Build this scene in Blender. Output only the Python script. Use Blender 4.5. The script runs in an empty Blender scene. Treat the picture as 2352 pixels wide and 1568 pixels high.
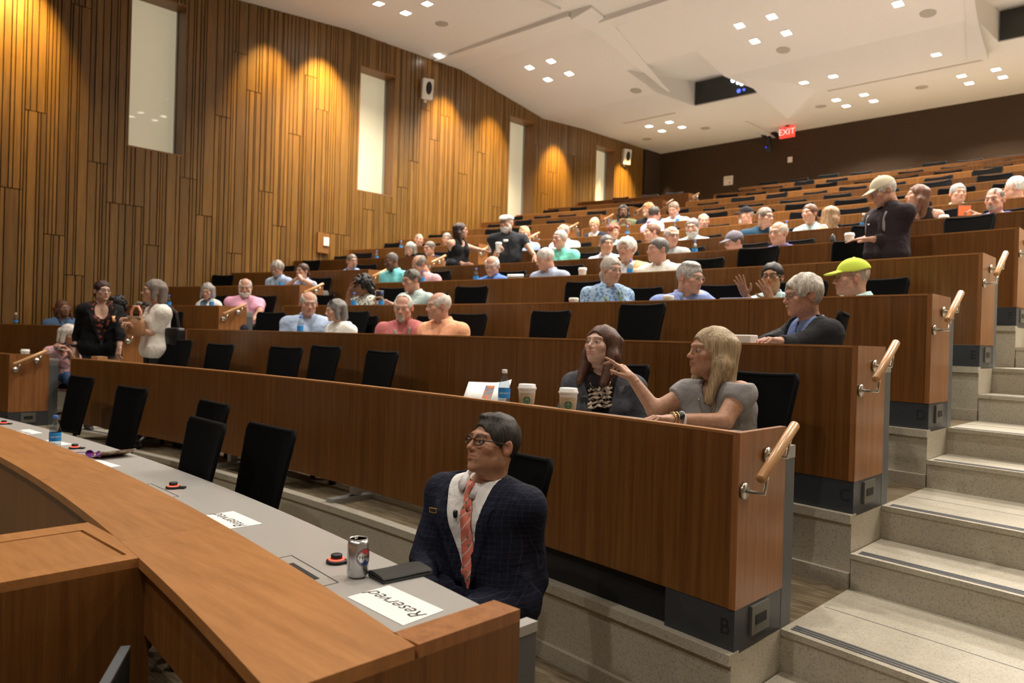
# A tiered lecture hall seen from beside its front desk. World axes: X to the right along the rows,
# Y uphill towards the back wall, Z up; the rows are arcs about (0, YC). Metres.
import bpy, bmesh, math, random, time
import numpy as np
from mathutils import Vector, Matrix
R_ = random.Random(7)
RNG = np.random.default_rng(7)
sc = bpy.context.scene
COL = sc.collection
PI = math.pi

# ------------------------------------------------------------------ camera
cd = bpy.data.cameras.new('camera')
cam = bpy.data.objects.new('camera', cd)
COL.objects.link(cam)
cd.sensor_fit = 'HORIZONTAL'; cd.sensor_width = 36.0
cd.lens = 36.0 * 1767.0 / 2352.0
CAMM = [[0.727439, -0.022643, 0.685799, 5.0355], [0.685575, -0.017707, -0.727786, 0.0], [0.028623, 0.999587, 0.002643, 1.488], [0, 0, 0, 1]]
cam.matrix_world = Matrix(CAMM)
cd.clip_end = 200
cd.dof.use_dof = True
cd.dof.focus_distance = 3.2
cd.dof.aperture_fstop = 3.2
sc.camera = cam

# ------------------------------------------------------------------ world, exposure
w = bpy.data.worlds.new('world'); sc.world = w; w.use_nodes = True
w.node_tree.nodes['Background'].inputs[0].default_value = (0.85, 0.9, 1.0, 1)
w.node_tree.nodes['Background'].inputs[1].default_value = 0.25
sc.view_settings.view_transform = 'Standard'
sc.view_settings.look = 'None'
sc.view_settings.exposure = 0.32
sc.view_settings.gamma = 1.0
sc.view_settings.use_curve_mapping = False
try:
    sc.cycles.use_light_tree = True
    sc.cycles.max_bounces = 7; sc.cycles.diffuse_bounces = 4
    sc.cycles.use_denoising = True
    sc.cycles.sample_clamp_indirect = 6.0
    sc.cycles.caustics_reflective = False; sc.cycles.caustics_refractive = False
except Exception:
    pass
WARM = (1.0, 0.915, 0.81)
DOWN_W = 62.0       # watts of one ceiling downlight
WASH_W = 1350.0       # watts of one wall washer
STAGE_W = 60.0      # watts of one unseen stage-side lamp

# ------------------------------------------------------------------ layout
YC = -20.536
RR = [22.29, 23.479, 24.652, 25.848, 27.042, 28.233, 29.414, 30.601, 31.788, 32.975, 34.162, 35.349, 36.535, 37.722]
TOPZ = [0.827, 1.167, 1.506, 1.833, 2.200, 2.531, 2.859, 3.201, 3.543, 3.885, 4.227, 4.569, 4.911, 5.253]
DH = 0.825
FZ = [t - DH for t in TOPZ]; FZ[0] = 0.0
LET = 'ABCDEFGHIJKLMN'
ORD = ['front row', 'second row', 'third row', 'fourth row', 'fifth row', 'sixth row', 'seventh row', 'eighth row',
       'ninth row', 'tenth row', 'eleventh row', 'twelfth row', 'thirteenth row', 'back row']
XA, XL, XL2, XW = 3.71, -3.70, -4.96, -8.115     # right aisle edge, left end, left block's end, left wall
YB = 20.42                                        # back wall

def srgb(r, g, b):
    f = lambda c: (c / 255 / 12.92) if c / 255 <= 0.04045 else ((c / 255 + 0.055) / 1.055) ** 2.4
    return (f(r), f(g), f(b), 1.0)

# ------------------------------------------------------------------ materials
MATS = {}
def nmat(name):
    m = bpy.data.materials.new(name); m.use_nodes = True
    nt = m.node_tree; b = nt.nodes['Principled BSDF']
    MATS[name] = m
    return m, nt, b
def L(nt, a, b): nt.links.new(a, b)
def N(nt, t, **kw):
    n = nt.nodes.new(t)
    for k, v in kw.items(): setattr(n, k, v)
    return n
def plain(name, col, rough=0.5, metal=0.0, spec=0.5, emit=None, es=0.0, bump=0.0, bscale=80, var=0.0, coat=0.0):
    if name in MATS: return MATS[name]
    m, nt, b = nmat(name)
    c = col if len(col) == 4 else (*col, 1)
    b.inputs['Base Color'].default_value = c
    b.inputs['Roughness'].default_value = rough
    b.inputs['Metallic'].default_value = metal
    b.inputs['Specular IOR Level'].default_value = spec
    if coat: b.inputs['Coat Weight'].default_value = coat
    if emit:
        b.inputs['Emission Color'].default_value = (*emit[:3], 1); b.inputs['Emission Strength'].default_value = es
    if bump or var:
        tc = N(nt, 'ShaderNodeTexCoord'); no = N(nt, 'ShaderNodeTexNoise')
        no.inputs['Scale'].default_value = bscale; no.inputs['Detail'].default_value = 3
        L(nt, tc.outputs['Object'], no.inputs['Vector'])
        if bump:
            bp = N(nt, 'ShaderNodeBump'); bp.inputs['Strength'].default_value = bump; bp.inputs['Distance'].default_value = 0.01
            L(nt, no.outputs['Fac'], bp.inputs['Height']); L(nt, bp.outputs['Normal'], b.inputs['Normal'])
        if var:
            hs = N(nt, 'ShaderNodeHueSaturation'); hs.inputs['Color'].default_value = c
            mr = N(nt, 'ShaderNodeMapRange'); mr.inputs[3].default_value = 1 - var; mr.inputs[4].default_value = 1 + var
            mr.inputs[1].default_value = 0.3; mr.inputs[2].default_value = 0.7
            L(nt, no.outputs['Fac'], mr.inputs[0]); L(nt, mr.outputs[0], hs.inputs['Value']); L(nt, hs.outputs[0], b.inputs['Base Color'])
    return m
def wood(name, c0, c1, scale, rough=0.35, fine=1.0, objvar=0.12, coat=0.0, spec=0.5):
    """long-grained veneer: noise stretched along one axis, tone varying from piece to piece"""
    if name in MATS: return MATS[name]
    m, nt, b = nmat(name)
    tc = N(nt, 'ShaderNodeTexCoord'); oi = N(nt, 'ShaderNodeObjectInfo')
    off = N(nt, 'ShaderNodeVectorMath', operation='SCALE'); off.inputs['Scale'].default_value = 37.0
    cb = N(nt, 'ShaderNodeCombineXYZ')
    for k in 'XYZ': L(nt, oi.outputs['Random'], cb.inputs[k])
    L(nt, cb.outputs[0], off.inputs[0])
    ad = N(nt, 'ShaderNodeVectorMath', operation='ADD'); L(nt, tc.outputs['Object'], ad.inputs[0]); L(nt, off.outputs[0], ad.inputs[1])
    mp = N(nt, 'ShaderNodeMapping'); mp.inputs['Scale'].default_value = scale; L(nt, ad.outputs[0], mp.inputs['Vector'])
    n1 = N(nt, 'ShaderNodeTexNoise'); n1.inputs['Scale'].default_value = 1.0; n1.inputs['Detail'].default_value = 5; n1.inputs['Roughness'].default_value = 0.6
    L(nt, mp.outputs[0], n1.inputs['Vector'])
    mp2 = N(nt, 'ShaderNodeMapping'); mp2.inputs['Scale'].default_value = tuple(s * 5 for s in scale); L(nt, ad.outputs[0], mp2.inputs['Vector'])
    n2 = N(nt, 'ShaderNodeTexNoise'); n2.inputs['Scale'].default_value = 1.0; n2.inputs['Detail'].default_value = 2
    L(nt, mp2.outputs[0], n2.inputs['Vector'])
    mx = N(nt, 'ShaderNodeMath', operation='MULTIPLY_ADD'); mx.inputs[1].default_value = 0.35 * fine
    L(nt, n2.outputs['Fac'], mx.inputs[0])
    sb = N(nt, 'ShaderNodeMath', operation='SUBTRACT'); sb.inputs[1].default_value = 0.175 * fine
    L(nt, n1.outputs['Fac'], sb.inputs[0]); L(nt, sb.outputs[0], mx.inputs[2])
    cr = N(nt, 'ShaderNodeValToRGB')
    cr.color_ramp.elements[0].position = 0.28; cr.color_ramp.elements[0].color = (*c0[:3], 1)
    cr.color_ramp.elements[1].position = 0.72; cr.color_ramp.elements[1].color = (*c1[:3], 1)
    L(nt, mx.outputs[0], cr.inputs[0])
    hs = N(nt, 'ShaderNodeHueSaturation')
    mr = N(nt, 'ShaderNodeMapRange'); mr.inputs[3].default_value = 1 - objvar; mr.inputs[4].default_value = 1 + objvar
    L(nt, oi.outputs['Random'], mr.inputs[0]); L(nt, mr.outputs[0], hs.inputs['Value'])
    L(nt, cr.outputs[0], hs.inputs['Color']); L(nt, hs.outputs[0], b.inputs['Base Color'])
    b.inputs['Roughness'].default_value = rough
    b.inputs['Specular IOR Level'].default_value = spec
    if coat: b.inputs['Coat Weight'].default_value = coat; b.inputs['Coat Roughness'].default_value = 0.15
    return m

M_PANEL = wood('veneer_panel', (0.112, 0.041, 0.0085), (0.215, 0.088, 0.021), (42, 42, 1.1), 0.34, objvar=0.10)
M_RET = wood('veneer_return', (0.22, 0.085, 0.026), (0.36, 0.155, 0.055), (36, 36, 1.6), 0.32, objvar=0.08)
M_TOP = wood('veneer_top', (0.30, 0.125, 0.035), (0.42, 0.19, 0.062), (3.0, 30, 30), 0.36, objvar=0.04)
M_PLANK = wood('plank_wood', (0.118, 0.058, 0.0125), (0.205, 0.106, 0.023), (22, 22, 1.5), 0.33, fine=0.6, objvar=0.20, spec=0.6)
M_RAIL = wood('rail_wood', (0.46, 0.24, 0.10), (0.60, 0.34, 0.15), (40, 6, 6), 0.3)
M_GREYTOP = plain('grey_laminate', srgb(158, 156, 152), 0.38, var=0.03, bscale=400)
M_GREYLEG = plain('grey_steel', srgb(84, 87, 90), 0.5)
M_BASE = plain('charcoal_base', srgb(58, 61, 66), 0.42)
M_BLACK = plain('black_recess', (0.006, 0.006, 0.007, 1), 0.7)
M_ALU = plain('brushed_metal', (0.55, 0.53, 0.48, 1), 0.3, metal=1.0)
M_SILVER = plain('silver_paint', (0.42, 0.42, 0.41, 1), 0.35, metal=0.7)
M_CHAIRF = plain('black_fabric', (0.0028, 0.0028, 0.003, 1), 0.85, spec=0.15, bump=0.25, bscale=500)
M_CHAIRM = plain('black_mesh', (0.0035, 0.0033, 0.0032, 1), 0.9, spec=0.08, bump=0.4, bscale=900)
M_PLAST = plain('black_plastic', (0.008, 0.008, 0.009, 1), 0.45)
M_CEIL = plain('ceiling_paint', (0.70, 0.685, 0.67, 1), 0.9, spec=0.15)
M_CEILD = plain('ceiling_reveal', (0.40, 0.36, 0.31, 1), 0.9, spec=0.1)
M_GRILLE = plain('speaker_grille', (0.36, 0.33, 0.29, 1), 0.8)
M_BACK = plain('brown_wall_fabric', (0.052, 0.032, 0.020, 1), 0.9, bump=0.2, bscale=300, spec=0.2)
M_WHITE = plain('white_paper', (0.80, 0.80, 0.78, 1), 0.6)
M_PLASTW = plain('white_plastic', (0.76, 0.74, 0.70, 1), 0.4)
M_INK = plain('black_ink', (0.015, 0.015, 0.015, 1), 0.6)
M_GAP = plain('dark_gap', (0.012, 0.007, 0.003, 1), 0.9, spec=0.1)
M_SHADE = plain('roller_shade', (0.78, 0.70, 0.54, 1), 0.85, emit=(1.0, 0.88, 0.64), es=0.24, spec=0.2)  # weak even glow put in for daylight behind the shade
def terrazzo():
    m, nt, b = nmat('terrazzo')
    tc = N(nt, 'ShaderNodeTexCoord'); v = N(nt, 'ShaderNodeTexVoronoi'); v.inputs['Scale'].default_value = 190
    L(nt, tc.outputs['Object'], v.inputs['Vector'])
    cr = N(nt, 'ShaderNodeValToRGB'); e = cr.color_ramp.elements
    e[0].position = 0.0; e[0].color = (0.33, 0.295, 0.225, 1)
    e[1].position = 0.20; e[1].color = (0.44, 0.40, 0.315, 1)
    e2 = e.new(0.75); e2.color = (0.50, 0.46, 0.37, 1)
    sp = N(nt, 'ShaderNodeSeparateColor'); L(nt, v.outputs['Color'], sp.inputs[0]); L(nt, sp.outputs[0], cr.inputs[0])
    n = N(nt, 'ShaderNodeTexNoise'); n.inputs['Scale'].default_value = 3; L(nt, tc.outputs['Object'], n.inputs['Vector'])
    hs = N(nt, 'ShaderNodeHueSaturation'); mr = N(nt, 'ShaderNodeMapRange'); mr.inputs[3].default_value = 0.88; mr.inputs[4].default_value = 1.1
    L(nt, n.outputs['Fac'], mr.inputs[0]); L(nt, mr.outputs[0], hs.inputs['Value']); L(nt, cr.outputs[0], hs.inputs['Color'])
    L(nt, hs.outputs[0], b.inputs['Base Color']); b.inputs['Roughness'].default_value = 0.42
    return m
M_TERR = terrazzo()
def carpet():
    m, nt, b = nmat('carpet')
    tc = N(nt, 'ShaderNodeTexCoord')
    n = N(nt, 'ShaderNodeTexNoise'); n.inputs['Scale'].default_value = 260; n.inputs['Detail'].default_value = 3
    L(nt, tc.outputs['Object'], n.inputs['Vector'])
    mp = N(nt, 'ShaderNodeMapping'); mp.inputs['Scale'].default_value = (7, 60, 1); L(nt, tc.outputs['Object'], mp.inputs[0])
    n2 = N(nt, 'ShaderNodeTexNoise'); n2.inputs['Scale'].default_value = 1; n2.inputs['Detail'].default_value = 2; L(nt, mp.outputs[0], n2.inputs['Vector'])
    ad = N(nt, 'ShaderNodeMath', operation='ADD'); L(nt, n.outputs['Fac'], ad.inputs[0]); L(nt, n2.outputs['Fac'], ad.inputs[1])
    cr = N(nt, 'ShaderNodeValToRGB'); e = cr.color_ramp.elements
    e[0].position = 0.38; e[0].color = (0.085, 0.062, 0.036, 1); e[1].position = 0.62; e[1].color = (0.24, 0.19, 0.12, 1)
    hf = N(nt, 'ShaderNodeMath', operation='MULTIPLY'); hf.inputs[1].default_value = 0.5; L(nt, ad.outputs[0], hf.inputs[0])
    L(nt, hf.outputs[0], cr.inputs[0]); L(nt, cr.outputs[0], b.inputs['Base Color']); b.inputs['Roughness'].default_value = 0.95
    b.inputs['Specular IOR Level'].default_value = 0.1
    return m
M_CARPET = carpet()
def emitter(name, col, s):
    if name in MATS: return MATS[name]
    m, nt, b = nmat(name)
    b.inputs['Base Color'].default_value = (0, 0, 0, 1)
    b.inputs['Emission Color'].default_value = (*col[:3], 1); b.inputs['Emission Strength'].default_value = s
    return m
M_LAMP = emitter('lamp_lens', (1.0, 0.93, 0.80), 14.0)
def clear(name, tint=(1, 1, 1), gloss=0.04, rough=0.02):
    """thin clear sheet: mostly see-through with a mirror-like sheen"""
    m = bpy.data.materials.new(name); m.use_nodes = True; nt = m.node_tree; nt.nodes.clear(); MATS[name] = m
    o = N(nt, 'ShaderNodeOutputMaterial'); t = N(nt, 'ShaderNodeBsdfTransparent'); g = N(nt, 'ShaderNodeBsdfGlossy'); mx = N(nt, 'ShaderNodeMixShader')
    t.inputs[0].default_value = (*tint, 1); g.inputs['Roughness'].default_value = rough
    fr = N(nt, 'ShaderNodeLayerWeight'); pw = N(nt, 'ShaderNodeMath', operation='POWER'); pw.inputs[1].default_value = 4.5; L(nt, fr.outputs['Facing'], pw.inputs[0])
    ad = N(nt, 'ShaderNodeMath', operation='MULTIPLY_ADD'); ad.inputs[1].default_value = 0.55; ad.inputs[2].default_value = gloss + .02; ad.use_clamp = True
    L(nt, pw.outputs[0], ad.inputs[0]); L(nt, ad.outputs[0], mx.inputs[0]); L(nt, t.outputs[0], mx.inputs[1]); L(nt, g.outputs[0], mx.inputs[2]); L(nt, mx.outputs[0], o.inputs[0])
    return m
M_GLASS = clear('window_glass', (0.97, 0.98, 0.96), 0.0)
M_PET = clear('clear_plastic', (0.86, 0.90, 0.93), 0.10, 0.08)
M_LENS = clear('spectacle_lens', (0.93, 0.93, 0.93), 0.02)
M_DLENS = clear('dark_lens', (0.12, 0.11, 0.11), 0.05)
def skin_mat():
    m, nt, b = nmat('skin')
    a = N(nt, 'ShaderNodeAttribute'); a.attribute_name = 'Col'
    tc = N(nt, 'ShaderNodeTexCoord'); n = N(nt, 'ShaderNodeTexNoise'); n.inputs['Scale'].default_value = 55; n.inputs['Detail'].default_value = 4
    L(nt, tc.outputs['Object'], n.inputs['Vector'])
    hs = N(nt, 'ShaderNodeHueSaturation'); mr = N(nt, 'ShaderNodeMapRange'); mr.inputs[3].default_value = 0.86; mr.inputs[4].default_value = 1.14
    mr.inputs[1].default_value = 0.3; mr.inputs[2].default_value = 0.7
    L(nt, n.outputs['Fac'], mr.inputs[0]); L(nt, mr.outputs[0], hs.inputs['Value']); L(nt, a.outputs['Color'], hs.inputs['Color']); L(nt, hs.outputs[0], b.inputs['Base Color'])
    b.inputs['Roughness'].default_value = 0.5; b.inputs['Specular IOR Level'].default_value = 0.4
    b.inputs['Subsurface Weight'].default_value = 0.08; b.inputs['Subsurface Radius'].default_value = (0.012, 0.005, 0.003)
    b.inputs['Subsurface Scale'].default_value = 1.0
    bp = N(nt, 'ShaderNodeBump'); bp.inputs['Strength'].default_value = 0.12; bp.inputs['Distance'].default_value = 0.004
    n2 = N(nt, 'ShaderNodeTexNoise'); n2.inputs['Scale'].default_value = 260; L(nt, tc.outputs['Object'], n2.inputs['Vector'])
    L(nt, n2.outputs['Fac'], bp.inputs['Height']); L(nt, bp.outputs['Normal'], b.inputs['Normal'])
    return m
M_SKIN = skin_mat()
def hair_mat(col):
    key = 'hair_%02d_%02d_%02d' % tuple(int(c * 99) for c in col[:3])
    if key in MATS: return MATS[key]
    m, nt, b = nmat(key)
    tc = N(nt, 'ShaderNodeTexCoord'); mp = N(nt, 'ShaderNodeMapping'); mp.inputs['Scale'].default_value = (150, 150, 9)
    L(nt, tc.outputs['Object'], mp.inputs[0])
    n = N(nt, 'ShaderNodeTexNoise'); n.inputs['Scale'].default_value = 1; n.inputs['Detail'].default_value = 4; L(nt, mp.outputs[0], n.inputs['Vector'])
    cr = N(nt, 'ShaderNodeValToRGB'); e = cr.color_ramp.elements
    e[0].position = 0.34; e[0].color = (*[c * 0.50 for c in col[:3]], 1); e[1].position = 0.68; e[1].color = (*[min(1, c * 1.35) for c in col[:3]], 1)
    L(nt, n.outputs['Fac'], cr.inputs[0]); L(nt, cr.outputs[0], b.inputs['Base Color'])
    bp = N(nt, 'ShaderNodeBump'); bp.inputs['Strength'].default_value = 0.55; bp.inputs['Distance'].default_value = 0.006
    L(nt, n.outputs['Fac'], bp.inputs['Height']); L(nt, bp.outputs['Normal'], b.inputs['Normal'])
    b.inputs['Roughness'].default_value = 0.48; b.inputs['Specular IOR Level'].default_value = 0.35
    return m
def cloth_mat(name, col, kind='plain', col2=None, scale=1.0, rough=0.85):
    if name in MATS: return MATS[name]
    m, nt, b = nmat(name)
    tc = N(nt, 'ShaderNodeTexCoord')
    b.inputs['Roughness'].default_value = rough; b.inputs['Specular IOR Level'].default_value = 0.2
    n = N(nt, 'ShaderNodeTexNoise'); n.inputs['Scale'].default_value = 11; n.inputs['Detail'].default_value = 3; n.inputs['Distortion'].default_value = 0.6
    L(nt, tc.outputs['Object'], n.inputs['Vector'])
    bp = N(nt, 'ShaderNodeBump'); bp.inputs['Strength'].default_value = 0.55; bp.inputs['Distance'].default_value = 0.03
    L(nt, n.outputs['Fac'], bp.inputs['Height']); L(nt, bp.outputs['Normal'], b.inputs['Normal'])
    c = (*col[:3], 1); c2 = (*(col2 or col)[:3], 1)
    if kind == 'plain':
        b.inputs['Base Color'].default_value = c
        return m
    mx = N(nt, 'ShaderNodeMix', data_type='RGBA'); mx.inputs[6].default_value = c; mx.inputs[7].default_value = c2
    if kind == 'floral':
        v = N(nt, 'ShaderNodeTexVoronoi'); v.inputs['Scale'].default_value = 38 * scale; L(nt, tc.outputs['Object'], v.inputs['Vector'])
        lt = N(nt, 'ShaderNodeMath', operation='LESS_THAN'); lt.inputs[1].default_value = 0.42; L(nt, v.outputs['Distance'], lt.inputs[0]); L(nt, lt.outputs[0], mx.inputs[0])
    elif kind in ('stripe', 'check'):
        wv = N(nt, 'ShaderNodeTexWave', wave_type='BANDS', bands_direction='X'); wv.inputs['Scale'].default_value = 30 * scale; L(nt, tc.outputs['Object'], wv.inputs['Vector'])
        g = N(nt, 'ShaderNodeMath', operation='GREATER_THAN'); g.inputs[1].default_value = 0.55 if kind == 'stripe' else 0.985; L(nt, wv.outputs['Fac'], g.inputs[0])
        if kind == 'check':
            w2 = N(nt, 'ShaderNodeTexWave', wave_type='BANDS', bands_direction='Z'); w2.inputs['Scale'].default_value = 30 * scale; L(nt, tc.outputs['Object'], w2.inputs['Vector'])
            g2 = N(nt, 'ShaderNodeMath', operation='GREATER_THAN'); g2.inputs[1].default_value = 0.985; L(nt, w2.outputs['Fac'], g2.inputs[0])
            mxm = N(nt, 'ShaderNodeMath', operation='MAXIMUM'); L(nt, g.outputs[0], mxm.inputs[0]); L(nt, g2.outputs[0], mxm.inputs[1]); L(nt, mxm.outputs[0], mx.inputs[0])
        else: L(nt, g.outputs[0], mx.inputs[0])
    L(nt, mx.outputs[2], b.inputs['Base Color'])
    return m

# ------------------------------------------------------------------ mesh helpers
def link(o, parent=None):
    COL.objects.link(o)
    if parent is not None: o.parent = parent
    return o
def newmesh(name, V, F, mats, mi=None, smooth=False, uvs=None):
    me = bpy.data.meshes.new(name)
    V = np.asarray(V, np.float32).reshape(-1, 3)
    me.from_pydata(V.tolist() if len(V) < 60000 else V.tolist(), [], F if isinstance(F, list) else F.tolist())
    for m in (mats if isinstance(mats, (list, tuple)) else [mats]): me.materials.append(m)
    if mi is not None: me.polygons.foreach_set('material_index', np.asarray(mi, np.int32))
    if smooth: me.polygons.foreach_set('use_smooth', np.ones(len(me.polygons), bool))
    me.update()
    return me
def mob(name, V, F, mats, parent=None, mi=None, smooth=False, loc=None):
    o = bpy.data.objects.new(name, newmesh(name, V, F, mats, mi, smooth))
    if loc is not None: o.location = loc
    return link(o, parent)
class MB:
    def __init__(s): s.V = []; s.F = []; s.I = []
    def add(s, V, F, mi=0):
        o = len(s.V); s.V += [tuple(v) for v in V]; s.F += [tuple(i + o for i in f) for f in F]; s.I += [mi] * len(F)
        return s
    def box(s, x0, x1, y0, y1, z0, z1, mi=0, M=None):
        V = [(x, y, z) for z in (z0, z1) for y in (y0, y1) for x in (x0, x1)]
        if M is not None: V = [tuple(M @ Vector(v)) for v in V]
        return s.add(V, [(0, 2, 3, 1), (4, 5, 7, 6), (0, 1, 5, 4), (2, 6, 7, 3), (0, 4, 6, 2), (1, 3, 7, 5)], mi)
    def tube(s, pts, r, n=8, mi=0, cap=True, closed=False):
        pts = [Vector(p) for p in pts]; rs = r if isinstance(r, (list, tuple)) else [r] * len(pts)
        V = []; F = []; m = len(pts)
        up = None
        for i, p in enumerate(pts):
            if closed: d = (pts[(i + 1) % m] - pts[i - 1])
            else: d = (pts[min(i + 1, m - 1)] - pts[max(i - 1, 0)])
            d.normalize()
            if up is None: up = d.orthogonal().normalized()
            u = up - d * up.dot(d); u.normalize(); up = u; v = d.cross(u)
            V += [p + (u * math.cos(2 * PI * k / n) + v * math.sin(2 * PI * k / n)) * rs[i] for k in range(n)]
        for i in range(m if closed else m - 1):
            j = (i + 1) % m
            for k in range(n):
                k2 = (k + 1) % n
                F.append((i * n + k, i * n + k2, j * n + k2, j * n + k))
        if cap and not closed: F.append(tuple(range(n - 1, -1, -1))); F.append(tuple((m - 1) * n + k for k in range(n)))
        return s.add(V, F, mi)
    def lathe(s, prof, n=24, mi=0, c=(0, 0, 0), cap=True):
        V = [(c[0] + r * math.cos(2 * PI * k / n), c[1] + r * math.sin(2 * PI * k / n), c[2] + z) for r, z in prof for k in range(n)]
        F = [(i * n + k, i * n + (k + 1) % n, (i + 1) * n + (k + 1) % n, (i + 1) * n + k) for i in range(len(prof) - 1) for k in range(n)]
        if cap: F.append(tuple(range(n - 1, -1, -1))); F.append(tuple((len(prof) - 1) * n + k for k in range(n)))
        return s.add(V, F, mi)
    def sector(s, r0, r1, X0, X1, z0, z1, n=24, mi=0, mtop=None):
        """solid arc between radii r0, r1 about the hall's centre, cut square at X0 and X1"""
        V = []; F = []
        for r in (r0, r1):
            a = np.linspace(math.asin(max(-1, min(1, X0 / r))), math.asin(max(-1, min(1, X1 / r))), n + 1)
            for z in (z0, z1): V += [(r * math.sin(t), YC + r * math.cos(t), z) for t in a]
        m = n + 1; A, B, C, D = 0, m, 2 * m, 3 * m     # A inner low, B inner high, C outer low, D outer high
        top = []
        for k in range(n):
            F.append((A + k, A + k + 1, B + k + 1, B + k)); F.append((C + k, D + k, D + k + 1, C + k + 1))
            top.append((B + k, B + k + 1, D + k + 1, D + k)); F.append((A + k, C + k, C + k + 1, A + k + 1))
        F.append((A, B, D, C)); F.append((A + n, C + n, D + n, B + n))
        s.add(V, F, mi)
        o = len(s.V) - len(V)
        s.F += [tuple(i + o for i in f) for f in top]; s.I += [mi if mtop is None else mtop] * len(top)
        return s
    def ob(s, name, mats, parent=None, smooth=False, loc=None): return mob(name, s.V, s.F, mats, parent, s.I, smooth, loc)
    def me(s, name, mats, smooth=False): return newmesh(name, s.V, s.F, mats, s.I, smooth)
def bevel(o, wdt=0.004, seg=2):
    md = o.modifiers.new('bevel', 'BEVEL'); md.width = wdt; md.segments = seg; md.limit_method = 'ANGLE'; md.angle_limit = 0.7
    return o
def empty(name, loc=(0, 0, 0), rz=0.0, label=None, cat=None, group=None):
    o = bpy.data.objects.new(name, None); o.location = loc; o.rotation_euler = (0, 0, rz); o.empty_display_size = 0.1
    link(o); tag(o, label, cat, group); return o
def tag(o, label=None, cat=None, group=None, kind=None):
    if label: o['label'] = label
    if cat: o['category'] = cat
    if group: o['group'] = group
    if kind: o['kind'] = kind
    return o
def struct(o, label=None): return tag(o, label, None, None, 'structure')
def shared(name, me, parent, loc=None, rot=None, scale=None):
    o = bpy.data.objects.new(name, me)
    if loc is not None: o.location = loc
    if rot is not None: o.rotation_euler = rot
    if scale is not None: o.scale = scale if isinstance(scale, tuple) else (scale,) * 3
    return link(o, parent)
def copy_tree(o, parent=None):
    c = o.copy(); COL.objects.link(c)
    if parent is not None: c.parent = parent
    for ch in list(o.children): copy_tree(ch, c)
    return c
def text_mesh(name, s, size, mat, parent=None, M=None, depth=0.0, align='CENTER', shear=0.0):
    cu = bpy.data.curves.new(name, 'FONT'); cu.body = s; cu.size = size; cu.align_x = align; cu.align_y = 'CENTER'; cu.extrude = depth; cu.shear = shear
    cu.resolution_u = 3
    t = bpy.data.objects.new(name, cu); COL.objects.link(t)
    me = bpy.data.meshes.new_from_object(t.evaluated_get(bpy.context.evaluated_depsgraph_get()))
    bpy.data.objects.remove(t); bpy.data.curves.remove(cu)
    me.materials.clear(); me.materials.append(mat)
    if M is not None: me.transform(M)
    o = bpy.data.objects.new(name, me)
    return link(o, parent)
def frame(right, up, origin):
    """matrix whose local x = right, y = up, z = right x up"""
    r = Vector(right).normalized(); u = Vector(up).normalized(); n = r.cross(u)
    return Matrix(((r.x, u.x, n.x, origin[0]), (r.y, u.y, n.y, origin[1]), (r.z, u.z, n.z, origin[2]), (0, 0, 0, 1)))
def arc(R, X): return YC + math.sqrt(R * R - X * X)

# ------------------------------------------------------------------ lights of the room
CPROF = [(-8.0, 7.0), (4.5, 7.25), (6.5, 7.42), (8.9, 7.62), (12.0, 7.66), (14.9, 7.2), (16.5, 7.3), (20.6, 7.37)]
def cz(y): return float(np.interp(y, [a for a, b in CPROF], [b for a, b in CPROF]))
def arealight(name, loc, watts, size=0.16, spread=2.2, col=WARM, aim=None, parent=None):
    ld = bpy.data.lights.new(name, 'AREA'); ld.energy = watts; ld.shape = 'SQUARE'; ld.size = size; ld.color = col; ld.spread = spread
    o = bpy.data.objects.new(name, ld); o.location = loc
    if aim is not None: o.rotation_euler = (Vector(aim) - Vector(loc)).to_track_quat('-Z', 'Y').to_euler()
    link(o, parent); return o
def spotlight(name, loc, aim, watts, ang, blend, col=WARM, rad=0.05):
    ld = bpy.data.lights.new(name, 'SPOT'); ld.energy = watts; ld.spot_size = ang; ld.spot_blend = blend; ld.color = col; ld.shadow_soft_size = rad
    o = bpy.data.objects.new(name, ld); o.location = loc; o.rotation_euler = (Vector(aim) - Vector(loc)).to_track_quat('-Z', 'Y').to_euler()
    link(o); return o
CLUST = [(-6.25, 8.80, 'near the wooden wall, above the front rows'), (-6.25, 12.94, 'near the wooden wall, mid room'), (-6.25, 17.74, 'near the wooden wall, by the back corner'),
         (-1.53, 13.55, 'in mid ceiling ahead of the projector opening'), (1.04, 13.55, 'in mid ceiling at the upper right'),
         (-1.62, 18.56, 'near the back wall right of the exit sign'), (0.99, 18.54, 'near the back wall at the far right'),
         (-1.6, 8.8, 'over the middle of row G'), (1.0, 8.8, 'over the right of row G'), (6.25, 8.8, 'over the right block, row G'), (6.25, 13.0, 'over the right block, row K'), (6.25, 17.7, 'over the right block, row N'), (3.9, 13.55, 'right of mid ceiling, row K'), (3.9, 18.5, 'right of the rear ceiling, row N')]
mb = MB(); mb.box(-.088, .088, -.088, .088, -.012, 0.02); frame_me = mb.me('lamp_trim', M_CEIL)
mb = MB(); mb.box(-.074, .074, -.074, .074, -.016, -.010); lens_me = mb.me('lamp_lens', M_LAMP)
POSW = ['front left', 'front right', 'rear left', 'rear right']
def downlight(x, y, label, watts=DOWN_W):
    z = cz(y) - 0.004
    t = empty('ceiling_downlight', (x, y, z), 0, label, 'ceiling light', 'square downlights in the ceiling')
    sl = (cz(y + .1) - cz(y - .1)) / .2
    t.rotation_euler = (math.atan(sl), 0, 0)
    shared('trim_ring', frame_me, t); shared('lens', lens_me, t)
    l = arealight('lamp', (0, 0, -0.03), watts, 0.15, 2.05, parent=t)
    return t
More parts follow.
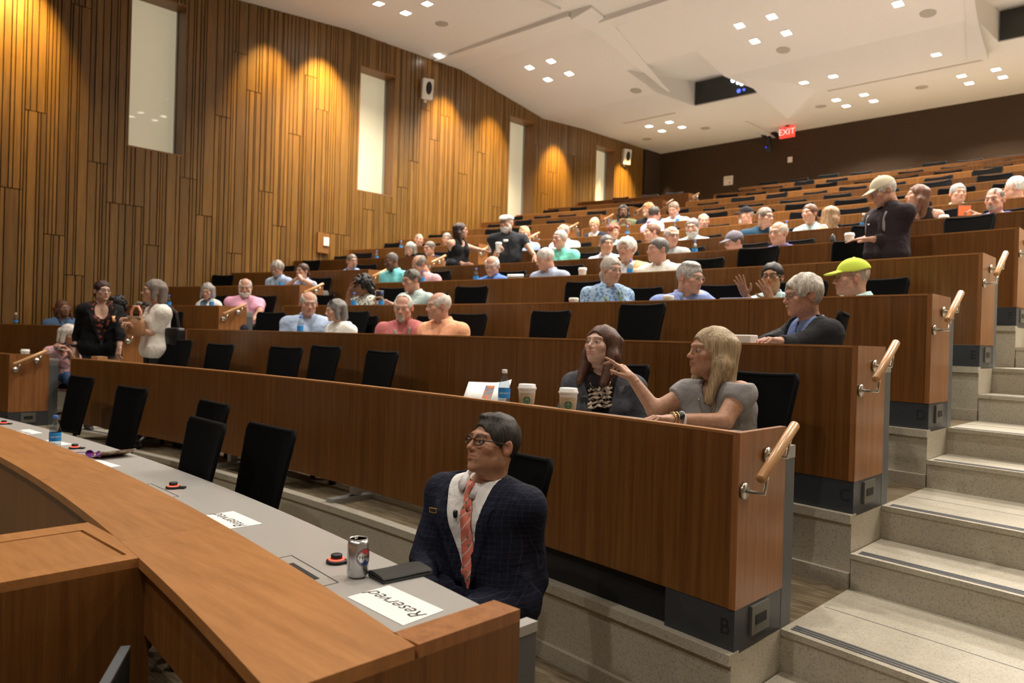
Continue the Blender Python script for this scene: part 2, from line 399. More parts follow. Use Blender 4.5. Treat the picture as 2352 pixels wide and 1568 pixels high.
for cx_, cy_, lab in CLUST:
    for k, (dx, dy) in enumerate(((-.313, -.315), (.313, -.315), (-.313, .315), (.313, .315))):
        downlight(cx_ + dx, cy_ + dy, 'square recessed downlight, %s of four %s' % (POSW[k], lab or 'outside the picture'))
for k, x in enumerate((-1.67, -1.36, .63, 1.27)):
    downlight(x - (.32 if k == 0 else 0), 16.53, 'square recessed downlight, %s of the four in line before the slot diffuser' % ['first', 'second', 'third', 'fourth'][k])
# unseen downlights added over the front rows and stage to light the foreground
for (x, y), w_ in zip(((-5.0, 3.4), (-1.6, 3.6), (1.0, 3.6), (4.5, 4.4), (-5, -2), (-1, -2), (3, -2), (6, -1)), ('over the front row, wall side', 'over the middle of row B', 'over row B right of the middle', 'over the right aisle foot',
        'over the stage, wall side', 'over the stage middle', 'over the stage, right of middle', 'over the stage at the far right')):
    downlight(x, y, 'square downlight added outside the picture, ' + w_, STAGE_W)
# wall washers in the slot beside the wooden wall
for y, wv in ((3.1, 1.0), (7.2, .45), (8.3, 1.1), (11.5, .75), (13.0, .35), (15.4, .6), (18.4, .55)):
    spotlight('wall_washer', (-7.30, y, cz(y) - .10), (-8.115, y, 5.75), WASH_W * wv, 1.02, 1.0, (1.0, 0.66, 0.20), 0.06)
for y in (20.05,):
    spotlight('wall_washer', (-7.75, y, 7.25), (-7.9, y + .3, 5.2), 110, 0.5, 0.7, (1.0, .75, .45), 0.03)

# ------------------------------------------------------------------ ceiling
POCK = [(-4.72, -3.02), (1.66, 3.36)]; PY0, PY1 = 13.7, 16.62
def build_ceiling():
    m = MB()
    xs = sorted({XW - .1, 8.3, *[v for p in POCK for v in p]}); ys = sorted({a for a, b in CPROF} | {PY0, PY1})
    for i in range(len(xs) - 1):
        for j in range(len(ys) - 1):
            a, b, c, d = xs[i], xs[i + 1], ys[j], ys[j + 1]
            if any(abs(a - p[0]) < 1e-6 for p in POCK) and c >= PY0 - 1e-6 and d <= PY1 + 1e-6: continue
            m.add([(a, c, cz(c)), (b, c, cz(c)), (b, d, cz(d)), (a, d, cz(d))], [(0, 3, 2, 1)])
    for a, b in POCK:      # wedge recess: roof rising to the projector window
        z0, z1 = cz(PY0), cz(PY1); zt = z1 + .60; zi = cz(14.9); zi2 = cz(16.5)
        m.add([(a, PY0, z0), (b, PY0, z0), (b, PY1, zt), (a, PY1, zt)], [(0, 3, 2, 1)])
        for x in (a, b): m.add([(x, PY0, z0), (x, 14.9, zi), (x, 16.5, zi2), (x, PY1, z1), (x, PY1, zt)], [(0, 1, 2, 3, 4)])
        m.add([(a, PY1, z1), (b, PY1, z1), (b, PY1, zt), (a, PY1, zt)], [(0, 1, 2, 3)])
    o = m.ob('ceiling', M_CEIL); struct(o, 'off-white folded plaster ceiling with square downlights'); return o
ceiling = build_ceiling()
mb = MB(); mb.box(XW - .4, 8.5, -8.2, 20.8, 8.35, 8.5); struct(mb.ob('ceiling', M_CEIL), 'slab above the plaster ceiling')
def strip(p, q, h0, h1, wd, nm='ceiling_fascia', mat=M_CEIL):
    """a drop in the ceiling: an upstand hanging h0..h1 below it from p to q"""
    d = Vector((q[0] - p[0], q[1] - p[1], 0)).normalized(); s = Vector((-d.y, d.x, 0)) * wd
    n = 10; V = []; F = []; hm = max(h0, h1); s0 = s
    for k in range(n + 1):
        t = k / n; s = s0 * ((h0 + (h1 - h0) * t) / hm); x = p[0] + (q[0] - p[0]) * t; y = p[1] + (q[1] - p[1]) * t; z = cz(y); h = h0 + (h1 - h0) * t
        V += [(x, y, z + .02), (x, y, z - h), (x + s.x, y + s.y, z - h * .3), (x + s.x, y + s.y, z + .02)]
    for k in range(n):
        a = 4 * k; b = a + 4
        for e in range(4): f = (e + 1) % 4; F.append((a + e, a + f, b + f, b + e))
    F += [(3, 2, 1, 0), (4 * n, 4 * n + 1, 4 * n + 2, 4 * n + 3)]
    return mob(nm, V, F, mat, ceiling)
strip((-8.05, 11.1), (-4.2, 11.07), .05, .10, .5)
strip((-4.27, 8.4), (-4.19, 10.85), .08, .05, .4)
strip((-3.95, 11.68), (4.5, 11.70), .10, .10, .5)
strip((-4.15, 11.1), (-4.47, 15.0), .17, .015, -.45)
strip((1.95, 13.0), (1.40, 17.1), .02, .16, .35)
strip((-4.35, 18.66), (-4.40, 20.4), .03, .10, .3)
# the faceted fin right of the projector opening
fz = cz(17.0) + .005
V = [(-2.78, 13.8, cz(13.8) + .005), (-3.02, 16.9, fz), (-2.86, 17.7, fz - .40), (-1.98, 17.25, fz), (-2.65, 18.35, fz + .01)]
mob('ceiling_fin', V, [(0, 1, 2), (0, 2, 3), (1, 4, 2), (4, 3, 2), (0, 3, 4, 1)], M_CEIL, ceiling)
for a, b in (((-6.95, 16.79), (-5.38, 16.79)), ((-1.84, 17.47), (1.3, 17.5))):
    mb = MB(); mb.box(a[0], b[0], a[1] - .025, a[1] + .025, cz(a[1]) - .012, cz(a[1]) + .02); mb.ob('slot_diffuser', M_CEILD, ceiling)
for k, (x, y) in enumerate(((-6.45, 9.92), (-5.08, 14.62), (-1.53, 14.43), (1.05, 14.39), (-5.54, 18.59), (-2.42, 18.56), (-0.18, 18.54), (-7.4, 18.59))):
    mb = MB(); mb.lathe([(.0001, -.012), (.10, -.012), (.13, -.008), (.135, .01)], 28, cap=False)
    o = mb.ob('ceiling_speaker', M_GRILLE, None, False, (x, y, cz(y))); o.rotation_euler = (math.atan((cz(y + .1) - cz(y - .1)) / .2), 0, 0)
    tag(o, 'round grey ceiling speaker grille, ' + ['above the front of the room near the wall', 'before the fold left of the projector opening', 'beside the four lamps ahead of the opening', 'at the upper right corner of the picture',
        'left of the exit sign', 'right of the exit sign', 'between the two rear lamp groups', 'by the back left corner'][k], 'speaker', 'round speakers in the ceiling')
mb = MB(); mb.box(-.07, .07, -.03, .03, -.018, .01)
tag(mb.ob('wall_wash_lamp', M_LAMP, None, False, (-7.80, 11.0, cz(11) - .005)), 'small bright lamp at the wall end of the ceiling seam', 'ceiling light')
# projector openings
for k, (a, b) in enumerate(POCK):
    t = empty('projector_window', ((a + b) / 2, PY1 - .01, cz(PY1)), 0, ['dark projector window in the ceiling with glowing lenses inside', 'dark projector window at the right edge of the ceiling'][k], 'window')
    W2 = (b - a) / 2 - .02
    mb = MB(); mb.box(-W2, W2, -.03, .0, .02, .56); mb.ob('opening', M_BLACK, t)
    mb = MB(); mb.box(-W2, W2, -.045, -.040, .02, .56); mb.ob('pane', M_GLASS, t)
    if k == 0:
        for (x, z, r, c) in ((.18, .40, .055, 'a'), (.30, .31, .035, 'a'), (.40, .27, .045, 'a'), (.33, .12, .05, 'b'), (.46, .12, .03, 'b')):
            mb = MB(); mb.lathe([(.001, 0), (r, 0), (r * .9, .02), (.001, .03)], 14)
            o = mb.ob('projector_lens', emitter('lens_glow_' + c, (.75, .85, 1.0) if c == 'a' else (.10, .16, .9), 5 if c == 'a' else 1.3), t, True, (x, -.055, z)); o.rotation_euler = (PI / 2, 0, 0)

# ------------------------------------------------------------------ walls
def wallbox(name, x0, x1, y0, y1, z0, z1, mat, label):
    m = MB(); m.box(x0, x1, y0, y1, z0, z1); return struct(m.ob(name, mat), label)
M_BEIGE = plain('beige_wall', (0.42, 0.34, 0.25, 1), 0.9)
wallbox('wall_back', -8.7, 8.6, YB, YB + .2, 0, 8.4, M_BACK, 'dark brown fabric-covered back wall')
wallbox('wall_right', 8.2, 8.4, -8.2, YB, -.2, 8.4, M_BEIGE, 'right-hand wall outside the picture')
wallbox('wall_front', -8.7, 8.4, -8.2, -8.0, -.2, 8.4, M_BEIGE, 'stage wall behind the camera')
wl = bpy.data.objects.new('wall_left', None); link(wl); struct(wl, 'wall of narrow upright cherry planks with dark grooves')
WINS = [(4.745, 5.645), (9.215, 10.12), (13.655, 14.55), (17.165, 18.06)]
WZ0, WZ1 = 4.45, 7.0
mb = MB(); yp = -8.2
for a, b in WINS + [(19.58, 19.58)]:
    mb.box(XW - .20, XW - .024, yp, a, -.2, 8.4)
    if b > a: mb.box(XW - .20, XW - .024, a, b, -.2, WZ0); mb.box(XW - .20, XW - .024, a, b, WZ1, 8.4)
    yp = b
mb.ob('backing', M_GAP, wl)
mb = MB(); mb.box(XW - .2, XW + .02, 19.58, YB, 0, 8.4); struct(mb.ob('wall_left', M_BACK), 'dark fabric return in the back left corner')
JO = {0: [3.5], 1: [4.69], 2: [2.88], 3: [2.29, 6.46], 4: [4.09], 5: [3.49], 7: [2.88], 9: [4.09], 10: [3.49], 11: [5.28], 12: [6.49, 2.89], 13: [5.87], 14: [4.09], 15: [3.49], 16: [5.27], 17: [6.46], 18: [5.87], 20: [3.49], 26: [5.3], 27: [6.5], 28: [5.89], 31: [5.29], 33: [5.89]}
MW = 0.2895
def build_planks():
    rng = random.Random(11); cells = []
    def cut(y0, y1, z0, z1):
        outs = [(z0, z1)]
        for a, b in WINS:
            if y1 > a + .013 and y0 < b - .013:
                outs = [(z0, min(z1, WZ0)), (max(z0, WZ1), z1)]
        return [(p, q) for p, q in outs if q - p > .06]
    for k in range(-18, 58):
        y = 3.0 + k * MW
        if y + MW > 19.60: break
        js = JO.get(k)
        if js is None:
            j0 = 2.29 + .6 * rng.randint(0, 7); js = [j0] + ([j0 - 3.0] if rng.random() < .5 else [])
        zs = [-.05] + sorted(j for j in js if j > .2) + [cz(y) + .05]
        for za, zb in zip(zs[:-1], zs[1:]):
            n = rng.choice([3, 3, 3, 4, 4]); ws = [rng.choice([.7, 1, 1, 1.8, 2.4, 3.0]) for _ in range(n)]; s = sum(ws); ya = y
            for q in ws:
                yb = ya + MW * q / s
                es = [ya] + [e for w2 in WINS for e in w2 if ya + .012 < e < yb - .012] + [yb]
                for u0, u1 in zip(es[:-1], es[1:]):
                    for p, r in cut(u0, u1, za, zb): cells.append((u0 + (.008 if u0 == ya else .001), u1 - (.008 if u1 == yb else .001), p + .006, r - .006, rng.uniform(-.004, .005)))
                ya = yb
    near = [c for c in cells if c[1] > 2.1]
    near.sort(key=lambda c: c[0]); far = near[300:] + [c for c in cells if c[1] <= 2.1]; near = near[:300]
    for a, b, p, q, d in near:
        m = MB(); m.box(XW - .026, XW + d, a, b, p, q); m.ob('plank', M_PLANK, wl)
    m = MB()
    for a, b, p, q, d in far: m.box(XW - .026, XW + d, a, b, p, q)
    tag(m.ob('planking', M_PLANK, wl), kind='stuff')
build_planks()
M_JAMB = wood('jamb_wood', (0.16, 0.07, 0.018), (0.26, 0.12, 0.035), (20, 20, 1.4), 0.4)
for k, (a, b) in enumerate(WINS):
    t = bpy.data.objects.new('window_%d' % (k + 1), None); t.location = (XW, a, WZ0); link(t)
    struct(t, 'tall narrow window with a pale roller shade, number %d from the stage' % (k + 1))
    wd = b - a; h = WZ1 - WZ0
    m = MB(); m.box(-.36, .0, -.012, .012, 0, h); m.ob('jamb', M_JAMB, t)
    m = MB(); m.box(-.36, .0, wd - .012, wd + .012, 0, h); m.ob('jamb', M_JAMB, t)
    m = MB(); m.box(-.36, .0, 0, wd, h - .012, h + .012); m.ob('head', M_JAMB, t)
    m = MB(); m.box(-.36, .0, 0, wd, -.012, .012); m.ob('sill', M_JAMB, t)
    m = MB(); m.box(-.375, -.365, .0, wd, 0, h); m.ob('roller_shade', M_SHADE, t)
    m = MB(); m.box(-.325, -.319, .012, wd - .012, .012, h - .012); m.ob('pane', M_GLASS, t)
    m = MB(); m.box(-.355, -.30, wd - .024, wd - .0125, .013, h - .013); m.ob('frame', plain('window_frame_paint', srgb(150, 152, 150), .5), t)
    if k == 2: m = MB(); m.box(-.364, -.36, .012, .07, .0, 1.0); m.ob('daylight_gap', emitter('daylight', (.85, .93, 1), 1.6), t)
# wall fittings
def wallspk(y, z, lab):
    t = empty('wall_speaker', (XW + .03, y, z), 0, lab, 'speaker')
    m = MB(); m.box(0, .14, -.13, .13, -.22, .22); bevel(m.ob('cabinet', M_PLASTW, t), .02)
    m = MB(); m.lathe([(.001, .0), (.075, .0), (.085, -.01)], 20); o = m.ob('grille', M_BLACK, t, False, (.143, .02, .02)); o.rotation_euler = (0, PI / 2, 0); o.scale = (1.8, .9, 1)
    m = MB(); m.box(-.02, .02, -.03, .03, -.28, -.16); m.ob('bracket', M_PLASTW, t)
    t.rotation_euler = (0, .15, -.35)
wallspk(10.93, 6.93, 'white wall speaker right of the second window')
wallspk(18.5, 6.9, 'white wall speaker right of the fourth window')
t = empty('wall_control', (XW + .01, 8.43, 3.22), 0, 'white switch plate on a brown box on the wooden wall', 'switch')
m = MB(); m.box(0, .035, -.13, .13, -.14, .26); m.ob('box', M_JAMB, t)
m = MB(); m.box(.035, .055, -.01, .12, .0, .17); bevel(m.ob('plate', M_PLASTW, t), .008)
t = empty('exit_sign', (-3.746, 19.70, 7.03), 0, 'red lit EXIT sign under the ceiling on the back wall', 'sign')
m = MB(); m.box(-.20, .20, -.03, .03, .0, .28); m.ob('housing', emitter('exit_red', (1.0, .05, .03), 1.3), t)
text_mesh('lettering', 'EXIT', .22, emitter('exit_letters', (1.0, .45, .38), 1.6), t, frame((1, 0, 0), (0, 0, 1), (0, -.036, .14)))
m = MB(); m.box(-.05, .05, -.02, .02, .28, .335); m.ob('mount', M_PLAST, t)
t = empty('ceiling_camera', (-4.47, 20.2, 6.95), 0, 'black camera with a blue light below the exit sign', 'camera')
m = MB(); m.lathe([(.001, -.11), (.07, -.09), (.10, -.02), (.10, .05), (.06, .12), (.03, .42)], 16); m.ob('body', M_PLAST, t, True)
m = MB(); m.lathe([(.001, -.01), (.02, 0), (.001, .01)], 8); m.ob('indicator', emitter('blue_led', (.02, .05, 1), 4), t, False, (-.05, -.10, .02))
m = MB(); m.box(-.2, .2, -.1, .2, .36, .42); m.ob('bracket', M_PLAST, t)
t = empty('notice_board', (-5.78, YB - .015, 6.26), 0, 'white notice panel with a red mark on the brown wall', 'panel')
m = MB(); m.box(-.14, .14, -.012, .012, -.13, .13); m.ob('sheet', M_PLASTW, t)
m = MB(); m.box(.03, .07, -.016, -.012, -.09, -.04); m.ob('red_mark', plain('red_mark', (.6, .05, .04, 1)), t)
m = MB(); m.box(-.115, .115, -.016, -.012, .02, .10); m.ob('grey_panel', plain('pale_grey', (.6, .58, .54, 1)), t)
t = empty('wall_switch', (-3.96, YB - .015, 6.61), 0, 'small white plate on the brown wall below the exit sign', 'switch')
m = MB(); m.box(-.065, .065, -.015, .012, -.075, .075); bevel(m.ob('plate', M_PLASTW, t), .006); m = MB(); m.box(-.02, .02, -.025, -.015, -.03, .03); m.ob('rocker', M_PLASTW, t)

# ------------------------------------------------------------------ floors, tiers, steps
m = MB(); m.box(XW - .2, 8.3, -8.2, 3.2, -.2, 0.0); struct(m.ob('floor', M_CARPET), 'carpeted floor of the front row and stage side')
SEGX = [(XW, XL2, 0), (XL2, XL, 1), (XL, XA, 0), (XA, 4.96, 1), (4.96, 8.25, 0)]
for i in range(1, 14):
    r1 = (RR[i + 1] + .45) if i < 13 else 41.8
    m = MB()
    for a, b, aisle in SEGX:
        r0 = RR[i] + (.40 if aisle else -.02)
        m.sector(r0, r1, a, b, FZ[i] - .6, FZ[i], 20 if not aisle else 5, 0, 0 if aisle else 1)
        if not aisle: m.sector(RR[i] - .035, RR[i] + .04, a + .0005, b - .0005, FZ[i] - .03, FZ[i] + .012, 20, 0)
    struct(m.ob('floor', [M_TERR, M_CARPET]), 'carpeted tier with a terrazzo edge, row ' + LET[i])
    for a, b, aisle in SEGX:
        if not aisle:
            m = MB(); m.sector(RR[i] - .045, RR[i] - .02, a, b + (.0), FZ[i - 1], FZ[i - 1] + .075, 20); struct(m.ob('baseboard_front', M_TERR), 'terrazzo skirting below row ' + LET[i])
            continue
        st = struct(bpy.data.objects.new('aisle_step', None), 'terrazzo half step in the aisle below row ' + LET[i]); link(st)
        zm = (FZ[i] + FZ[i - 1]) / 2
        if i > 1 or a > 0 or True:
            m = MB(); m.sector(RR[i] - .03, RR[i] + .42, a + .006, b - .006, FZ[i - 1] - .1, zm, 5); m.ob('tread', M_TERR, st)
        for rz_, z in ((RR[i] - .03, zm), (RR[i] + .40, FZ[i])):
            for q in range(3):
                m = MB(); m.sector(rz_ + .028 + q * .022, rz_ + .040 + q * .022, a + .03, b - .03, z - .002, z + .0025, 5); m.ob('nosing_strip', M_GREYLEG, st)
            m = MB(); m.sector(rz_ - .008, rz_ + .02, a + .004, b - .004, z - .022, z + .002, 5); m.ob('nosing', M_TERR, st)
        if i < 13: m = MB(); m.sector(RR[i] + .80, RR[i] + .804, a + .02, b - .02, FZ[i] - .001, FZ[i] + .0008, 5); m.ob('joint', M_GREYLEG, st)

# ------------------------------------------------------------------ desks
M_VENT = plain('vent_grey', srgb(96, 95, 88), 0.5)
vent_me = MB().box(-.0, .012, -.075, .075, -.055, .055).me('vent', M_VENT)
slot_me = MB().box(.010, .0145, -.045, .045, -.018, .018).me('slot', M_BLACK)
cup_mb = MB()
def handrail(t, x, y0, z0, y1, z1, sx=1):
    """round wooden rail on two steel brackets, fixed to the end panel at x"""
    p, q = Vector((x + .085 * sx, y0, z0)), Vector((x + .085 * sx, y1, z1)); d = (q - p)
    e = d.normalized() * .006
    rt = bpy.data.objects.new('handrail', None); link(rt, t)
    MB().tube([p, p + e, p + d * .5, q - e, q], [.015, .0195, .0195, .0195, .015], 14).ob('rail', M_RAIL, rt, True)
    for f in (.16, .80):
        c = p + d * f; w0 = Vector((x + .002 * sx, c.y - .01, c.z - .085))
        m = MB(); m.tube([w0, Vector((c.x, c.y - .01, c.z - .085)), Vector((c.x, c.y + .012, c.z - .018))], .008, 8)
        m.tube([w0, w0 + Vector((.012 * sx, 0, 0))], .030, 14); m.ob('bracket', M_ALU, rt, True)
def desk_row(i, X0, X1, endr, label, black_block=True):
    R = RR[i]; f = FZ[i]; tz = TOPZ[i]
    xm = (X0 + X1) / 2
    t = empty('desk_row', (0, 0, 0), 0, label, 'desk', 'long curved wooden desks')
    n = max(1, round((X1 - X0) / 1.22)); xs = np.linspace(X0, X1, n + 1); pb = f + .168
    for a, b in zip(xs[:-1], xs[1:]):
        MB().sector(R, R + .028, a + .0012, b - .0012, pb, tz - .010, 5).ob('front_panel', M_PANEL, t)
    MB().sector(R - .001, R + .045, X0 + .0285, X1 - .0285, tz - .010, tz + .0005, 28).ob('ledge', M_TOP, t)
    MB().sector(R + .03, R + .50, X0 + .03, X1 - .03, f + .745, f + .770, 24).ob('worktop', M_GREYTOP, t)
    if black_block: MB().sector(R + .03, R + .28, X1 - 1.25, X1 - .32, f + .001, f + .168, 8).ob('black_block', M_BLACK, t)  # black block filling the space under the panel near its end
    nl = max(1, int((X1 - X0) / 1.8))
    for k in range(nl):
        x = X0 + .8 + k * 1.75
        if x > X1 - 1.3: break
        y = arc(R, x); m = MB(); m.box(x - .03, x + .03, y + .20, y + .26, f + .04, f + .745); m.box(x - .04, x + .04, y + .02, y + .48, f, f + .035); m.ob('leg', M_SILVER, t)
    if endr:
        y = arc(R, X1)
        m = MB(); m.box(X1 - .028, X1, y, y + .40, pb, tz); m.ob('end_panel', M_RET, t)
        m = MB(); m.box(X1 - .03, X1 - .002, y + .402, y + .495, f, f + .69); m.ob('end_leg', M_GREYLEG, t)
        m = MB(); m.box(X1 - .03, X1 - .001, y + .402, y + .497, f + .69, f + .742); m.ob('leg_cap', M_SILVER, t)
        b = MB().sector(R + .002, R + .405, X1 - .33, X1 - .003, f, f + .166, 4).ob('base', M_BASE, t)
        v = shared('vent', vent_me, b, (X1 - .004, y + .20, f + .10)); o = shared('slot', slot_me, v)
        a = math.asin((X1 - .045) / (R + .002)); 
        text_mesh('row_letter', LET[i], .085, M_INK, b, frame((math.cos(a), -math.sin(a), 0), (0, 0, 1), ((R + .0005) * math.sin(a), YC + (R + .0005) * math.cos(a), f + .095)))
    else:
        y = arc(R, X1); m = MB(); m.box(X1 - .028, X1, y, y + .45, f, tz - .01); m.ob('end_panel', M_RET, t)
    y = arc(R, X0); m = MB(); m.box(X0, X0 + .028, y, y + .45, f if not endr or X0 < -5 else pb, tz - .01); m.ob('end_panel', M_RET, t)
    return t
for i in range(1, 14):
    t = desk_row(i, XL, XA, True, 'curved wooden desk of row %s between the two aisles' % LET[i])
    y = arc(RR[i], XA); handrail(t, XA, y - .005, TOPZ[i] - .160, y + .285, TOPZ[i] + .023)
    t = desk_row(i, XW + .06, XL2, True, 'short wooden desk of row %s against the plank wall' % LET[i], False)
    y = arc(RR[i], XL2); handrail(t, XL2, y + .02, TOPZ[i] - .118, y + .345, TOPZ[i] + .037)

# the front row with its wide ledge, grey worktop and console
fr = empty('front_desk', (0, 0, 0), 0, 'long front desk with a broad wooden ledge and grey worktop', 'desk')
for a, b in zip(np.linspace(XL, XA + .06, 7)[:-1], np.linspace(XL, XA + .06, 7)[1:]):
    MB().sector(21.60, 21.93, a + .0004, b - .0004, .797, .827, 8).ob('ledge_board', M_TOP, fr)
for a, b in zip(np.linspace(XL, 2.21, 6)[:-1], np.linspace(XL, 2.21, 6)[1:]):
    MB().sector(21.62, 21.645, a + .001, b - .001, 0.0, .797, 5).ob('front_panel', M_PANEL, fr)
MB().sector(21.62, 21.645, 2.74, XA + .05, .60, .797, 6).ob('apron', M_PANEL, fr)
MB().sector(21.91, 21.935, 2.70, XA + .03, .0, .797, 6).ob('dark_void_sheet', M_GAP, fr)  # near-black sheet stands in for the dark void of the knee space
MB().sector(21.93, 22.335, XL + .05, XA - .02, .716, .742, 40).ob('worktop', M_GREYTOP, fr)
m = MB(); m.box(XA - .03, XA + .06, arc(21.93, XA), 1.40, .797, .827); m.ob('ledge_board', M_RET, fr)
m = MB(); m.box(XA + .03, XA + .06, arc(21.60, XA), 1.40, .10, .797); m.ob('end_panel', M_PANEL, fr)
m = MB(); m.box(XA - .045, XA - .012, 1.40, 1.545, .0, .716); m.ob('end_leg', M_GREYLEG, fr)
m = MB(); m.box(XA - .05, XA - .01, 1.36, 1.548, .716, .7425); m.ob('worktop_corner', M_GREYTOP, fr)
m = MB(); m.box(XA - .02, XA + .05, arc(21.62, XA) + .01, 1.38, .0, .10); m.ob('base', M_BASE, fr)
for x0, x1 in ((2.74, 3.085), (1.235, 1.60), (-.30, .06), (-1.85, -1.5)):
    b = empty('power_hatch', (0, 0, 0)); b.parent = fr
    for (a0, a1, r0, r1) in ((x0, x1, 22.09, 22.0935), (x0, x1, 21.955, 21.9575), (x0, x0 + .003, 21.955, 22.09), (x1 - .003, x1, 21.955, 22.09)):
        MB().sector(r0, r1, a0, a1, .7405, .7428, 4).ob('seam', M_INK, b)
    MB().sector(22.045, 22.062, x0 + .08, x1 - .07, .7405, .7430, 4).ob('slot', M_BLACK, b)
# console joined to the stage side of the front desk
co = empty('lectern_console', (2.475, .45, 0), 0, 'wooden console block with a hinged lid joining the front desk', 'console')
m = MB(); m.box(-.265, .265, -.75, .475, .0, .800); m.ob('cabinet', M_PANEL, co)
m = MB()
for a, b, c, d in ((-.265, .265, .428, .475), (-.265, -.168, -.75, .428), (.208, .265, -.75, .428)): m.box(a, b, c, d, .800, .8264)
m.ob('top_frame', M_TOP, co)
m = MB(); m.box(-.163, .203, -.75, .418, .800, .825); m.ob('lid', M_TOP, co)
m = MB(); m.box(-.168, .208, -.75, .428, .8005, .802); m.ob('lid_gap', M_GAP, co)
eq = empty('equipment_rack', (3.0, 1.25, 0), 0, 'black equipment with green lights under the front desk', 'electronics')
m = MB(); m.box(-.20, .22, -.10, .10, .08, .56); m.ob('case', M_PLAST, eq)
for k, (x, z) in enumerate(((-.12, .50), (.0, .44), (-.08, .30))):
    m = MB(); m.box(x, x + .006, -.104, -.10, z, z + .006); m.ob('indicator', emitter('green_led', (.05, 1, .12), 3), eq)
for k in range(4): m = MB(); m.box(-.19, .21, -.108, -.10, .10 + k * .11, .19 + k * .11); m.ob('unit', M_PLAST, eq)
mo = empty('monitor', (3.10, .685, .385), -.55, 'corner of a dark monitor standing beside the console', 'monitor')
m = MB(); m.box(-.195, .195, -.008, .012, -.10, .262); m.ob('screen', M_BLACK, mo)
m = MB(); m.box(-.20, .20, -.012, .012, .262, .270); m.ob('bezel', M_GREYLEG, mo)
m = MB(); m.box(-.03, .03, -.02, .03, -.385, .0); m.box(-.12, .12, -.09, .09, -.385, -.37); m.ob('stand', M_PLAST, mo)

# ------------------------------------------------------------------ chairs
def make_chair_meshes():
    d = {}
    nu, nv = 9, 9
    def bk(u, v, off):
        hw = .195 + .038 * v ** 1.6
        return (u * hw, .20 + .105 * v - .030 * u * u + off, .50 + .505 * v + .010 * u * u * v)
    V = []; F = []
    for off in (-.010, .010):
        for j in range(nv):
            for i in range(nu): V.append(bk(-.985 + 1.97 * i / (nu - 1), .005 + .99 * j / (nv - 1), off))
    for s in (0, 1):
        for j in range(nv - 1):
            for i in range(nu - 1):
                a = s * nu * nv + j * nu + i; q = (a, a + 1, a + nu + 1, a + nu); F.append(q if s == 0 else q[::-1])
    d['mesh_panel'] = newmesh('mesh_panel', V, F, M_CHAIRM, smooth=True)
    P = [bk(u, 0, 0) for u in np.linspace(-1, 1, 6)] + [bk(1, v, 0) for v in np.linspace(.12, .94, 7)] + [bk(u, 1, 0) for u in np.linspace(.94, -.94, 8)] + [bk(-1, v, 0) for v in np.linspace(.94, .12, 7)]
    d['back_frame'] = MB().tube(P, .0125, 8, closed=True).me('back_frame', M_CHAIRF, True)
    m = MB(); n = 20
    for k, (z, s) in enumerate(((.405, .80), (.415, .97), (.445, 1.0), (.468, .97), (.474, .85))):
        for q in range(n):
            t = 2 * PI * q / n; c, si = math.cos(t), math.sin(t); e = (abs(c) ** 4 + abs(si) ** 4) ** -.25
            m.V.append((c * e * .235 * s, si * e * .225 * s - .01, z))
    for k in range(4):
        for q in range(n): m.F.append((k * n + q, k * n + (q + 1) % n, (k + 1) * n + (q + 1) % n, (k + 1) * n + q)); m.I.append(0)
    m.F.append(tuple(range(n))[::-1]); m.I.append(0); m.F.append(tuple(4 * n + q for q in range(n))); m.I.append(0)
    d['seat'] = m.me('seat', M_CHAIRF, True)
    d['back_support'] = MB().tube([(0, .05, .42), (0, .20, .42), (0, .235, .50), (0, .265, .66)], [.022, .022, .02, .014], 8).me('back_support', M_PLAST, True)
    d['column'] = MB().lathe([(.028, .09), (.028, .25), (.018, .25), (.018, .42)], 10).me('column', M_SILVER, True)
    m = MB()
    for k in range(5):
        a = 2 * PI * k / 5 + .3; m.tube([(0, 0, .115), (math.cos(a) * .15, math.sin(a) * .15, .105), (math.cos(a) * .285, math.sin(a) * .285, .078)], [.026, .020, .013], 7)
    d['star_base'] = m.me('star_base', M_SILVER, True)
    m = MB()
    m.tube([(-.016, 0, .028), (.016, 0, .028)], .028, 12); m.tube([(0, 0, .03), (0, .0, .075)], .008, 6); d['caster'] = m.me('caster', M_PLAST, True)
    m = MB()
    m.tube([(.19, .10, .44), (.255, .09, .46), (.262, .07, .62), (.262, -.14, .645)], [.014, .014, .014, .017], 7)
    d['armrest'] = m.me('armrest', M_PLAST, True)
    return d
CH = make_chair_meshes()
def chair0():
    t = empty('office_chair', (0, 0, 0), 0, 'black mesh chair', 'chair', 'black mesh chairs along the desks')
    for k in ('seat', 'mesh_panel', 'back_support', 'column', 'star_base'): shared(k, CH[k], t)
    f = shared('back_frame', CH['back_frame'], t)
    for k in range(5):
        a = 2 * PI * k / 5 + .3; shared('caster', CH['caster'], t, (math.cos(a) * .285, math.sin(a) * .285, 0), (0, 0, a))
    return t
CHAIR = chair0(); chair_used = [False]
def place_chair(x, y, z, rz, label, lift=0.0):
    c = CHAIR if not chair_used[0] else copy_tree(CHAIR)
    chair_used[0] = True
    c.location = (x, y, z); c.rotation_euler = (0, 0, rz); c['label'] = label
    if lift: c.scale = (1, 1, 1 + lift)
    return c

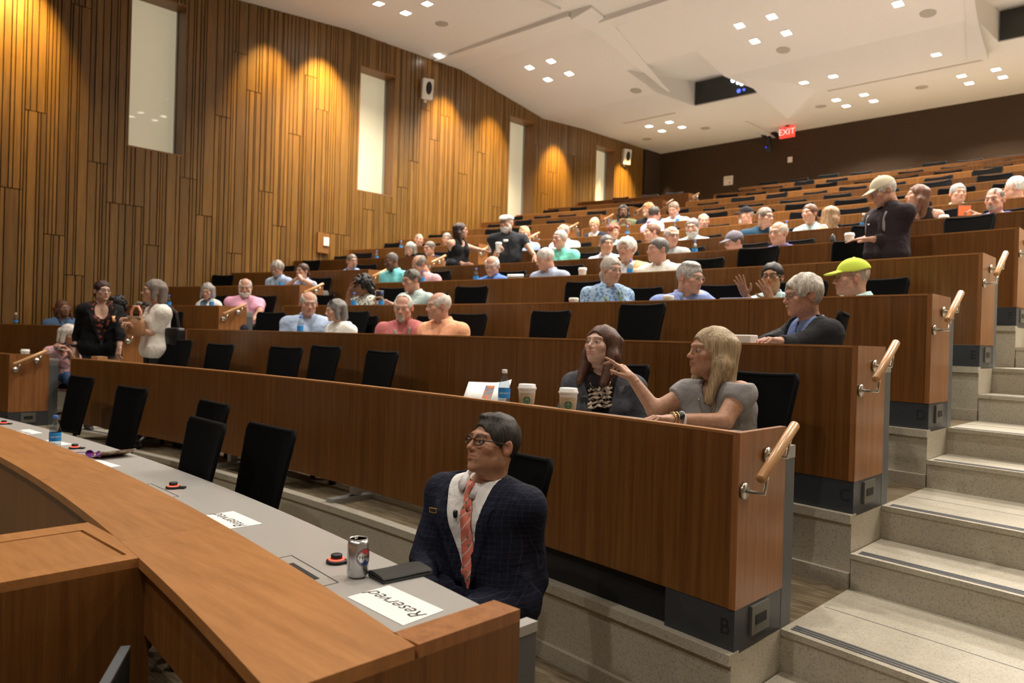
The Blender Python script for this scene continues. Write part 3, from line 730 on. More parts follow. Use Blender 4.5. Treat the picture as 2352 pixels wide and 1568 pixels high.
# ------------------------------------------------------------------ people: distance fields meshed with surface nets
def v3(*a): return np.array(a, np.float64)
class Grid:
    def __init__(s, lo, hi, h):
        s.ax = [np.arange(lo[k], hi[k] + h, h, dtype=np.float32) for k in range(3)]
        s.h = h; s.D = np.full([len(a) for a in s.ax], 1e3, np.float32)
    def block(s, lo, hi):
        sl = []; ax = []
        for k in range(3):
            a = s.ax[k]; i0 = max(0, int((lo[k] - a[0]) / s.h)); i1 = min(len(a), int((hi[k] - a[0]) / s.h) + 2)
            if i1 <= i0: return None
            sl.append(slice(i0, i1)); ax.append(a[i0:i1])
        return tuple(sl), (ax[0][:, None, None], ax[1][None, :, None], ax[2][None, None, :])
def d_cone(P, a, b, ra, rb):
    a = np.asarray(a, np.float32); b = np.asarray(b, np.float32); ba = b - a; L2 = float(ba @ ba) + 1e-12
    X, Y, Z = P[0] - a[0], P[1] - a[1], P[2] - a[2]
    h = np.clip((X * ba[0] + Y * ba[1] + Z * ba[2]) / L2, 0, 1)
    return np.sqrt((X - ba[0] * h) ** 2 + (Y - ba[1] * h) ** 2 + (Z - ba[2] * h) ** 2) - (ra + (rb - ra) * h)
def d_ell(P, c, r, Rm=None):
    X, Y, Z = P[0] - c[0], P[1] - c[1], P[2] - c[2]
    if Rm is not None: X, Y, Z = (X * Rm[0][0] + Y * Rm[1][0] + Z * Rm[2][0], X * Rm[0][1] + Y * Rm[1][1] + Z * Rm[2][1], X * Rm[0][2] + Y * Rm[1][2] + Z * Rm[2][2])
    k0 = np.sqrt((X / r[0]) ** 2 + (Y / r[1]) ** 2 + (Z / r[2]) ** 2); k1 = np.sqrt((X / r[0] ** 2) ** 2 + (Y / r[1] ** 2) ** 2 + (Z / r[2] ** 2) ** 2) + 1e-9
    return k0 * (k0 - 1) / k1
def smin(a, b, k):
    if k <= 0: return np.minimum(a, b)
    h = np.clip(.5 + .5 * (b - a) / k, 0, 1); return b + (a - b) * h - k * h * (1 - h)
def smax(a, b, k): return -smin(-a, -b, k)
def surfnet(ax, D):
    S = D < 0; nx, ny, nz = D.shape
    c = [S[i:nx - 1 + i, j:ny - 1 + j, k:nz - 1 + k] for i in (0, 1) for j in (0, 1) for k in (0, 1)]
    cnt = sum(x.astype(np.int8) for x in c); act = (cnt > 0) & (cnt < 8)
    I, J, K = np.nonzero(act); n = len(I)
    if n == 0: return np.zeros((0, 3)), np.zeros((0, 4), int)
    idx = np.full(act.shape, -1, np.int32); idx[I, J, K] = np.arange(n)
    acc = np.zeros((n, 3)); m = np.zeros(n)
    cor = {(i, j, k): D[I + i, J + j, K + k] for i in (0, 1) for j in (0, 1) for k in (0, 1)}
    for p in cor:
        for d in range(3):
            if p[d] == 0:
                q = list(p); q[d] = 1; q = tuple(q); a, b = cor[p], cor[q]; x = (a < 0) != (b < 0)
                t = np.where(x, a / np.where(x, a - b, 1), 0)
                for e in range(3): acc[:, e] += np.where(x, p[e] + (t if e == d else 0), 0)
                m += x
    acc /= m[:, None]
    g = [np.asarray(a) for a in ax]; base = [I, J, K]
    V = np.stack([g[e][base[e]] + acc[:, e] * (g[e][1] - g[e][0]) for e in range(3)], 1)
    F = []
    for d in range(3):
        o1, o2 = (d + 1) % 3, (d + 2) % 3
        A = [slice(1, s - 1) for s in (nx, ny, nz)]; B = list(A); A[d] = slice(0, (nx, ny, nz)[d] - 1); B[d] = slice(1, (nx, ny, nz)[d])
        sa, sb = S[tuple(A)], S[tuple(B)]; q = np.argwhere(sa != sb)
        if len(q) == 0: continue
        flip = sa[tuple(q.T)]
        off = np.ones(3, int); off[d] = 0; q = q + off
        def cell(u, v):
            r = q.copy(); r[:, o1] -= u; r[:, o2] -= v; return idx[r[:, 0], r[:, 1], r[:, 2]]
        f = np.stack([cell(1, 1), cell(0, 1), cell(0, 0), cell(1, 0)], 1)
        f[~flip] = f[~flip][:, ::-1]; F.append(f)
    F = np.concatenate(F); F = F[(F >= 0).all(1)]
    return V, F
def field_mesh(fn, lo, hi, h):
    g = Grid(lo, hi, h); P = (g.ax[0][:, None, None], g.ax[1][None, :, None], g.ax[2][None, None, :])
    return surfnet(g.ax, np.broadcast_to(fn(P), g.D.shape).astype(np.float32))

# ---- heads: origin midway between chin and crown, face towards +Y
def head_field(P, sex='m', ears=True):
    f = sex == 'f'; w = .94 if f else 1.0
    d = d_ell(P, (0, -.018, .030), (.076 * w, .096, .088))
    d = smin(d, d_ell(P, (0, .028, -.032), (.060 * w, .062, .078)), .03)
    d = smin(d, d_ell(P, (0, .022, -.070), ((.047 if f else .055), .056, .044)), .022)
    d = smin(d, d_ell(P, (0, .072, -.098), (.017 if f else .023, .018, .017)), .022)
    ax_ = np.abs(P[0]); Q = (ax_, P[1], P[2])
    d = smin(d, d_ell(Q, ((.040 if f else .049) , -.002, -.062), (.018, .026, .024)), .03)
    d = smin(d, d_ell(Q, (.043 * w, .058, -.022), (.021, .020, .017)), .022)
    d = smin(d, d_cone(Q, (.0, .080, .022), (.040, .070, .024), .012 if f else .014, .010), .014)
    d = smax(d, -d_ell(Q, (.031, .098, .001), (.020, .020, .013)), .012)
    d = smin(d, d_ell(Q, (.031, .071, .000), (.0155, .0145, .0135)), .005)
    slit = d_ell(Q, (.031, .092, -.0018), (.0145, .016, .0040))
    d = smax(d, -slit, .0015)
    nw = .85 if f else 1.0
    d = smin(d, d_cone(P, (0, .083, .014), (0, .104, -.024), .0075 * nw, .0095 * nw), .010)
    d = smin(d, d_ell(P, (0, .105, -.029), (.0115 * nw, .0115, .0095)), .007)
    d = smin(d, d_ell(Q, (.0125 * nw, .093, -.032), (.0075, .0100, .0075)), .006)
    d = smax(d, -d_ell(Q, (.0065, .098, -.0415), (.0038, .006, .0035)), .003)
    d = smin(d, d_ell(P, (0, .078, -.060), (.026, .017, .018)), .015)
    d = smin(d, d_cone(Q, (.004, .0925, -.0545), (.022, .080, -.0595), .0052, .0028), .006)
    d = smin(d, d_cone(Q, (0, .0905, -.0670), (.018, .081, -.0630), .0068, .0030), .006)
    d = smax(d, -d_cone(Q, (0, .103, -.0605), (.023, .086, -.0605), .0028, .0018), .003)
    d = smax(d, -d_ell(P, (0, .097, -.079), (.020, .008, .0045)), .006)
    d = smin(d, d_cone(P, (0, -.030, -.05), (0, -.034, -.125), .050 if f else .057, .050 if f else .056), .03)
    if ears:
        c, s = math.cos(.45), math.sin(.45)
        Er = ((c, -s, 0), (s, c, 0), (0, 0, 1)); e = d_ell(Q, (.083 * w, -.014, -.006), (.0085, .019, .032), Er)
        e = smax(e, -d_ell(Q, (.0925 * w, -.008, -.001), (.0085, .0115, .020), Er), .003)
        d = smin(d, e, .006)
    return d
SKINS = {'fair': (.50, .285, .195), 'pale': (.56, .355, .27), 'rosy': (.465, .245, .168), 'tan': (.41, .215, .13), 'olive': (.42, .22, .125), 'brown': (.23, .105, .055), 'dark': (.14, .066, .038)}
def head_cols(V, skin, brow, sex, lips=None):
    s = np.array(SKINS[skin]); C = np.tile(np.append(s, 1.0), (len(V), 1))
    x, y, z = np.abs(V[:, 0]), V[:, 1], V[:, 2]
    lp = np.array(lips) if lips is not None else s * np.array([.92, .62, .60]) if sex == 'f' else s * np.array([.88, .70, .68])
    def mixin(m, c, a): C[:, :3] = C[:, :3] * (1 - (m * a)[:, None]) + np.array(c) * (m * a)[:, None]
    q = np.clip(1.2 - ((x / .024) ** 2 + ((z + .061) / .0125) ** 2), 0, 1) * (y > .078); mixin(np.clip(q * 3, 0, 1), lp, .9)
    bz = .0235 + .004 * np.sin(np.clip((x - .012) / .036, 0, 1) * PI) - (.0 if sex == 'f' else .002)
    b = np.clip(1.4 - np.abs(z - bz) / (.0033 if sex == 'f' else .0045), 0, 1) * (x > .010) * (x < .050) * (y > .05); mixin(b, brow, .82)
    ls = np.clip(1.3 - np.abs(z - (.0042 - 28 * (x - .031) ** 2)) / .0024, 0, 1) * (np.abs(x - .031) < .0165) * (y > .06); mixin(ls, np.minimum(np.array(brow), .12), .75 if sex == 'f' else .5)
    ck = np.clip(1 - (((x - .042) / .022) ** 2 + ((z + .030) / .022) ** 2), 0, 1) * (y > .04); mixin(ck, s * np.array([1.06, .80, .76]), .6)
    ns = np.clip(1 - ((x / .016) ** 2 + ((z + .030) / .013) ** 2), 0, 1) * (y > .095); mixin(ns, s * np.array([1.04, .82, .78]), .6)
    er = (x > .079); mixin(er.astype(float), s * np.array([1.02, .80, .76]), .6)
    return C
def eyeball(cx, n=14, m=9, look=(0, 0)):
    V = []; C = []; F = []; r = .0122
    ly, lz = math.sin(look[0]) * .35, math.sin(look[1]) * .35
    g = np.array([ly, 1, lz]); g /= np.linalg.norm(g)
    u = np.cross(g, [0, 0, 1]); u /= np.linalg.norm(u); t = np.cross(u, g)
    for j in range(m):
        th = [0, .20, .25, .40, .54, .58, .8, 1.2, 1.7][j]
        c = (.012, .010, .010) if th <= .22 else (.075, .045, .026) if th < .56 else (.40, .36, .335)
        for k in range(n):
            a = 2 * PI * k / n; p = (g * math.cos(th) + (u * math.cos(a) + t * math.sin(a)) * math.sin(th)) * r
            V.append((cx + p[0], .0738 + p[1], -.0012 + p[2])); C.append((*c, 1))
    for j in range(m - 1):
        for k in range(n): F.append((j * n + k, (j + 1) * n + k, (j + 1) * n + (k + 1) % n, j * n + (k + 1) % n))
    return np.array(V), np.array(F), np.array(C)
HEADS = {}
def head_mesh(sex, h):
    if (sex, h) not in HEADS: HEADS[sex, h] = field_mesh(lambda P: head_field(P, sex), (-.105, -.130, -.135), (.105, .128, .130), h)
    return HEADS[sex, h]
# ---- hair
def hair_field(style, P):
    X, Y, Z = P; Q = (np.abs(X), Y, Z)
    wob = .0030 * np.sin(46 * X + 17 * Y + 5 * Z) * np.sin(11 * Z + 31 * X - 8 * Y) + .0016 * np.sin(118 * X + 40 * Y) + .0014 * np.sin(95 * Y + 30 * Z)
    off = {'buzz': -.005, 'wavy': .010, 'puffy': .014, 'short': .001}.get(style, .002)
    d = d_ell(P, (0, -.019, .032), (.0825 + off, .1025 + off, .0915 + off)) + wob * (1.9 if style in ('wavy', 'puffy') else 1)
    face = d_ell(P, (0, .105, -.034), (.066, .078, .098))
    earc = d_ell(Q, (.088, -.006, -.016), (.022, .026, .034))
    low = np.maximum(-(Z + .058 - np.clip((Y + .03) * 1.1, 0, .06)), -1)
    bottom = -(Z + .062 - np.clip((Y + .045) * .9, 0, .055))
    if style in ('short', 'wavy', 'puffy', 'buzz', 'receding', 'ring', 'bald', 'side'):
        d = smax(d, -face, .008); d = smax(d, bottom, .006); d = smax(d, -earc, .004)
        if style == 'receding': d = smax(d, -d_ell(Q, (.030, .085, .085), (.050, .075, .050)), .01)
        if style in ('ring', 'bald'): d = smax(d, -d_ell(P, (0, .018, .105), (.068 if style == 'ring' else .077, .115, .078 if style == 'ring' else .098)), .008)
        if style == 'side':
            d = smin(d, d_ell(P, (.010, .000, .098), (.060, .070, .022)) + wob, .02)
        return d
    top = smax(d, -face, .008)
    if style == 'long':
        s = d_cone(Q, (.060, -.010, .040), (.082, -.008, -.06), .030, .032)
        s = smin(s, d_cone(Q, (.082, -.008, -.06), (.080, .030, -.225), .034, .024), .03)
        s = smin(s, d_cone(Q, (.050, -.070, .03), (.066, -.055, -.235), .044, .036), .04)
        s = smin(s, d_cone(P, (0, -.080, .02), (0, -.080, -.22), .048, .038), .04)
        d = smin(top, s + wob * 1.0, .035); d = smax(d, -d_ell(P, (0, .100, -.045), (.059, .085, .100)), .006)
        return d
    if style == 'bob':
        s = d_cone(Q, (.066, -.005, .04), (.086, .012, -.085), .026, .024)
        s = smin(s, d_cone(Q, (.050, -.075, .02), (.060, -.070, -.095), .042, .036), .03); s = smin(s, d_cone(P, (0, -.088, .02), (0, -.088, -.095), .045, .036), .03)
        d = smin(top, s + wob * 1.2, .02); return smax(d, -d_ell(P, (0, .100, -.045), (.061, .085, .095)), .006)
    if style == 'bun':      # drawn back into a low ponytail
        d = smax(top, bottom, .01); d = smax(d, -earc, .004)
        s = d_cone(P, (0, -.105, .00), (0, -.140, -.045), .026, .026); s = smin(s, d_cone(P, (0, -.140, -.045), (0, -.120, -.15), .026, .012), .015)
        return smin(d, s + wob, .015)
    if style == 'sidepony':
        d = smax(top, bottom, .01); s = d_cone(P, (.03, -.100, .02), (.075, -.105, -.04), .028, .030); s = smin(s, d_cone(P, (.075, -.105, -.04), (.085, -.060, -.16), .030, .012), .02)
        return smin(d, s + wob, .02)
    if style == 'braids':
        d = top
        for sx in (-1, 1):
            for q in range(3):
                x = sx * (.074 + .010 * q); y = -.02 - .028 * q + .04 * (q == 0)
                c = d_cone(P, (x, y, .02), (x * 1.12, y + .01, -.20), .017, .012) + .003 * np.sin(160 * Z + 2 * q)
                d = smin(d, c, .008)
        s = d_cone(P, (0, -.09, .02), (0, -.09, -.19), .05, .035); d = smin(d, s + wob, .02)
        return smax(d, -d_ell(P, (0, .105, -.045), (.060, .085, .095)), .006)
    if style == 'curly':
        rr = np.random.default_rng(3); d = top
        for _ in range(70):
            a = rr.uniform(0, 2 * PI); u = rr.uniform(-.45, 1); s = math.sqrt(1 - u * u)
            c = (s * math.cos(a) * .100, s * math.sin(a) * .108 - .022, u * .10 + .026)
            if c[1] > .055 and c[2] < .072: continue
            d = smin(d, d_ell(P, c, (.028, .028, .026)), .008)
        for sx in (-1, 1):
            for q in range(5): d = smin(d, d_ell(P, (sx * (.085 + .012 * (q % 2)), -.03 - .01 * q, -.04 - .028 * q), (.036, .036, .030)), .012)
        for q in range(4): d = smin(d, d_ell(P, ((q - 1.5) * .035, -.11, -.05 - .02 * (q % 2)), (.04, .035, .05)), .012)
        return smax(d + wob, -d_ell(P, (0, .108, -.040), (.060, .085, .092)), .006)
    return top
HAIRM = {}
def hair_mesh(style, h):
    if (style, h) not in HAIRM:
        lo = (-.135, -.18, -.27) if style in ('long', 'braids', 'sidepony', 'bun', 'curly', 'bob') else (-.11, -.14, -.085)
        HAIRM[style, h] = field_mesh(lambda P: hair_field(style, P), lo, (.135, .115, .150), h)
    return HAIRM[style, h]
def beard_field(P, kind):
    Q = (np.abs(P[0]), P[1], P[2])
    wob = .0016 * np.sin(150 * P[0] + 60 * P[2]) * np.sin(90 * P[1] + 130 * P[2])
    ms = d_cone(Q, (.002, .0945, -.0500), (.026, .082, -.060), .0075, .005) + wob
    if kind == 'moustache': return ms
    full = head_field(P, 'm', False) - (.011 if kind == 'full' else .006) + wob * 1.5
    if kind == 'goatee': lim = d_ell(P, (0, .085, -.085), (.032, .035, .034))
    else: lim = smin(d_ell(P, (0, .060, -.095), (.075, .065, .045)), d_ell(Q, (.062, .015, -.050), (.022, .035, .050)), .01)
    d = smax(full, lim, .006); d = smin(d, ms, .006)
    return smax(d, -d_ell(P, (0, .100, -.062), (.020, .024, .0065)), .003)
def hat_field(P, kind):
    X, Y, Z = P
    if kind == 'flatcap':
        d = d_ell(P, (0, -.004, .070), (.094, .122, .046)); d = smin(d, d_ell(P, (0, .100, .050), (.062, .050, .010)), .018)
        return smax(d, -d_ell(P, (0, -.018, .026), (.080, .100, .088)), .004)
    dm = d_ell(P, (0, -.018, .036), (.089, .109, .096)); dm = smax(dm, .034 - Z - .12 * (Y + .02) * 0 - np.clip(-Y, 0, .1) * -.25, .004)
    dm = np.minimum(dm, d_ell(P, (0, -.018, .133), (.010, .010, .006)))
    bill = d_ell(P, (0, .108, .036), (.070, .070, .030)); sh = np.abs(Z - (.046 - ((X / .07) ** 2) * .018 - np.clip(Y - .09, 0, 1) * .30)) - .0045
    bill = smax(smax(bill, sh, .003), .06 - Y, .003)
    d = np.minimum(dm, bill)
    return smax(d, -d_ell(P, (0, -.018, .028), (.080, .100, .086)), .003)
PARTM = {}
def part_mesh(key, fn, lo, hi, h):
    if (key, h) not in PARTM: PARTM[key, h] = field_mesh(fn, lo, hi, h)
    return PARTM[key, h]
# ---- hands: wrist at origin, fingers along +Y, palm down (-Z), thumb on +X side
def hand_mesh(pose, h=.0042):
    if ('hand', pose, h) in PARTM: return PARTM['hand', pose, h]
    curl = {'relax': (.35, .45, .30), 'flat': (.06, .08, .05), 'grip': (.85, .95, .6), 'point': (.75, .95, .6), 'spread': (.12, .15, .1)}[pose]
    prims = [((-.022, .012, 0), (-.028, .085, 0), .0155, .0125), ((0, .01, 0), (-.005, .090, .002), .016, .013), ((.018, .012, 0), (.022, .088, .0), .0155, .0125), ((0, -.03, 0), (0, .02, 0), .024, .021)]
    ln = [(.044, .027, .021), (.049, .031, .022), (.045, .029, .021), (.036, .022, .019)]
    bx = [.027, .009, -.010, -.028]; fg = []
    for k in range(4):
        p = np.array([bx[k], .092 - (.008 if k == 3 else 0) - (.003 if k == 0 else 0), .001]); ang = 0; sp = (bx[k]) * (2.2 if pose in ('flat', 'relax', 'point') else 7 if pose == 'spread' else 1.0)
        for j in range(3):
            c = curl[j] * (.15 if (pose == 'point' and k == 0) else .45 if (pose == 'point' and k == 1) else 1) * (1 + .12 * k * (pose == 'relax')); ang += c
            q = p + ln[k][j] * np.array([math.sin(sp) * math.cos(ang), math.cos(sp) * math.cos(ang), -math.sin(ang)])
            fg.append((tuple(p), tuple(q), .0088 - .0009 * j - (.001 if k == 3 else 0), .0080 - .0009 * j - (.001 if k == 3 else 0))); p = q
    tA = {'grip': (.55, -.75), 'flat': (.75, -.1), 'spread': (1.0, -.15)}.get(pose, (.55, -.35))
    p0 = np.array([.020, .012, -.004]); dr = np.array([math.sin(tA[0]), math.cos(tA[0]), tA[1]]); dr /= np.linalg.norm(dr)
    p1 = p0 + dr * .045; d2 = dr + np.array([-.35, .35, -.15]); d2 /= np.linalg.norm(d2); p2 = p1 + d2 * .032; p3 = p2 + (d2 + np.array([-.2, .1, 0])) * .024
    th = [(p0, p1, .0145, .0105), (p1, p2, .0105, .0092), (p2, p3, .0092, .0078)]
    def fn(P):
        d = None
        for a in prims: e = d_cone(P, *a); d = e if d is None else smin(d, e, .014)
        d = np.maximum(d, np.abs(P[2]) - .0155) if False else d
        f = None
        for i, a in enumerate(fg):
            e = d_cone(P, *a); f = e if f is None else smin(f, e, .0022)
        d = smin(d, f, .005)
        for a in th: d = smin(d, d_cone(P, *a), .006)
        return d
    PARTM['hand', pose, h] = field_mesh(fn, (-.075, -.06, -.11), (.11, .215, .045), h)
    return PARTM['hand', pose, h]
# ---- spectacles
def glasses_mesh(col, dark=False, rim=.0016):
    m = MB()
    for s in (-1, 1):
        P = [(s * .033 + .0235 * math.cos(t), .097 - .010 * abs(math.cos(t)) * (s * math.cos(t) > 0), .000 + .0185 * math.sin(t) * (1 - .1 * (math.sin(t) < 0))) for t in np.linspace(0, 2 * PI, 18, endpoint=False)]
        m.tube(P, rim, 5, 0, closed=True)
        m.add([(p[0], p[1] - .0005, p[2]) for p in P], [tuple(range(18))], 1)
        m.tube([(s * .056, .088, .004), (s * .076, .070, .006), (s * .083, .0, .008), (s * .082, -.025, -.006)], rim, 5, 0)
    m.tube([(-.011, .097, .004), (0, .100, .007), (.011, .097, .004)], rim, 5, 0)
    return m
GL = {}
# ---- body
def rotz(a): return Matrix.Rotation(a, 3, 'Z')
def person(D):
    """one seated or standing figure. D: name data (see PEOPLE)"""
    H = v3(*D['h']); hero = D.get('q', 0); s = D.get('s', 1.04); sex = D['sex']; f = sex == 'f'
    hh = (.0058, .0046, .0034)[hero]; hb = (.017, .011, .0075)[hero]
    t = empty('person', tuple(D['base']), 0, D['label'], 'person')
    B = v3(*D['base'])
    yaw, pitch, roll = D['yaw'], D.get('pitch', 0), D.get('roll', 0)
    Rh = np.array(rotz(yaw) @ Matrix.Rotation(pitch, 3, 'X') @ Matrix.Rotation(roll, 3, 'Y'))
    def hw(V): return V * s @ Rh.T + H
    by = D['byaw']; right = v3(math.cos(by), math.sin(by), 0); fwd = v3(-math.sin(by), math.cos(by), 0); up = v3(0, 0, 1)
    hf = Rh @ v3(0, 1, 0); hfh = v3(hf[0], hf[1], 0)
    stand = D.get('stand', False); k_ = s * (.93 if f else 1.0)
    nb = H + Rh @ v3(0, -.030, -.055) * s + v3(0, 0, -.102 * s) - hfh * .018 - fwd * .012 * (0 if stand else 1) + v3(*D.get('nbo', (0, 0, 0)))
    if 'nb' in D: nb = H + v3(*D['nb'])
    sc_ = nb - up * .035
    pel = v3(B[0], B[1], B[2] + (.93 * s * (.97 if f else 1) if stand else .53))
    if stand: pel[:2] = sc_[:2] * .75 + pel[:2] * .25
    tz = sc_ - pel; tl = np.linalg.norm(tz); tu = tz / tl
    tf = fwd - tu * (fwd @ tu); tf /= np.linalg.norm(tf); tr = np.cross(tf, tu)
    def T(x, y, z): return pel + tr * x + tf * y + tu * (z * tl)
    sw = (.165 if f else .190) * s * D.get('wide', 1); wd = D.get('wide', 1)
    tilt = D.get('tilt', 0)
    shL, shR = sc_ - right * sw - up * (.030 + tilt), sc_ + right * sw - up * (.030 - tilt)
    if 'shl' in D: shL = v3(*D['shl'])
    if 'shr' in D: shR = v3(*D['shr'])
    # note: 'L' is on the -right side; facing +fwd that is the person's left
    aL, aR = D.get('al'), D.get('ar')
    def defarm(sh, sg):
        if stand: e = sh + right * sg * .05 - up * .29 * s - fwd * .02; w_ = e + fwd * .07 + right * sg * .01 - up * .25 * s
        else: e = sh + right * sg * .06 - up * .26 * s + fwd * .03; w_ = e + fwd * .22 - right * sg * .10 + up * .03
        return [e, w_, None, 'relax']
    arms = []
    for sh, sg, a in ((shL, -1, aL), (shR, 1, aR)):
        if a is None: e, w_, tip, pose = defarm(sh, sg); show = D.get('hands', stand)
        else: e, w_ = v3(*a[0]), v3(*a[1]); tip = v3(*a[2]) if a[2] is not None else None; pose = a[3]; show = True
        arms.append((sh, e, w_, tip, pose, show, sg))
    bl = .9 if f else 1.0; bf = D.get('belly', .0)
    prims = []     # (a, b, ra, rb, tag, k)
    cw = (.078 if f else .092) * wd * s
    for sg in (-1, 1):
        prims.append((T(sg * cw, .005, .82), T(sg * cw * .80, .01, .30), .098 * bl * s, .096 * bl * s, 'torso', .05))
        prims.append((T(sg * cw * .82, .0, .30), T(sg * .085, .0, -.02), .096 * bl * s, .118 * s, 'torso', .06))
        if f: prims.append((T(sg * .075, .075, .64), T(sg * .075, .07, .56), .062 * s, .06 * s, 'torso', .035))
        else: prims.append((T(sg * .08, .045, .72), T(sg * .08, .04, .60), .072 * s, .065 * s, 'torso', .05))
    if bf: prims.append((T(0, .05 + bf, .34), T(0, .05 + bf, .18), .11, .11, 'torso', .07))
    prims.append((sc_ - up * .005 - right * sw * .30, sc_ - up * .005 + right * sw * .30, .060 * s, .060 * s, 'torso', .05))
    neckr = (.047 if f else .057) * s
    hb_ = H + Rh @ v3(0, -.031, -.085) * s
    prims.append((nb - up * .03, hb_, neckr * 1.08, neckr * .98, 'neck', .03))
    for n_, (sh, e, w_, tip, pose, show, sg) in enumerate(arms):
        prims.append((sc_ + right * sg * sw * .35 - up * .012, sh, .058 * s, (.056 if f else .064) * s, 'torso', .045))
        prims.append((sh, e, (.050 if f else .058) * s, (.038 if f else .044) * s, 'ua%d' % n_, .03))
        prims.append((e, w_, (.038 if f else .043) * s, (.0235 if f else .027) * s, 'fa%d' % n_, .02))
    pts = np.array([p for q in prims for p in (q[0], q[1])]); lo = pts.min(0) - .17; hi = pts.max(0) + .17
    lo[2] = max(lo[2], B[2] + (.0 if stand else .36)); hi[2] = min(hi[2], max(H[2] + .02, max(a[2][2] for a in arms) + .08))
    def build(tags, off, cuts=(), h=hb, sleeves=None, post=None):
        g = Grid(lo - off, hi + off, h)
        for a, b, ra, rb, tg, k in prims:
            if tg not in tags: continue
            m_ = max(ra, rb) + off + k * 1.2 + h * 2
            blk = g.block(np.minimum(a, b) - m_, np.maximum(a, b) + m_)
            if blk is None: continue
            sl, P = blk; d = d_cone(P, a, b, ra, rb) - (off if tg == 'torso' else tags[tg] if isinstance(tags, dict) else off)
            if sleeves and tg in sleeves:
                c = a + (b - a) * sleeves[tg]; dr = (b - a) / np.linalg.norm(b - a)
                d = np.maximum(d, (P[0] - c[0]) * dr[0] + (P[1] - c[1]) * dr[1] + (P[2] - c[2]) * dr[2])
            g.D[sl] = smin(g.D[sl], d.astype(np.float32), k)
        P = (g.ax[0][:, None, None], g.ax[1][None, :, None], g.ax[2][None, None, :])
        if post: g.D = post(P, g.D)
        return g, P
    # body: torso, neck, arms, then head and hands
    g, P = build({q[4]: 0 for q in prims}, 0.0)
    V, F = surfnet(g.ax, g.D); C = np.tile(np.append(SKINS[D['skin']], 1.0), (len(V), 1))
    VV, FF, CC = [V], [F], [C]; nv = len(V)
    def addm(V, F, C):
        nonlocal nv
        VV.append(V); FF.append(np.asarray(F) + nv); CC.append(C); nv += len(V)
    hv, hfm = head_mesh(sex, hh); hv2 = hv.copy(); fs = D.get('face', (.96, 1, .96) if f else (1, 1, 1)); hv2 = hv2 * np.array(fs)
    brow = D.get('brow', tuple(c * .55 for c in D['hair'][1][:3])) if D['hair'] else (.25, .18, .13)
    addm(hw(hv2), hfm, head_cols(hv, D['skin'], brow, sex))
    for sx in (-1, 1):
        ev, ef, ec = eyeball(sx * .031, look=D.get('look', (0, 0))); addm(hw(ev * np.array(fs)), ef, ec)
    for sh, e, w_, tip, pose, show, sg in arms:
        if not show: continue
        d = (tip - w_) if tip is not None else (w_ - e); d = d / np.linalg.norm(d)
        pn = D.get('palm', (0, 0, -1)); pn = v3(*pn) - d * (v3(*pn) @ d); pn /= np.linalg.norm(pn)     # palm direction
        zc = -pn; xc = np.cross(d, zc); HV, HF = hand_mesh(pose, .0042 if hero else .0055)
        mir = 1 if (xc @ right) * -sg > 0 else -1     # thumb on the inner side
        Vh = HV * np.array([mir, 1, 1]) * (.88 if f else 1.0) * s
        HFm = HF if mir > 0 else HF[:, ::-1]
        addm(w_ + Vh @ np.stack([xc, d, zc]), HFm, np.tile(np.append(SKINS[D['skin']], 1.0), (len(Vh), 1)))
    V = np.concatenate(VV) - B; me = newmesh('body', V, np.concatenate(FF), M_SKIN, smooth=True)
    at = me.color_attributes.new('Col', 'FLOAT_COLOR', 'POINT'); at.data.foreach_set('color', np.concatenate(CC).astype(np.float32).ravel())
    o = bpy.data.objects.new('body', me); link(o, t)
    def put(name, V, F, mat, smooth=True): return mob(name, V - B, np.asarray(F), mat, t, None, smooth)
    # hair, hat, beard, spectacles
    if D['hair']:
        hv, hf_ = hair_mesh(D['hair'][0], (.0062, .005, .0036)[hero])
        put('hair', hw(hv * np.array(fs)), hf_, hair_mat(D['hair'][1]))
    if D.get('beard'):
        k, c = D['beard']; bv, bf_ = part_mesh('beard' + k, lambda P: beard_field(P, k), (-.09, -.03, -.16), (.09, .13, .0), (.0055, .0045, .0032)[hero])
        put('moustache' if k == 'moustache' else 'beard', hw(bv * np.array(fs)), bf_, hair_mat(c))
    if D.get('hat'):
        k, c = D['hat']; bv, bf_ = part_mesh('hat' + k, lambda P: hat_field(P, k), (-.11, -.14, -.02), (.11, .21, .15), (.006, .0045, .004)[hero])
        put('cap', hw(bv), bf_, plain('cap_%02d%02d%02d' % tuple(int(x * 99) for x in c[:3]), c, .85, spec=.2, bump=.2, bscale=300))
    if D.get('glasses'):
        gc = D['glasses']; gm = glasses_mesh(gc, D.get('dark', False), .0022 if D.get('thick') else .0013)
        put_ = mob('glasses', hw(np.array(gm.V)) - B, gm.F, [plain('specs_%02d%02d%02d' % tuple(int(x * 99) for x in gc[:3]), gc, .3), M_DLENS if D.get('dark') else M_LENS], t, gm.I, True)
    if D.get('uplens'):
        gm = glasses_mesh((.01, .01, .01), True, .0025); Vg = np.array(gm.V); a = .95
        Vg = Vg * np.array([1.05, .9, 1.15]); y, z = Vg[:, 1].copy(), Vg[:, 2].copy(); Vg[:, 1] = y * math.cos(a) - z * math.sin(a) - .005; Vg[:, 2] = y * math.sin(a) + z * math.cos(a) + .028
        mob('sunglasses', hw(Vg) - B, gm.F, [M_PLAST, M_DLENS], t, gm.I, True)
    # clothing
    kind, mat = D['top'][0], D['top'][1]
    nrm = up * .93 + fwd * .36; nrm /= np.linalg.norm(nrm)
    cut = {'tee': .040, 'shirt': .062, 'long': .062, 'jacket': .062, 'tank': -.055, 'blouse': -.03, 'cap_sleeve': -.025, 'hood': .05}[kind]
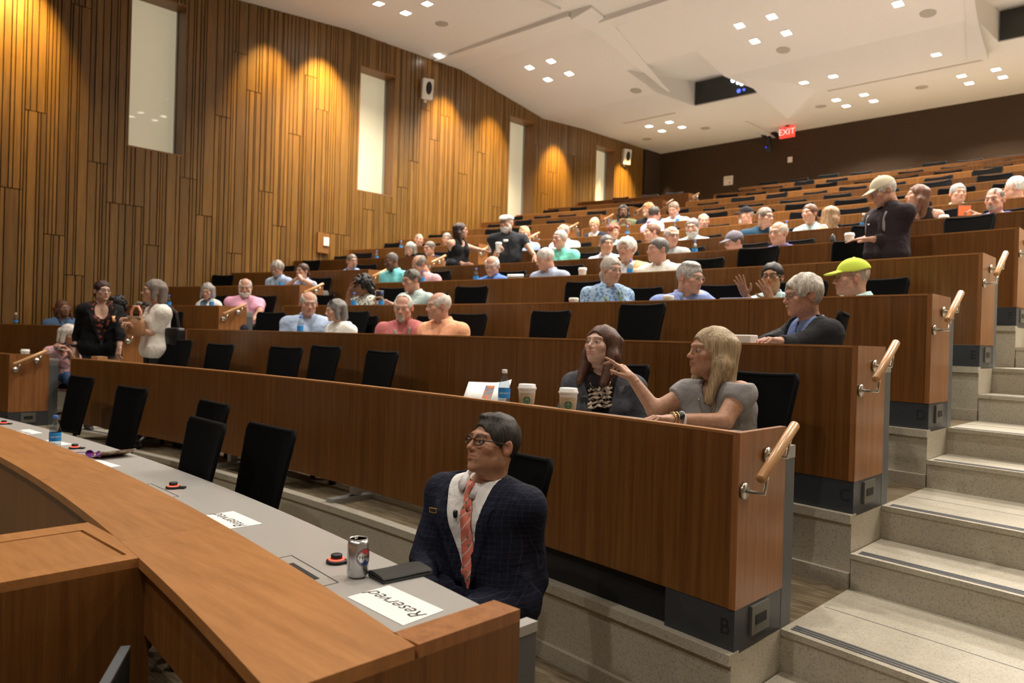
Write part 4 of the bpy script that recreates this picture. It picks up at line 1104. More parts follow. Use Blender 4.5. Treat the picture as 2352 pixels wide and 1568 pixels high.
    def neckcut(P, Dd, c=cut, extra=0):
        p = nb + nrm * c; e = (P[0] - p[0]) * nrm[0] + (P[1] - p[1]) * nrm[1] + (P[2] - p[2]) * nrm[2]
        if kind in ('tank', 'blouse', 'cap_sleeve'):
            p2 = nb + fwd * .055 - up * .015; r = {'tank': .088, 'blouse': .06, 'cap_sleeve': .058}[kind]
            e = smax(-d_ell(P, p2, (r, r, r * 1.15)), (e - .05), .005)
            Dd = np.maximum(Dd, -d_ell(P, p2, (r * .95, r * .95, r * (1.6 if kind != 'tank' else 1.15)))); p = nb + up * .03; return np.maximum(Dd, P[2] - p[2])
        return np.maximum(Dd, e)
    sl = {'tee': ('ua', .62), 'shirt': ('ua', .78), 'long': ('fa', .93), 'jacket': ('fa', .94), 'tank': None, 'blouse': ('ua', .85), 'cap_sleeve': ('ua', .34), 'hood': ('fa', .9)}[kind]
    if 'slv' in D: sl = D['slv']
    tags = {'torso': 0}; slv = {}
    if sl:
        for n_ in (0, 1):
            tags['ua%d' % n_] = .014 if kind != 'blouse' else .021
            if sl[0] == 'fa': tags['fa%d' % n_] = .013; slv['fa%d' % n_] = sl[1]
            else: slv['ua%d' % n_] = sl[1]
    wr = .0035 if hero else .004
    def wrinkle(P, Dd): return Dd + wr * np.sin(34 * P[2] + 21 * P[0] - 9 * P[1]) * np.sin(17 * P[0] - 12 * P[2] + 25 * P[1]) * .8
    hem = pel[2] + (.06 if not stand else -.11)
    def post(P, Dd):
        Dd = wrinkle(P, neckcut(P, Dd))
        if kind == 'tank':
            for sh in (shL, shR): Dd = np.maximum(Dd, -d_ell(P, sh + up * .01, (.082, .082, .085)))
        return np.maximum(Dd, hem - P[2]) if stand else Dd
    under = kind == 'jacket'
    surf = {}
    if under:      # shirt under the jacket: torso only
        gS, PS = build({'torso': 0}, .010, post=lambda P, Dd: np.maximum(neckcut(P, Dd, .070), -1e3 + 0 * P[0]))
        if D.get('deep'): pd = nb + fwd * .085 - up * .055; gS.D = np.maximum(gS.D, -d_ell(PS, pd, (.058, .07, .115)))
        Vs, Fs = surfnet(gS.ax, gS.D); put('shirt', Vs, Fs, D['top'][2]); surf['shirt'] = gS
        vb = D.get('vbot', .30); vw = D.get('vw', .085)
        def vopen(P, Dd):
            q = [P[i] - pel[i] for i in range(3)]
            x = q[0] * tr[0] + q[1] * tr[1] + q[2] * tr[2]; y = q[0] * tf[0] + q[1] * tf[1] + q[2] * tf[2]; z = (q[0] * tu[0] + q[1] * tu[1] + q[2] * tu[2]) / tl
            wv = np.clip((z - vb) / (1.0 - vb), -.02, 1.2) * vw
            e = np.maximum(np.abs(x) - wv, -y)
            lap = np.clip(1 - np.abs(np.abs(x) - wv - .028) / .034, 0, 1) * np.clip((z - vb - .02) * 8, 0, 1) * (y > 0)
            return np.maximum(Dd - .006 * np.minimum(lap * 3, 1), -e)
        gJ, PJ = build(tags, .019, sleeves=slv, post=lambda P, Dd: vopen(P, wrinkle(P, neckcut(P, Dd, .062))) if not stand else np.maximum(vopen(P, wrinkle(P, neckcut(P, Dd, .062))), hem - P[2]))
        Vj, Fj = surfnet(gJ.ax, gJ.D); put('jacket', Vj, Fj, mat); surf['top'] = gJ
    else:
        gT, PT = build(tags, .016, sleeves=slv, post=post)
        Vt, Ft = surfnet(gT.ax, gT.D); put({'tee': 'tee_shirt', 'tank': 'tank_top', 'blouse': 'blouse', 'hood': 'hooded_top', 'cap_sleeve': 'top'}.get(kind, 'shirt'), Vt, Ft, mat); surf['top'] = gT; surf['shirt'] = gT
    def on_front(x, z, which='shirt', lift=.004):
        """point of the garment's front at x across and z up the torso"""
        gq = surf[which]; a = T(x, .0, z)
        for st in np.arange(.32, -.07, -.003):
            p = a + tf * st; ii = [int(round((p[k] - gq.ax[k][0]) / gq.h)) for k in range(3)]
            if all(0 <= ii[k] < gq.D.shape[k] for k in range(3)) and gq.D[ii[0], ii[1], ii[2]] < 0: return p + tf * lift
        return a + tf * .12
    D['_front'] = on_front; D['_T'] = T
    def ribbon(name, pts, wds, mat, which='shirt', lift=.006, thick=.003):
        V = []; F = []
        for (x, z), w_ in zip(pts, wds):
            for q in (-1, 0, 1):
                p = on_front(x + q * w_, z, which, lift + (.002 if q == 0 else 0)); V += [p]
        n = len(pts)
        for i in range(n - 1):
            for q in (0, 1): a = i * 3 + q; F.append((a, a + 1, a + 4, a + 3))
        V = [v - B for v in V]; o = mob(name, V, F, mat, t, None, True); md = o.modifiers.new('thick', 'SOLIDIFY'); md.thickness = thick; return o
    D['_rib'] = ribbon
    if under and not D.get('stand') or D.get('lapel'):
        for sg in (-1, 1):
            zz = np.linspace(.96, D.get('vbot', .3) + .06, 9)
            ribbon('lapel', [(sg * (np.clip((z - D.get('vbot', .3)) / (1.0 - D.get('vbot', .3)), 0, 1.2) * D.get('vw', .085) + .022), z) for z in zz], [.010 + .020 * q for q in (1, 1, .95, 1.15, .95, .7, .5, .3, .1)], mat, 'top', .005, .003)
    # collar
    if kind in ('shirt', 'long') or (under and not f):
        ax_ = (hb_ - nb); ax_ = ax_ / np.linalg.norm(ax_); ax_ = ax_ * .6 + up * .4; ax_ /= np.linalg.norm(ax_)
        cf = fwd - ax_ * (fwd @ ax_); cf /= np.linalg.norm(cf); cr_ = np.cross(cf, ax_); V = []; F = []; n = 21
        c0 = nb + up * (.004 if under else .030) + fwd * .004
        gap = .20 if (under or D.get('closed')) else .42; D['_col'] = (c0, cf, ax_, neckr * 1.16)
        for k in range(n):
            a = gap + (2 * PI - 2 * gap) * k / (n - 1); rad = cf * math.cos(a) + cr_ * math.sin(a); fr_ = max(0, math.cos(a))
            r0 = neckr * 1.16
            for (r, z) in ((r0, -.012 - .012 * fr_), (r0 * 1.02, .026 - .010 * fr_), (r0 * 1.12, .030 - .012 * fr_), (r0 * 1.40 + .008 * fr_ ** 3, -.012 - .030 * fr_ ** 2), (r0 * 1.22 + .004 * fr_ ** 3, -.016 - .030 * fr_ ** 2)): V.append(c0 + rad * r + ax_ * z * s)
        for k in range(n - 1):
            for q in range(4): a = k * 5 + q; F.append((a, a + 5, a + 6, a + 1))
        o = put('collar', np.array(V), F, D['top'][2] if under else mat); md = o.modifiers.new('thick', 'SOLIDIFY'); md.thickness = .003
    if kind == 'hood':
        m = MB(); P_ = [nb - fwd * (.06 * math.cos(a)) + right * .085 * math.sin(a) + up * (.0 + .01 * math.cos(a)) - fwd * .02 for a in np.linspace(0, 2 * PI, 16, endpoint=False)]
        m.tube(P_, [.030 if i < 4 or i > 12 else .018 for i in range(16)], 8, closed=True); put('hood', np.array(m.V), m.F, mat)
    if D.get('lanyard'):
        ml = cloth_mat('lanyard_' + D['lanyard'], {'green': (.03, .16, .06), 'grey': (.05, .08, .06)}[D['lanyard']], 'stripe', (.45, .5, .4), 3.0)
        for sg in (-1, 1): ribbon('lanyard', [(sg * (.075 - .055 * q), 1.0 - .55 * q) for q in np.linspace(0, 1, 9)], [.011] * 9, ml, 'top', .014)
    if D.get('badge'):
        x, z = D['badge']; ribbon('name_badge', [(x, z), (x, z - .13)], [.036, .036], M_WHITE, 'top', .012, .002)
    # legs
    if not D.get('nolegs'):
        mt = D.get('legs', plain('dark_trousers', (.02, .022, .03, 1), .9))
        hx = .095
        hips = [pel - right * hx, pel + right * hx]; pr = []
        if stand:
            kn = [h_ * v3(1, 1, 0) + v3(0, 0, B[2] + .50) + fwd * .02 for h_ in hips]; an = [v3(h_[0], h_[1], B[2] + .09) - fwd * .01 for h_ in hips]
        else:
            kn = [h_ + fwd * .40 * s - up * .01 + right * (.03 if i else -.03) for i, h_ in enumerate(hips)]; an = [v3(k[0], k[1], B[2] + .09) - fwd * .05 for k in kn]
        gl = Grid(np.min(np.array(hips + kn + an), 0) - .15, np.max(np.array(hips + kn + an), 0) + .14, .022)
        PL = (gl.ax[0][:, None, None], gl.ax[1][None, :, None], gl.ax[2][None, None, :]); d = d_cone(PL, hips[0], hips[1], .125, .125)
        for i in (0, 1): d = smin(d, d_cone(PL, hips[i], kn[i], .092, .068), .03); d = smin(d, d_cone(PL, kn[i], an[i], .068, .050), .02)
        Vl, Fl = surfnet(gl.ax, np.broadcast_to(d, gl.D.shape).astype(np.float32)); put('skirt' if D.get('skirt') else 'trousers', Vl, Fl, mt)
        for i in (0, 1):
            sv, sf = part_mesh('shoe', lambda P: np.maximum(smin(d_ell(P, (0, .07, .0), (.048, .135, .055)), d_cone(P, (0, -.02, .03), (0, -.02, .09), .045, .045), .03), -P[2]), (-.06, -.09, -.03), (.06, .22, .14), .013)
            ft = v3(an[i][0], an[i][1], B[2] + .002); put('shoe', ft + sv @ np.stack([right, fwd, up]), sf, D.get('shoe', plain('dark_shoe', (.015, .013, .012, 1), .5)))
    return t

# ------------------------------------------------------------------ who and what stands where (metres)
PEOPLE = [
 {'label': 'man in navy check suit and coral tie sitting at front desk', 'h': (3.012, 2.054, 1.092), 'base': (3.012, 2.059, 0.0), 'yaw': 3.012, 'pitch': 0.244, 'sex': 'm', 'skin': 'tan', 'byaw': -3.027, 'roll': 0.035, 'hair': ('side', (0.0319, 0.0262, 0.0222)), 'top': ('jacket', 'navy_check', (0.008, 0.0097, 0.0212), 'check', (0.0252, 0.0284, 0.0545), 'suit_shirt', (0.7605, 0.7454, 0.7305)), 's': 0.96, 'q': 2, 'wide': 1.06, 'thick': 1, 'look': (0.2, 0.4), 'nbo': (-0.045, -0.04, 0.005), 'vw': 0.098, 'vbot': 0.1, 'face': (1.0, 1.0, 1.02), 'glasses': (0.013, 0.007, 0.0044), 'brow': (0.0319, 0.0252, 0.0212), 'legs': 'suit', 'ar': ((2.792, 1.928, 0.636), (2.958, 1.809, 0.578), None, 'relax'), 'al': ((3.146, 2.151, 0.598), (3.163, 1.892, 0.535), None, 'relax')},
 {'label': 'brown-haired woman in grey blazer looking up beside two paper cups', 'h': (2.49, 3.414, 1.469), 'base': (2.5, 3.513, 0.342), 'yaw': -3.094, 'pitch': 0.227, 'sex': 'f', 'skin': 'pale', 'byaw': -2.71, 'hair': ('long', (0.0887, 0.0369, 0.0194)), 'top': ('jacket', 'grey_blazer', (0.0685, 0.0723, 0.0844), 'plain', None, 'lace_top', (0.0212, 0.0176, 0.0176)), 's': 1.0, 'q': 2, 'look': (0.2, 0.5), 'vw': 0.085, 'vbot': 0.2},
 {'label': 'blonde woman in grey sleeveless top pointing with outstretched arm', 'h': (3.204, 3.329, 1.456), 'base': (3.218, 3.428, 0.342), 'yaw': 2.597, 'pitch': 0.052, 'sex': 'f', 'skin': 'tan', 'byaw': 3.121, 'hair': ('long', (0.4125, 0.305, 0.1746)), 'top': ('cap_sleeve', 'grey_gingham', (0.305, 0.2961, 0.2961), 'check', (0.1878, 0.1812, 0.1878)), 's': 1.05, 'q': 2, 'look': (0.3, 0.1), 'shl': (3.377, 3.299, 1.266), 'shr': (3.089, 3.329, 1.245), 'ar': ((2.991, 3.195, 1.165), (2.877, 3.158, 1.315), (2.778, 3.147, 1.401), 'point'), 'al': ((3.364, 3.176, 1.146), (3.235, 2.945, 1.157), (3.179, 2.81, 1.171), 'relax')},
 {'label': 'standing woman in black blazer and dark rust floral dress with glasses', 'h': (-4.36, 3.165, 1.906), 'base': (-4.36, 3.165, 0.342), 'yaw': -1.512, 'pitch': 0.0, 'sex': 'f', 'skin': 'pale', 'byaw': -1.756, 'hair': ('bun', (0.0343, 0.0103, 0.0091)), 'top': ('jacket', 'black_blazer', (0.0044, 0.0044, 0.0052), 'plain', None, 'rust_floral', (0.013, 0.007, 0.007)), 's': 1.04, 'q': 1, 'wide': 1.0, 'deep': 1, 'lapel': 1, 'vw': 0.12, 'vbot': 0.05, 'slv': ('fa', 0.55), 'stand': 1, 'glasses': (0.1022, 0.0452, 0.0452), 'ar': ((-4.558, 2.978, 1.383), (-4.514, 2.936, 1.26), (-4.472, 2.947, 1.178), 'relax'), 'al': ((-4.202, 3.313, 1.417), (-4.146, 3.283, 1.274), (-4.137, 3.264, 1.171), 'relax')},
 {'label': 'standing grey-haired woman in white puff-sleeved blouse holding a tan bag', 'h': (-3.219, 3.276, 1.887), 'base': (-3.219, 3.276, 0.342), 'yaw': 2.903, 'pitch': 0.0, 'sex': 'f', 'skin': 'fair', 'byaw': 3.078, 'hair': ('bob', (0.1812, 0.1441, 0.1221)), 'top': ('blouse', 'white_blouse', (0.7605, 0.7305, 0.6584)), 's': 1.06, 'q': 1, 'stand': 1, 'glasses': (0.0452, 0.0382, 0.0319), 'legs': 'black', 'al': ((-3.08, 3.268, 1.434), (-3.129, 3.057, 1.481), (-3.126, 2.978, 1.567), 'grip'), 'ar': ((-3.376, 3.292, 1.467), (-3.387, 3.117, 1.53), (-3.372, 3.049, 1.605), 'grip')},
 {'label': 'white-haired man with moustache and glasses in charcoal jacket', 'h': (3.163, 4.467, 1.794), 'base': (3.182, 4.616, 0.681), 'yaw': 2.456, 'pitch': -0.105, 'sex': 'm', 'skin': 'rosy', 'byaw': 2.456, 'hair': ('wavy', (0.5149, 0.4678, 0.402)), 'top': ('jacket', 'charcoal_jacket', (0.0194, 0.0203, 0.0232), 'plain', None, 'blue_collar_shirt', (0.1878, 0.2623, 0.5149)), 's': 1.02, 'q': 1, 'vw': 0.09, 'glasses': (0.0212, 0.0212, 0.0262), 'beard': ('moustache', (0.5149, 0.4564, 0.3763)), 'al': ((3.226, 4.277, 1.503), (3.18, 4.139, 1.519), None, 'relax'), 'ar': ((2.95, 4.471, 1.504), (3.094, 4.332, 1.511), None, 'relax')},
 {'label': 'bald man in pale orange shirt facing left', 'h': (-0.361, 4.713, 1.776), 'base': (-0.363, 4.813, 0.681), 'yaw': 2.808, 'pitch': -0.07, 'sex': 'm', 'skin': 'rosy', 'byaw': -2.952, 'hair': ('ring', (0.6105, 0.552, 0.491)), 'top': ('shirt', 'orange_shirt', (0.8714, 0.4125, 0.2384)), 's': 1.06, 'q': 1, 'badge': (0.05, 0.62)},
 {'label': 'bearded man in red shirt and patterned lanyard beside man in orange', 'h': (-0.858, 4.701, 1.763), 'base': (-0.861, 4.801, 0.681), 'yaw': -2.489, 'pitch': -0.175, 'sex': 'm', 'skin': 'rosy', 'byaw': -2.419, 'hair': ('receding', (0.552, 0.5149, 0.4678)), 'top': ('shirt', 'red_shirt', (0.4793, 0.15, 0.15)), 's': 1.06, 'q': 1, 'lanyard': 'grey', 'beard': ('goatee', (0.402, 0.3763, 0.3419))},
 {'label': 'bald man in pale blue shirt beside woman in white hoodie', 'h': (-2.381, 4.603, 1.817), 'base': (-2.391, 4.703, 0.681), 'yaw': -1.987, 'pitch': -0.175, 'sex': 'm', 'skin': 'rosy', 'byaw': -2.126, 'hair': ('ring', (0.4564, 0.4125, 0.3763)), 'top': ('shirt', 'pale_blue_check', (0.3916, 0.491, 0.6584), 'check', (0.2623, 0.3515, 0.552)), 's': 1.08, 'q': 1},
 {'label': 'grey-haired woman in white hooded top with sunglasses pushed up', 'h': (-1.925, 4.643, 1.745), 'base': (-1.933, 4.742, 0.681), 'yaw': 2.833, 'pitch': -0.175, 'sex': 'f', 'skin': 'fair', 'byaw': -3.119, 'hair': ('bob', (0.1812, 0.1714, 0.162)), 'top': ('hood', 'white_hoodie', (0.807, 0.7835, 0.7305)), 's': 1.0, 'q': 1, 'uplens': 1},
 {'label': 'woman with auburn braids and clear glasses by the left wall', 'h': (-7.348, 3.644, 1.752), 'base': (-7.372, 3.721, 0.681), 'yaw': -1.473, 'pitch': 0.035, 'sex': 'f', 'skin': 'brown', 'byaw': -1.682, 'roll': 0.209, 'hair': ('braids', (0.107, 0.0395, 0.0194)), 'top': ('tee', 'denim_blue_top', (0.0762, 0.1384, 0.2542)), 'glasses': (0.5149, 0.4564, 0.402)},
 {'label': 'black-curled person half hidden behind the woman in black', 'h': (-6.432, 4.038, 1.826), 'base': (-6.447, 4.096, 0.681), 'yaw': -3.131, 'pitch': 0.0, 'sex': 'f', 'skin': 'fair', 'byaw': -2.886, 'hair': ('curly', (0.0103, 0.008, 0.008)), 'top': ('tee', 'black_tee', (0.007, 0.007, 0.008)), 's': 0.95},
 {'label': 'long dark-haired woman half hidden behind the white blouse', 'h': (-5.842, 4.237, 1.77), 'base': (-5.855, 4.295, 0.681), 'yaw': -2.64, 'pitch': -0.087, 'sex': 'f', 'skin': 'dark', 'byaw': -2.91, 'hair': ('long', (0.0091, 0.007, 0.007)), 'top': ('long', 'brown_top', (0.0612, 0.0252, 0.0116)), 's': 0.9},
 {'label': 'seated white-haired woman in pink with phone by the left aisle', 'h': (-5.175, 3.083, 1.395), 'base': (-5.188, 3.141, 0.342), 'yaw': -1.166, 'pitch': -0.209, 'sex': 'f', 'skin': 'fair', 'byaw': -1.428, 'hair': ('bob', (0.6105, 0.5647, 0.5149)), 'top': ('shirt', 'pink_floral', (0.6105, 0.305, 0.305), 'floral', (0.1559, 0.2232, 0.2232)), 'legs': 'denim', 'shoe': 'white', 'ar': ((-5.207, 3.052, 1.111), (-5.135, 3.01, 1.186), (-5.137, 2.981, 1.264), 'grip'), 'al': ((-5.091, 3.092, 1.116), (-5.045, 3.039, 1.2), (-5.04, 2.99, 1.251), 'grip')},
 {'label': 'grey-haired woman in white jacket reading behind left desk', 'h': (-6.136, 5.211, 2.079), 'base': (-6.154, 5.289, 1.008), 'yaw': -2.321, 'pitch': -0.279, 'sex': 'f', 'skin': 'fair', 'byaw': -2.908, 'hair': ('bob', (0.305, 0.2789, 0.2542)), 'top': ('jacket', 'white_jacket', (0.7605, 0.7305, 0.6867), 'plain', None, 'blue_print_top', (0.1559, 0.2623, 0.402))},
 {'label': 'white-bearded man in pink polo at the left aisle', 'h': (-5.329, 5.39, 2.123), 'base': (-5.345, 5.468, 1.008), 'yaw': -2.12, 'pitch': -0.244, 'sex': 'm', 'skin': 'rosy', 'byaw': -1.911, 'hair': ('ring', (0.6105, 0.5776, 0.5395)), 'top': ('shirt', 'pink_polo', (0.7305, 0.3613, 0.491)), 's': 1.06, 'beard': ('full', (0.6795, 0.6308, 0.5776)), 'legs': 'navy', 'shoe': 'white', 'al': ((-5.121, 5.516, 1.778), (-5.052, 5.402, 1.699), None, 'relax'), 'ar': ((-5.45, 5.344, 1.734), (-5.198, 5.347, 1.684), None, 'relax')},
 {'label': 'curly black-haired woman in white resting her forehead on her hand', 'h': (-2.992, 5.742, 2.11), 'base': (-3.004, 5.842, 1.008), 'yaw': -2.995, 'pitch': -0.419, 'sex': 'f', 'skin': 'brown', 'byaw': -3.028, 'hair': ('curly', (0.006, 0.0052, 0.0052)), 'top': ('shirt', 'white_green_print', (0.7758, 0.7605, 0.7011), 'floral', (0.0612, 0.1559, 0.0452)), 's': 1.05, 'ar': ((-3.106, 5.607, 1.884), (-3.043, 5.584, 2.035), (-3.021, 5.605, 2.122), 'relax'), 'al': ((-2.802, 5.811, 1.848), (-2.749, 5.696, 1.778), None, 'relax')},
 {'label': 'man in sage green shirt with sunglasses on his head holding a phone', 'h': (-2.111, 5.808, 2.152), 'base': (-2.121, 5.927, 1.008), 'yaw': 3.018, 'pitch': -0.175, 'sex': 'm', 'skin': 'rosy', 'byaw': -3.039, 'hair': ('short', (0.107, 0.0887, 0.0723)), 'top': ('shirt', 'sage_shirt', (0.3916, 0.491, 0.4678)), 's': 1.08, 'uplens': 1, 'lanyard': 'green', 'glasses': (0.1878, 0.1559, 0.1274), 'ar': ((-2.29, 5.707, 1.797), (-2.259, 5.558, 1.872), (-2.289, 5.502, 1.931), 'grip'), 'al': ((-2.043, 5.706, 1.796), (-2.119, 5.552, 1.85), (-2.163, 5.483, 1.897), 'grip')},
 {'label': 'grey-haired woman in light blue floral blouse and green lanyard', 'h': (0.811, 5.8, 2.156), 'base': (0.817, 5.999, 1.008), 'yaw': -1.954, 'pitch': -0.087, 'sex': 'f', 'skin': 'fair', 'byaw': -2.198, 'hair': ('bun', (0.4452, 0.402, 0.3515)), 'top': ('long', 'blue_floral_blouse', (0.3515, 0.491, 0.6445), 'floral', (0.117, 0.2232, 0.4342)), 's': 1.1, 'q': 1, 'lanyard': 'green', 'glasses': (0.305, 0.2623, 0.2232)},
 {'label': 'grey-haired man in blue shirt and green lanyard turned right', 'h': (1.66, 5.76, 2.051), 'base': (1.673, 5.959, 1.008), 'yaw': -1.704, 'pitch': -0.14, 'sex': 'm', 'skin': 'rosy', 'byaw': -2.297, 'hair': ('side', (0.3916, 0.3712, 0.3419)), 'top': ('long', 'blue_oxford', (0.2462, 0.3231, 0.6172)), 's': 1.12, 'q': 1, 'lanyard': 'green', 'glasses': (0.402, 0.3763, 0.3515)},
 {'label': 'dark-haired woman in aqua blouse with both hands raised', 'h': (2.381, 5.754, 2.033), 'base': (2.394, 5.904, 1.008), 'yaw': -2.954, 'pitch': 0.0, 'sex': 'f', 'skin': 'olive', 'byaw': -2.797, 'hair': ('bun', (0.0116, 0.007, 0.006)), 'top': ('shirt', 'aqua_blouse', (0.491, 0.6867, 0.7157)), 's': 1.0, 'q': 1, 'thick': 1, 'palm': (0.2, -1, 0.1), 'glasses': (0.013, 0.008, 0.007), 'ar': ((2.305, 5.545, 1.819), (2.308, 5.465, 1.881), (2.296, 5.427, 1.948), 'spread'), 'al': ((2.47, 5.673, 1.81), (2.461, 5.554, 1.857), (2.444, 5.512, 1.92), 'spread')},
 {'label': 'man in lime green cap facing left with green lanyard', 'h': (2.994, 5.722, 2.003), 'base': (3.008, 5.841, 1.008), 'yaw': 2.158, 'pitch': -0.035, 'sex': 'm', 'skin': 'rosy', 'byaw': 2.577, 'hair': ('buzz', (0.402, 0.305, 0.2423)), 'top': ('shirt', 'mint_shirt', (0.491, 0.7305, 0.7157)), 's': 1.1, 'q': 1, 'lanyard': 'green', 'glasses': (0.0319, 0.0262, 0.0212), 'hat': ('cap', (0.6172, 0.7605, 0.0887))},
 {'label': 'wavy grey-haired man in pale blue shirt looking down, left block', 'h': (-6.232, 6.394, 2.516), 'base': (-6.254, 6.492, 1.375), 'yaw': -2.68, 'pitch': -0.314, 'sex': 'm', 'skin': 'rosy', 'byaw': -2.914, 'hair': ('wavy', (0.3712, 0.3325, 0.2874)), 'top': ('shirt', 'pale_blue_shirt', (0.3712, 0.4564, 0.6308)), 'lanyard': 'green', 'glasses': (0.1559, 0.1274, 0.1144), 'beard': ('goatee', (0.305, 0.2623, 0.2232))},
 {'label': 'woman in lavender print top with hands clasped at her mouth', 'h': (-5.653, 6.501, 2.467), 'base': (-5.677, 6.619, 1.375), 'yaw': -2.885, 'pitch': 0.035, 'sex': 'f', 'skin': 'fair', 'byaw': -2.935, 'hair': ('bun', (0.0723, 0.0369, 0.0232)), 'top': ('shirt', 'lavender_print', (0.5149, 0.552, 0.7157), 'floral', (0.2232, 0.2232, 0.4564)), 'glasses': (0.0612, 0.0452, 0.0452), 'ar': ((-5.752, 6.339, 2.24), (-5.612, 6.374, 2.333), (-5.582, 6.43, 2.391), 'grip'), 'al': ((-5.453, 6.524, 2.258), (-5.518, 6.408, 2.333), (-5.574, 6.41, 2.395), 'grip')},
 {'label': 'dark-skinned man in turquoise shirt at the left aisle', 'h': (-3.844, 6.837, 2.56), 'base': (-3.857, 6.937, 1.375), 'yaw': 3.044, 'pitch': -0.279, 'sex': 'm', 'skin': 'dark', 'byaw': -3.002, 'hair': ('buzz', (0.107, 0.1022, 0.0976)), 'top': ('shirt', 'turquoise_shirt', (0.2086, 0.6867, 0.7305)), 'badge': (0.05, 0.6), 'glasses': (0.0212, 0.0168, 0.013)},
 {'label': 'balding man in dusty pink shirt bowed over the desk', 'h': (-3.274, 6.891, 2.483), 'base': (-3.288, 7.01, 1.375), 'yaw': 2.973, 'pitch': -0.593, 'sex': 'm', 'skin': 'rosy', 'byaw': -3.023, 'hair': ('ring', (0.1559, 0.1221, 0.1022)), 'top': ('shirt', 'dusty_pink_shirt', (0.6038, 0.3515, 0.3813)), 's': 1.1},
 {'label': 'bald man with glasses in bright blue shirt looking down', 'h': (-1.968, 7.016, 2.424), 'base': (-1.977, 7.135, 1.375), 'yaw': -2.741, 'pitch': -0.314, 'sex': 'm', 'skin': 'rosy', 'byaw': -3.07, 'hair': ('ring', (0.6172, 0.5906, 0.5647)), 'top': ('shirt', 'royal_blue_shirt', (0.0723, 0.1878, 0.552)), 's': 1.06, 'glasses': (0.1878, 0.1559, 0.1274)},
 {'label': 'grey-haired man in grey-blue shirt stooping to the left', 'h': (-1.098, 7.044, 2.472), 'base': (-1.103, 7.184, 1.375), 'yaw': 2.706, 'pitch': -0.314, 'sex': 'm', 'skin': 'rosy', 'byaw': -3.123, 'hair': ('short', (0.5149, 0.491, 0.4452)), 'top': ('long', 'grey_blue_shirt', (0.305, 0.3419, 0.4452)), 's': 1.1},
 {'label': 'white-haired man in tan jacket behind woman with lanyard', 'h': (0.048, 7.106, 2.532), 'base': (0.048, 7.206, 1.375), 'yaw': -2.914, 'pitch': 0.0, 'sex': 'm', 'skin': 'rosy', 'byaw': -2.791, 'hair': ('puffy', (0.7758, 0.7454, 0.6724)), 'top': ('jacket', 'tan_jacket', (0.6172, 0.4564, 0.2462), 'plain', None, 'white_shirt_a', (0.6795, 0.7157, 0.7605)), 's': 1.08},
 {'label': 'dark grey-haired man in white polo shirt facing left', 'h': (0.473, 7.082, 2.495), 'base': (0.475, 7.202, 1.375), 'yaw': 2.702, 'pitch': 0.0, 'sex': 'm', 'skin': 'rosy', 'byaw': -3.058, 'hair': ('short', (0.117, 0.107, 0.0976)), 'top': ('shirt', 'white_polo', (0.807, 0.7758, 0.7011)), 's': 1.12},
 {'label': 'standing man in beige cap and dark windbreaker with grey trim', 'h': (2.74, 7.121, 2.877), 'base': (2.74, 7.121, 1.375), 'yaw': 2.301, 'pitch': -0.384, 'sex': 'm', 'skin': 'rosy', 'byaw': 2.546, 'hair': ('ring', (0.5776, 0.552, 0.5029)), 'top': ('long', 'dark_windbreaker', (0.0252, 0.0176, 0.0212)), 's': 1.04, 'q': 1, 'stand': 1, 'glasses': (0.0452, 0.0382, 0.0319), 'hat': ('cap', (0.6724, 0.6038, 0.4564)), 'al': ((2.876, 7.081, 2.421), (2.733, 6.947, 2.441), (2.663, 6.826, 2.436), 'flat'), 'ar': ((2.661, 7.32, 2.524), (2.583, 7.273, 2.505), None, 'flat')},
 {'label': 'man with glasses in light blue shirt, left block near the wall', 'h': (-6.015, 7.683, 2.745), 'base': (-6.031, 7.761, 1.706), 'yaw': -1.76, 'pitch': 0.0, 'sex': 'm', 'skin': 'rosy', 'byaw': -2.932, 'hair': ('short', (0.1559, 0.1221, 0.0931)), 'top': ('long', 'blue_shirt_b', (0.2874, 0.402, 0.7157)), 'glasses': (0.0612, 0.0452, 0.0382), 'beard': ('goatee', (0.2232, 0.1559, 0.1144))},
 {'label': 'man in grey baseball cap low behind the desk', 'h': (0.743, 8.267, 2.688), 'base': (0.747, 8.387, 1.706), 'yaw': 2.608, 'pitch': -0.209, 'sex': 'm', 'skin': 'rosy', 'byaw': 3.116, 'hair': ('short', (0.0802, 0.0612, 0.0452)), 'top': ('tee', 'brown_tee', (0.0802, 0.0545, 0.0395)), 's': 1.06, 'hat': ('cap', (0.162, 0.15, 0.1812))},
 {'label': 'smiling balding man in purple polo shirt', 'h': (1.286, 8.248, 2.753), 'base': (1.291, 8.368, 1.706), 'yaw': 3.01, 'pitch': -0.052, 'sex': 'm', 'skin': 'rosy', 'byaw': 3.132, 'hair': ('ring', (0.552, 0.4564, 0.3515)), 'top': ('shirt', 'purple_polo', (0.1384, 0.1119, 0.2874)), 's': 1.08},
 {'label': 'grey-haired man with glasses in teal polo shirt', 'h': (-1.873, 8.236, 2.905), 'base': (-1.879, 8.336, 1.706), 'yaw': 3.072, 'pitch': 0.0, 'sex': 'm', 'skin': 'rosy', 'byaw': -3.077, 'hair': ('short', (0.4342, 0.4125, 0.3813)), 'top': ('shirt', 'teal_polo', (0.1746, 0.5906, 0.4793)), 's': 1.06, 'glasses': (0.1559, 0.1413, 0.1274)},
 {'label': 'grey-haired man in pale dress shirt turned slightly right', 'h': (-1.069, 8.257, 2.783), 'base': (-1.073, 8.377, 1.706), 'yaw': -2.156, 'pitch': 0.0, 'sex': 'm', 'skin': 'tan', 'byaw': -3.104, 'hair': ('short', (0.107, 0.1022, 0.0976)), 'top': ('long', 'white_blue_shirt', (0.7011, 0.7454, 0.8388)), 's': 1.06},
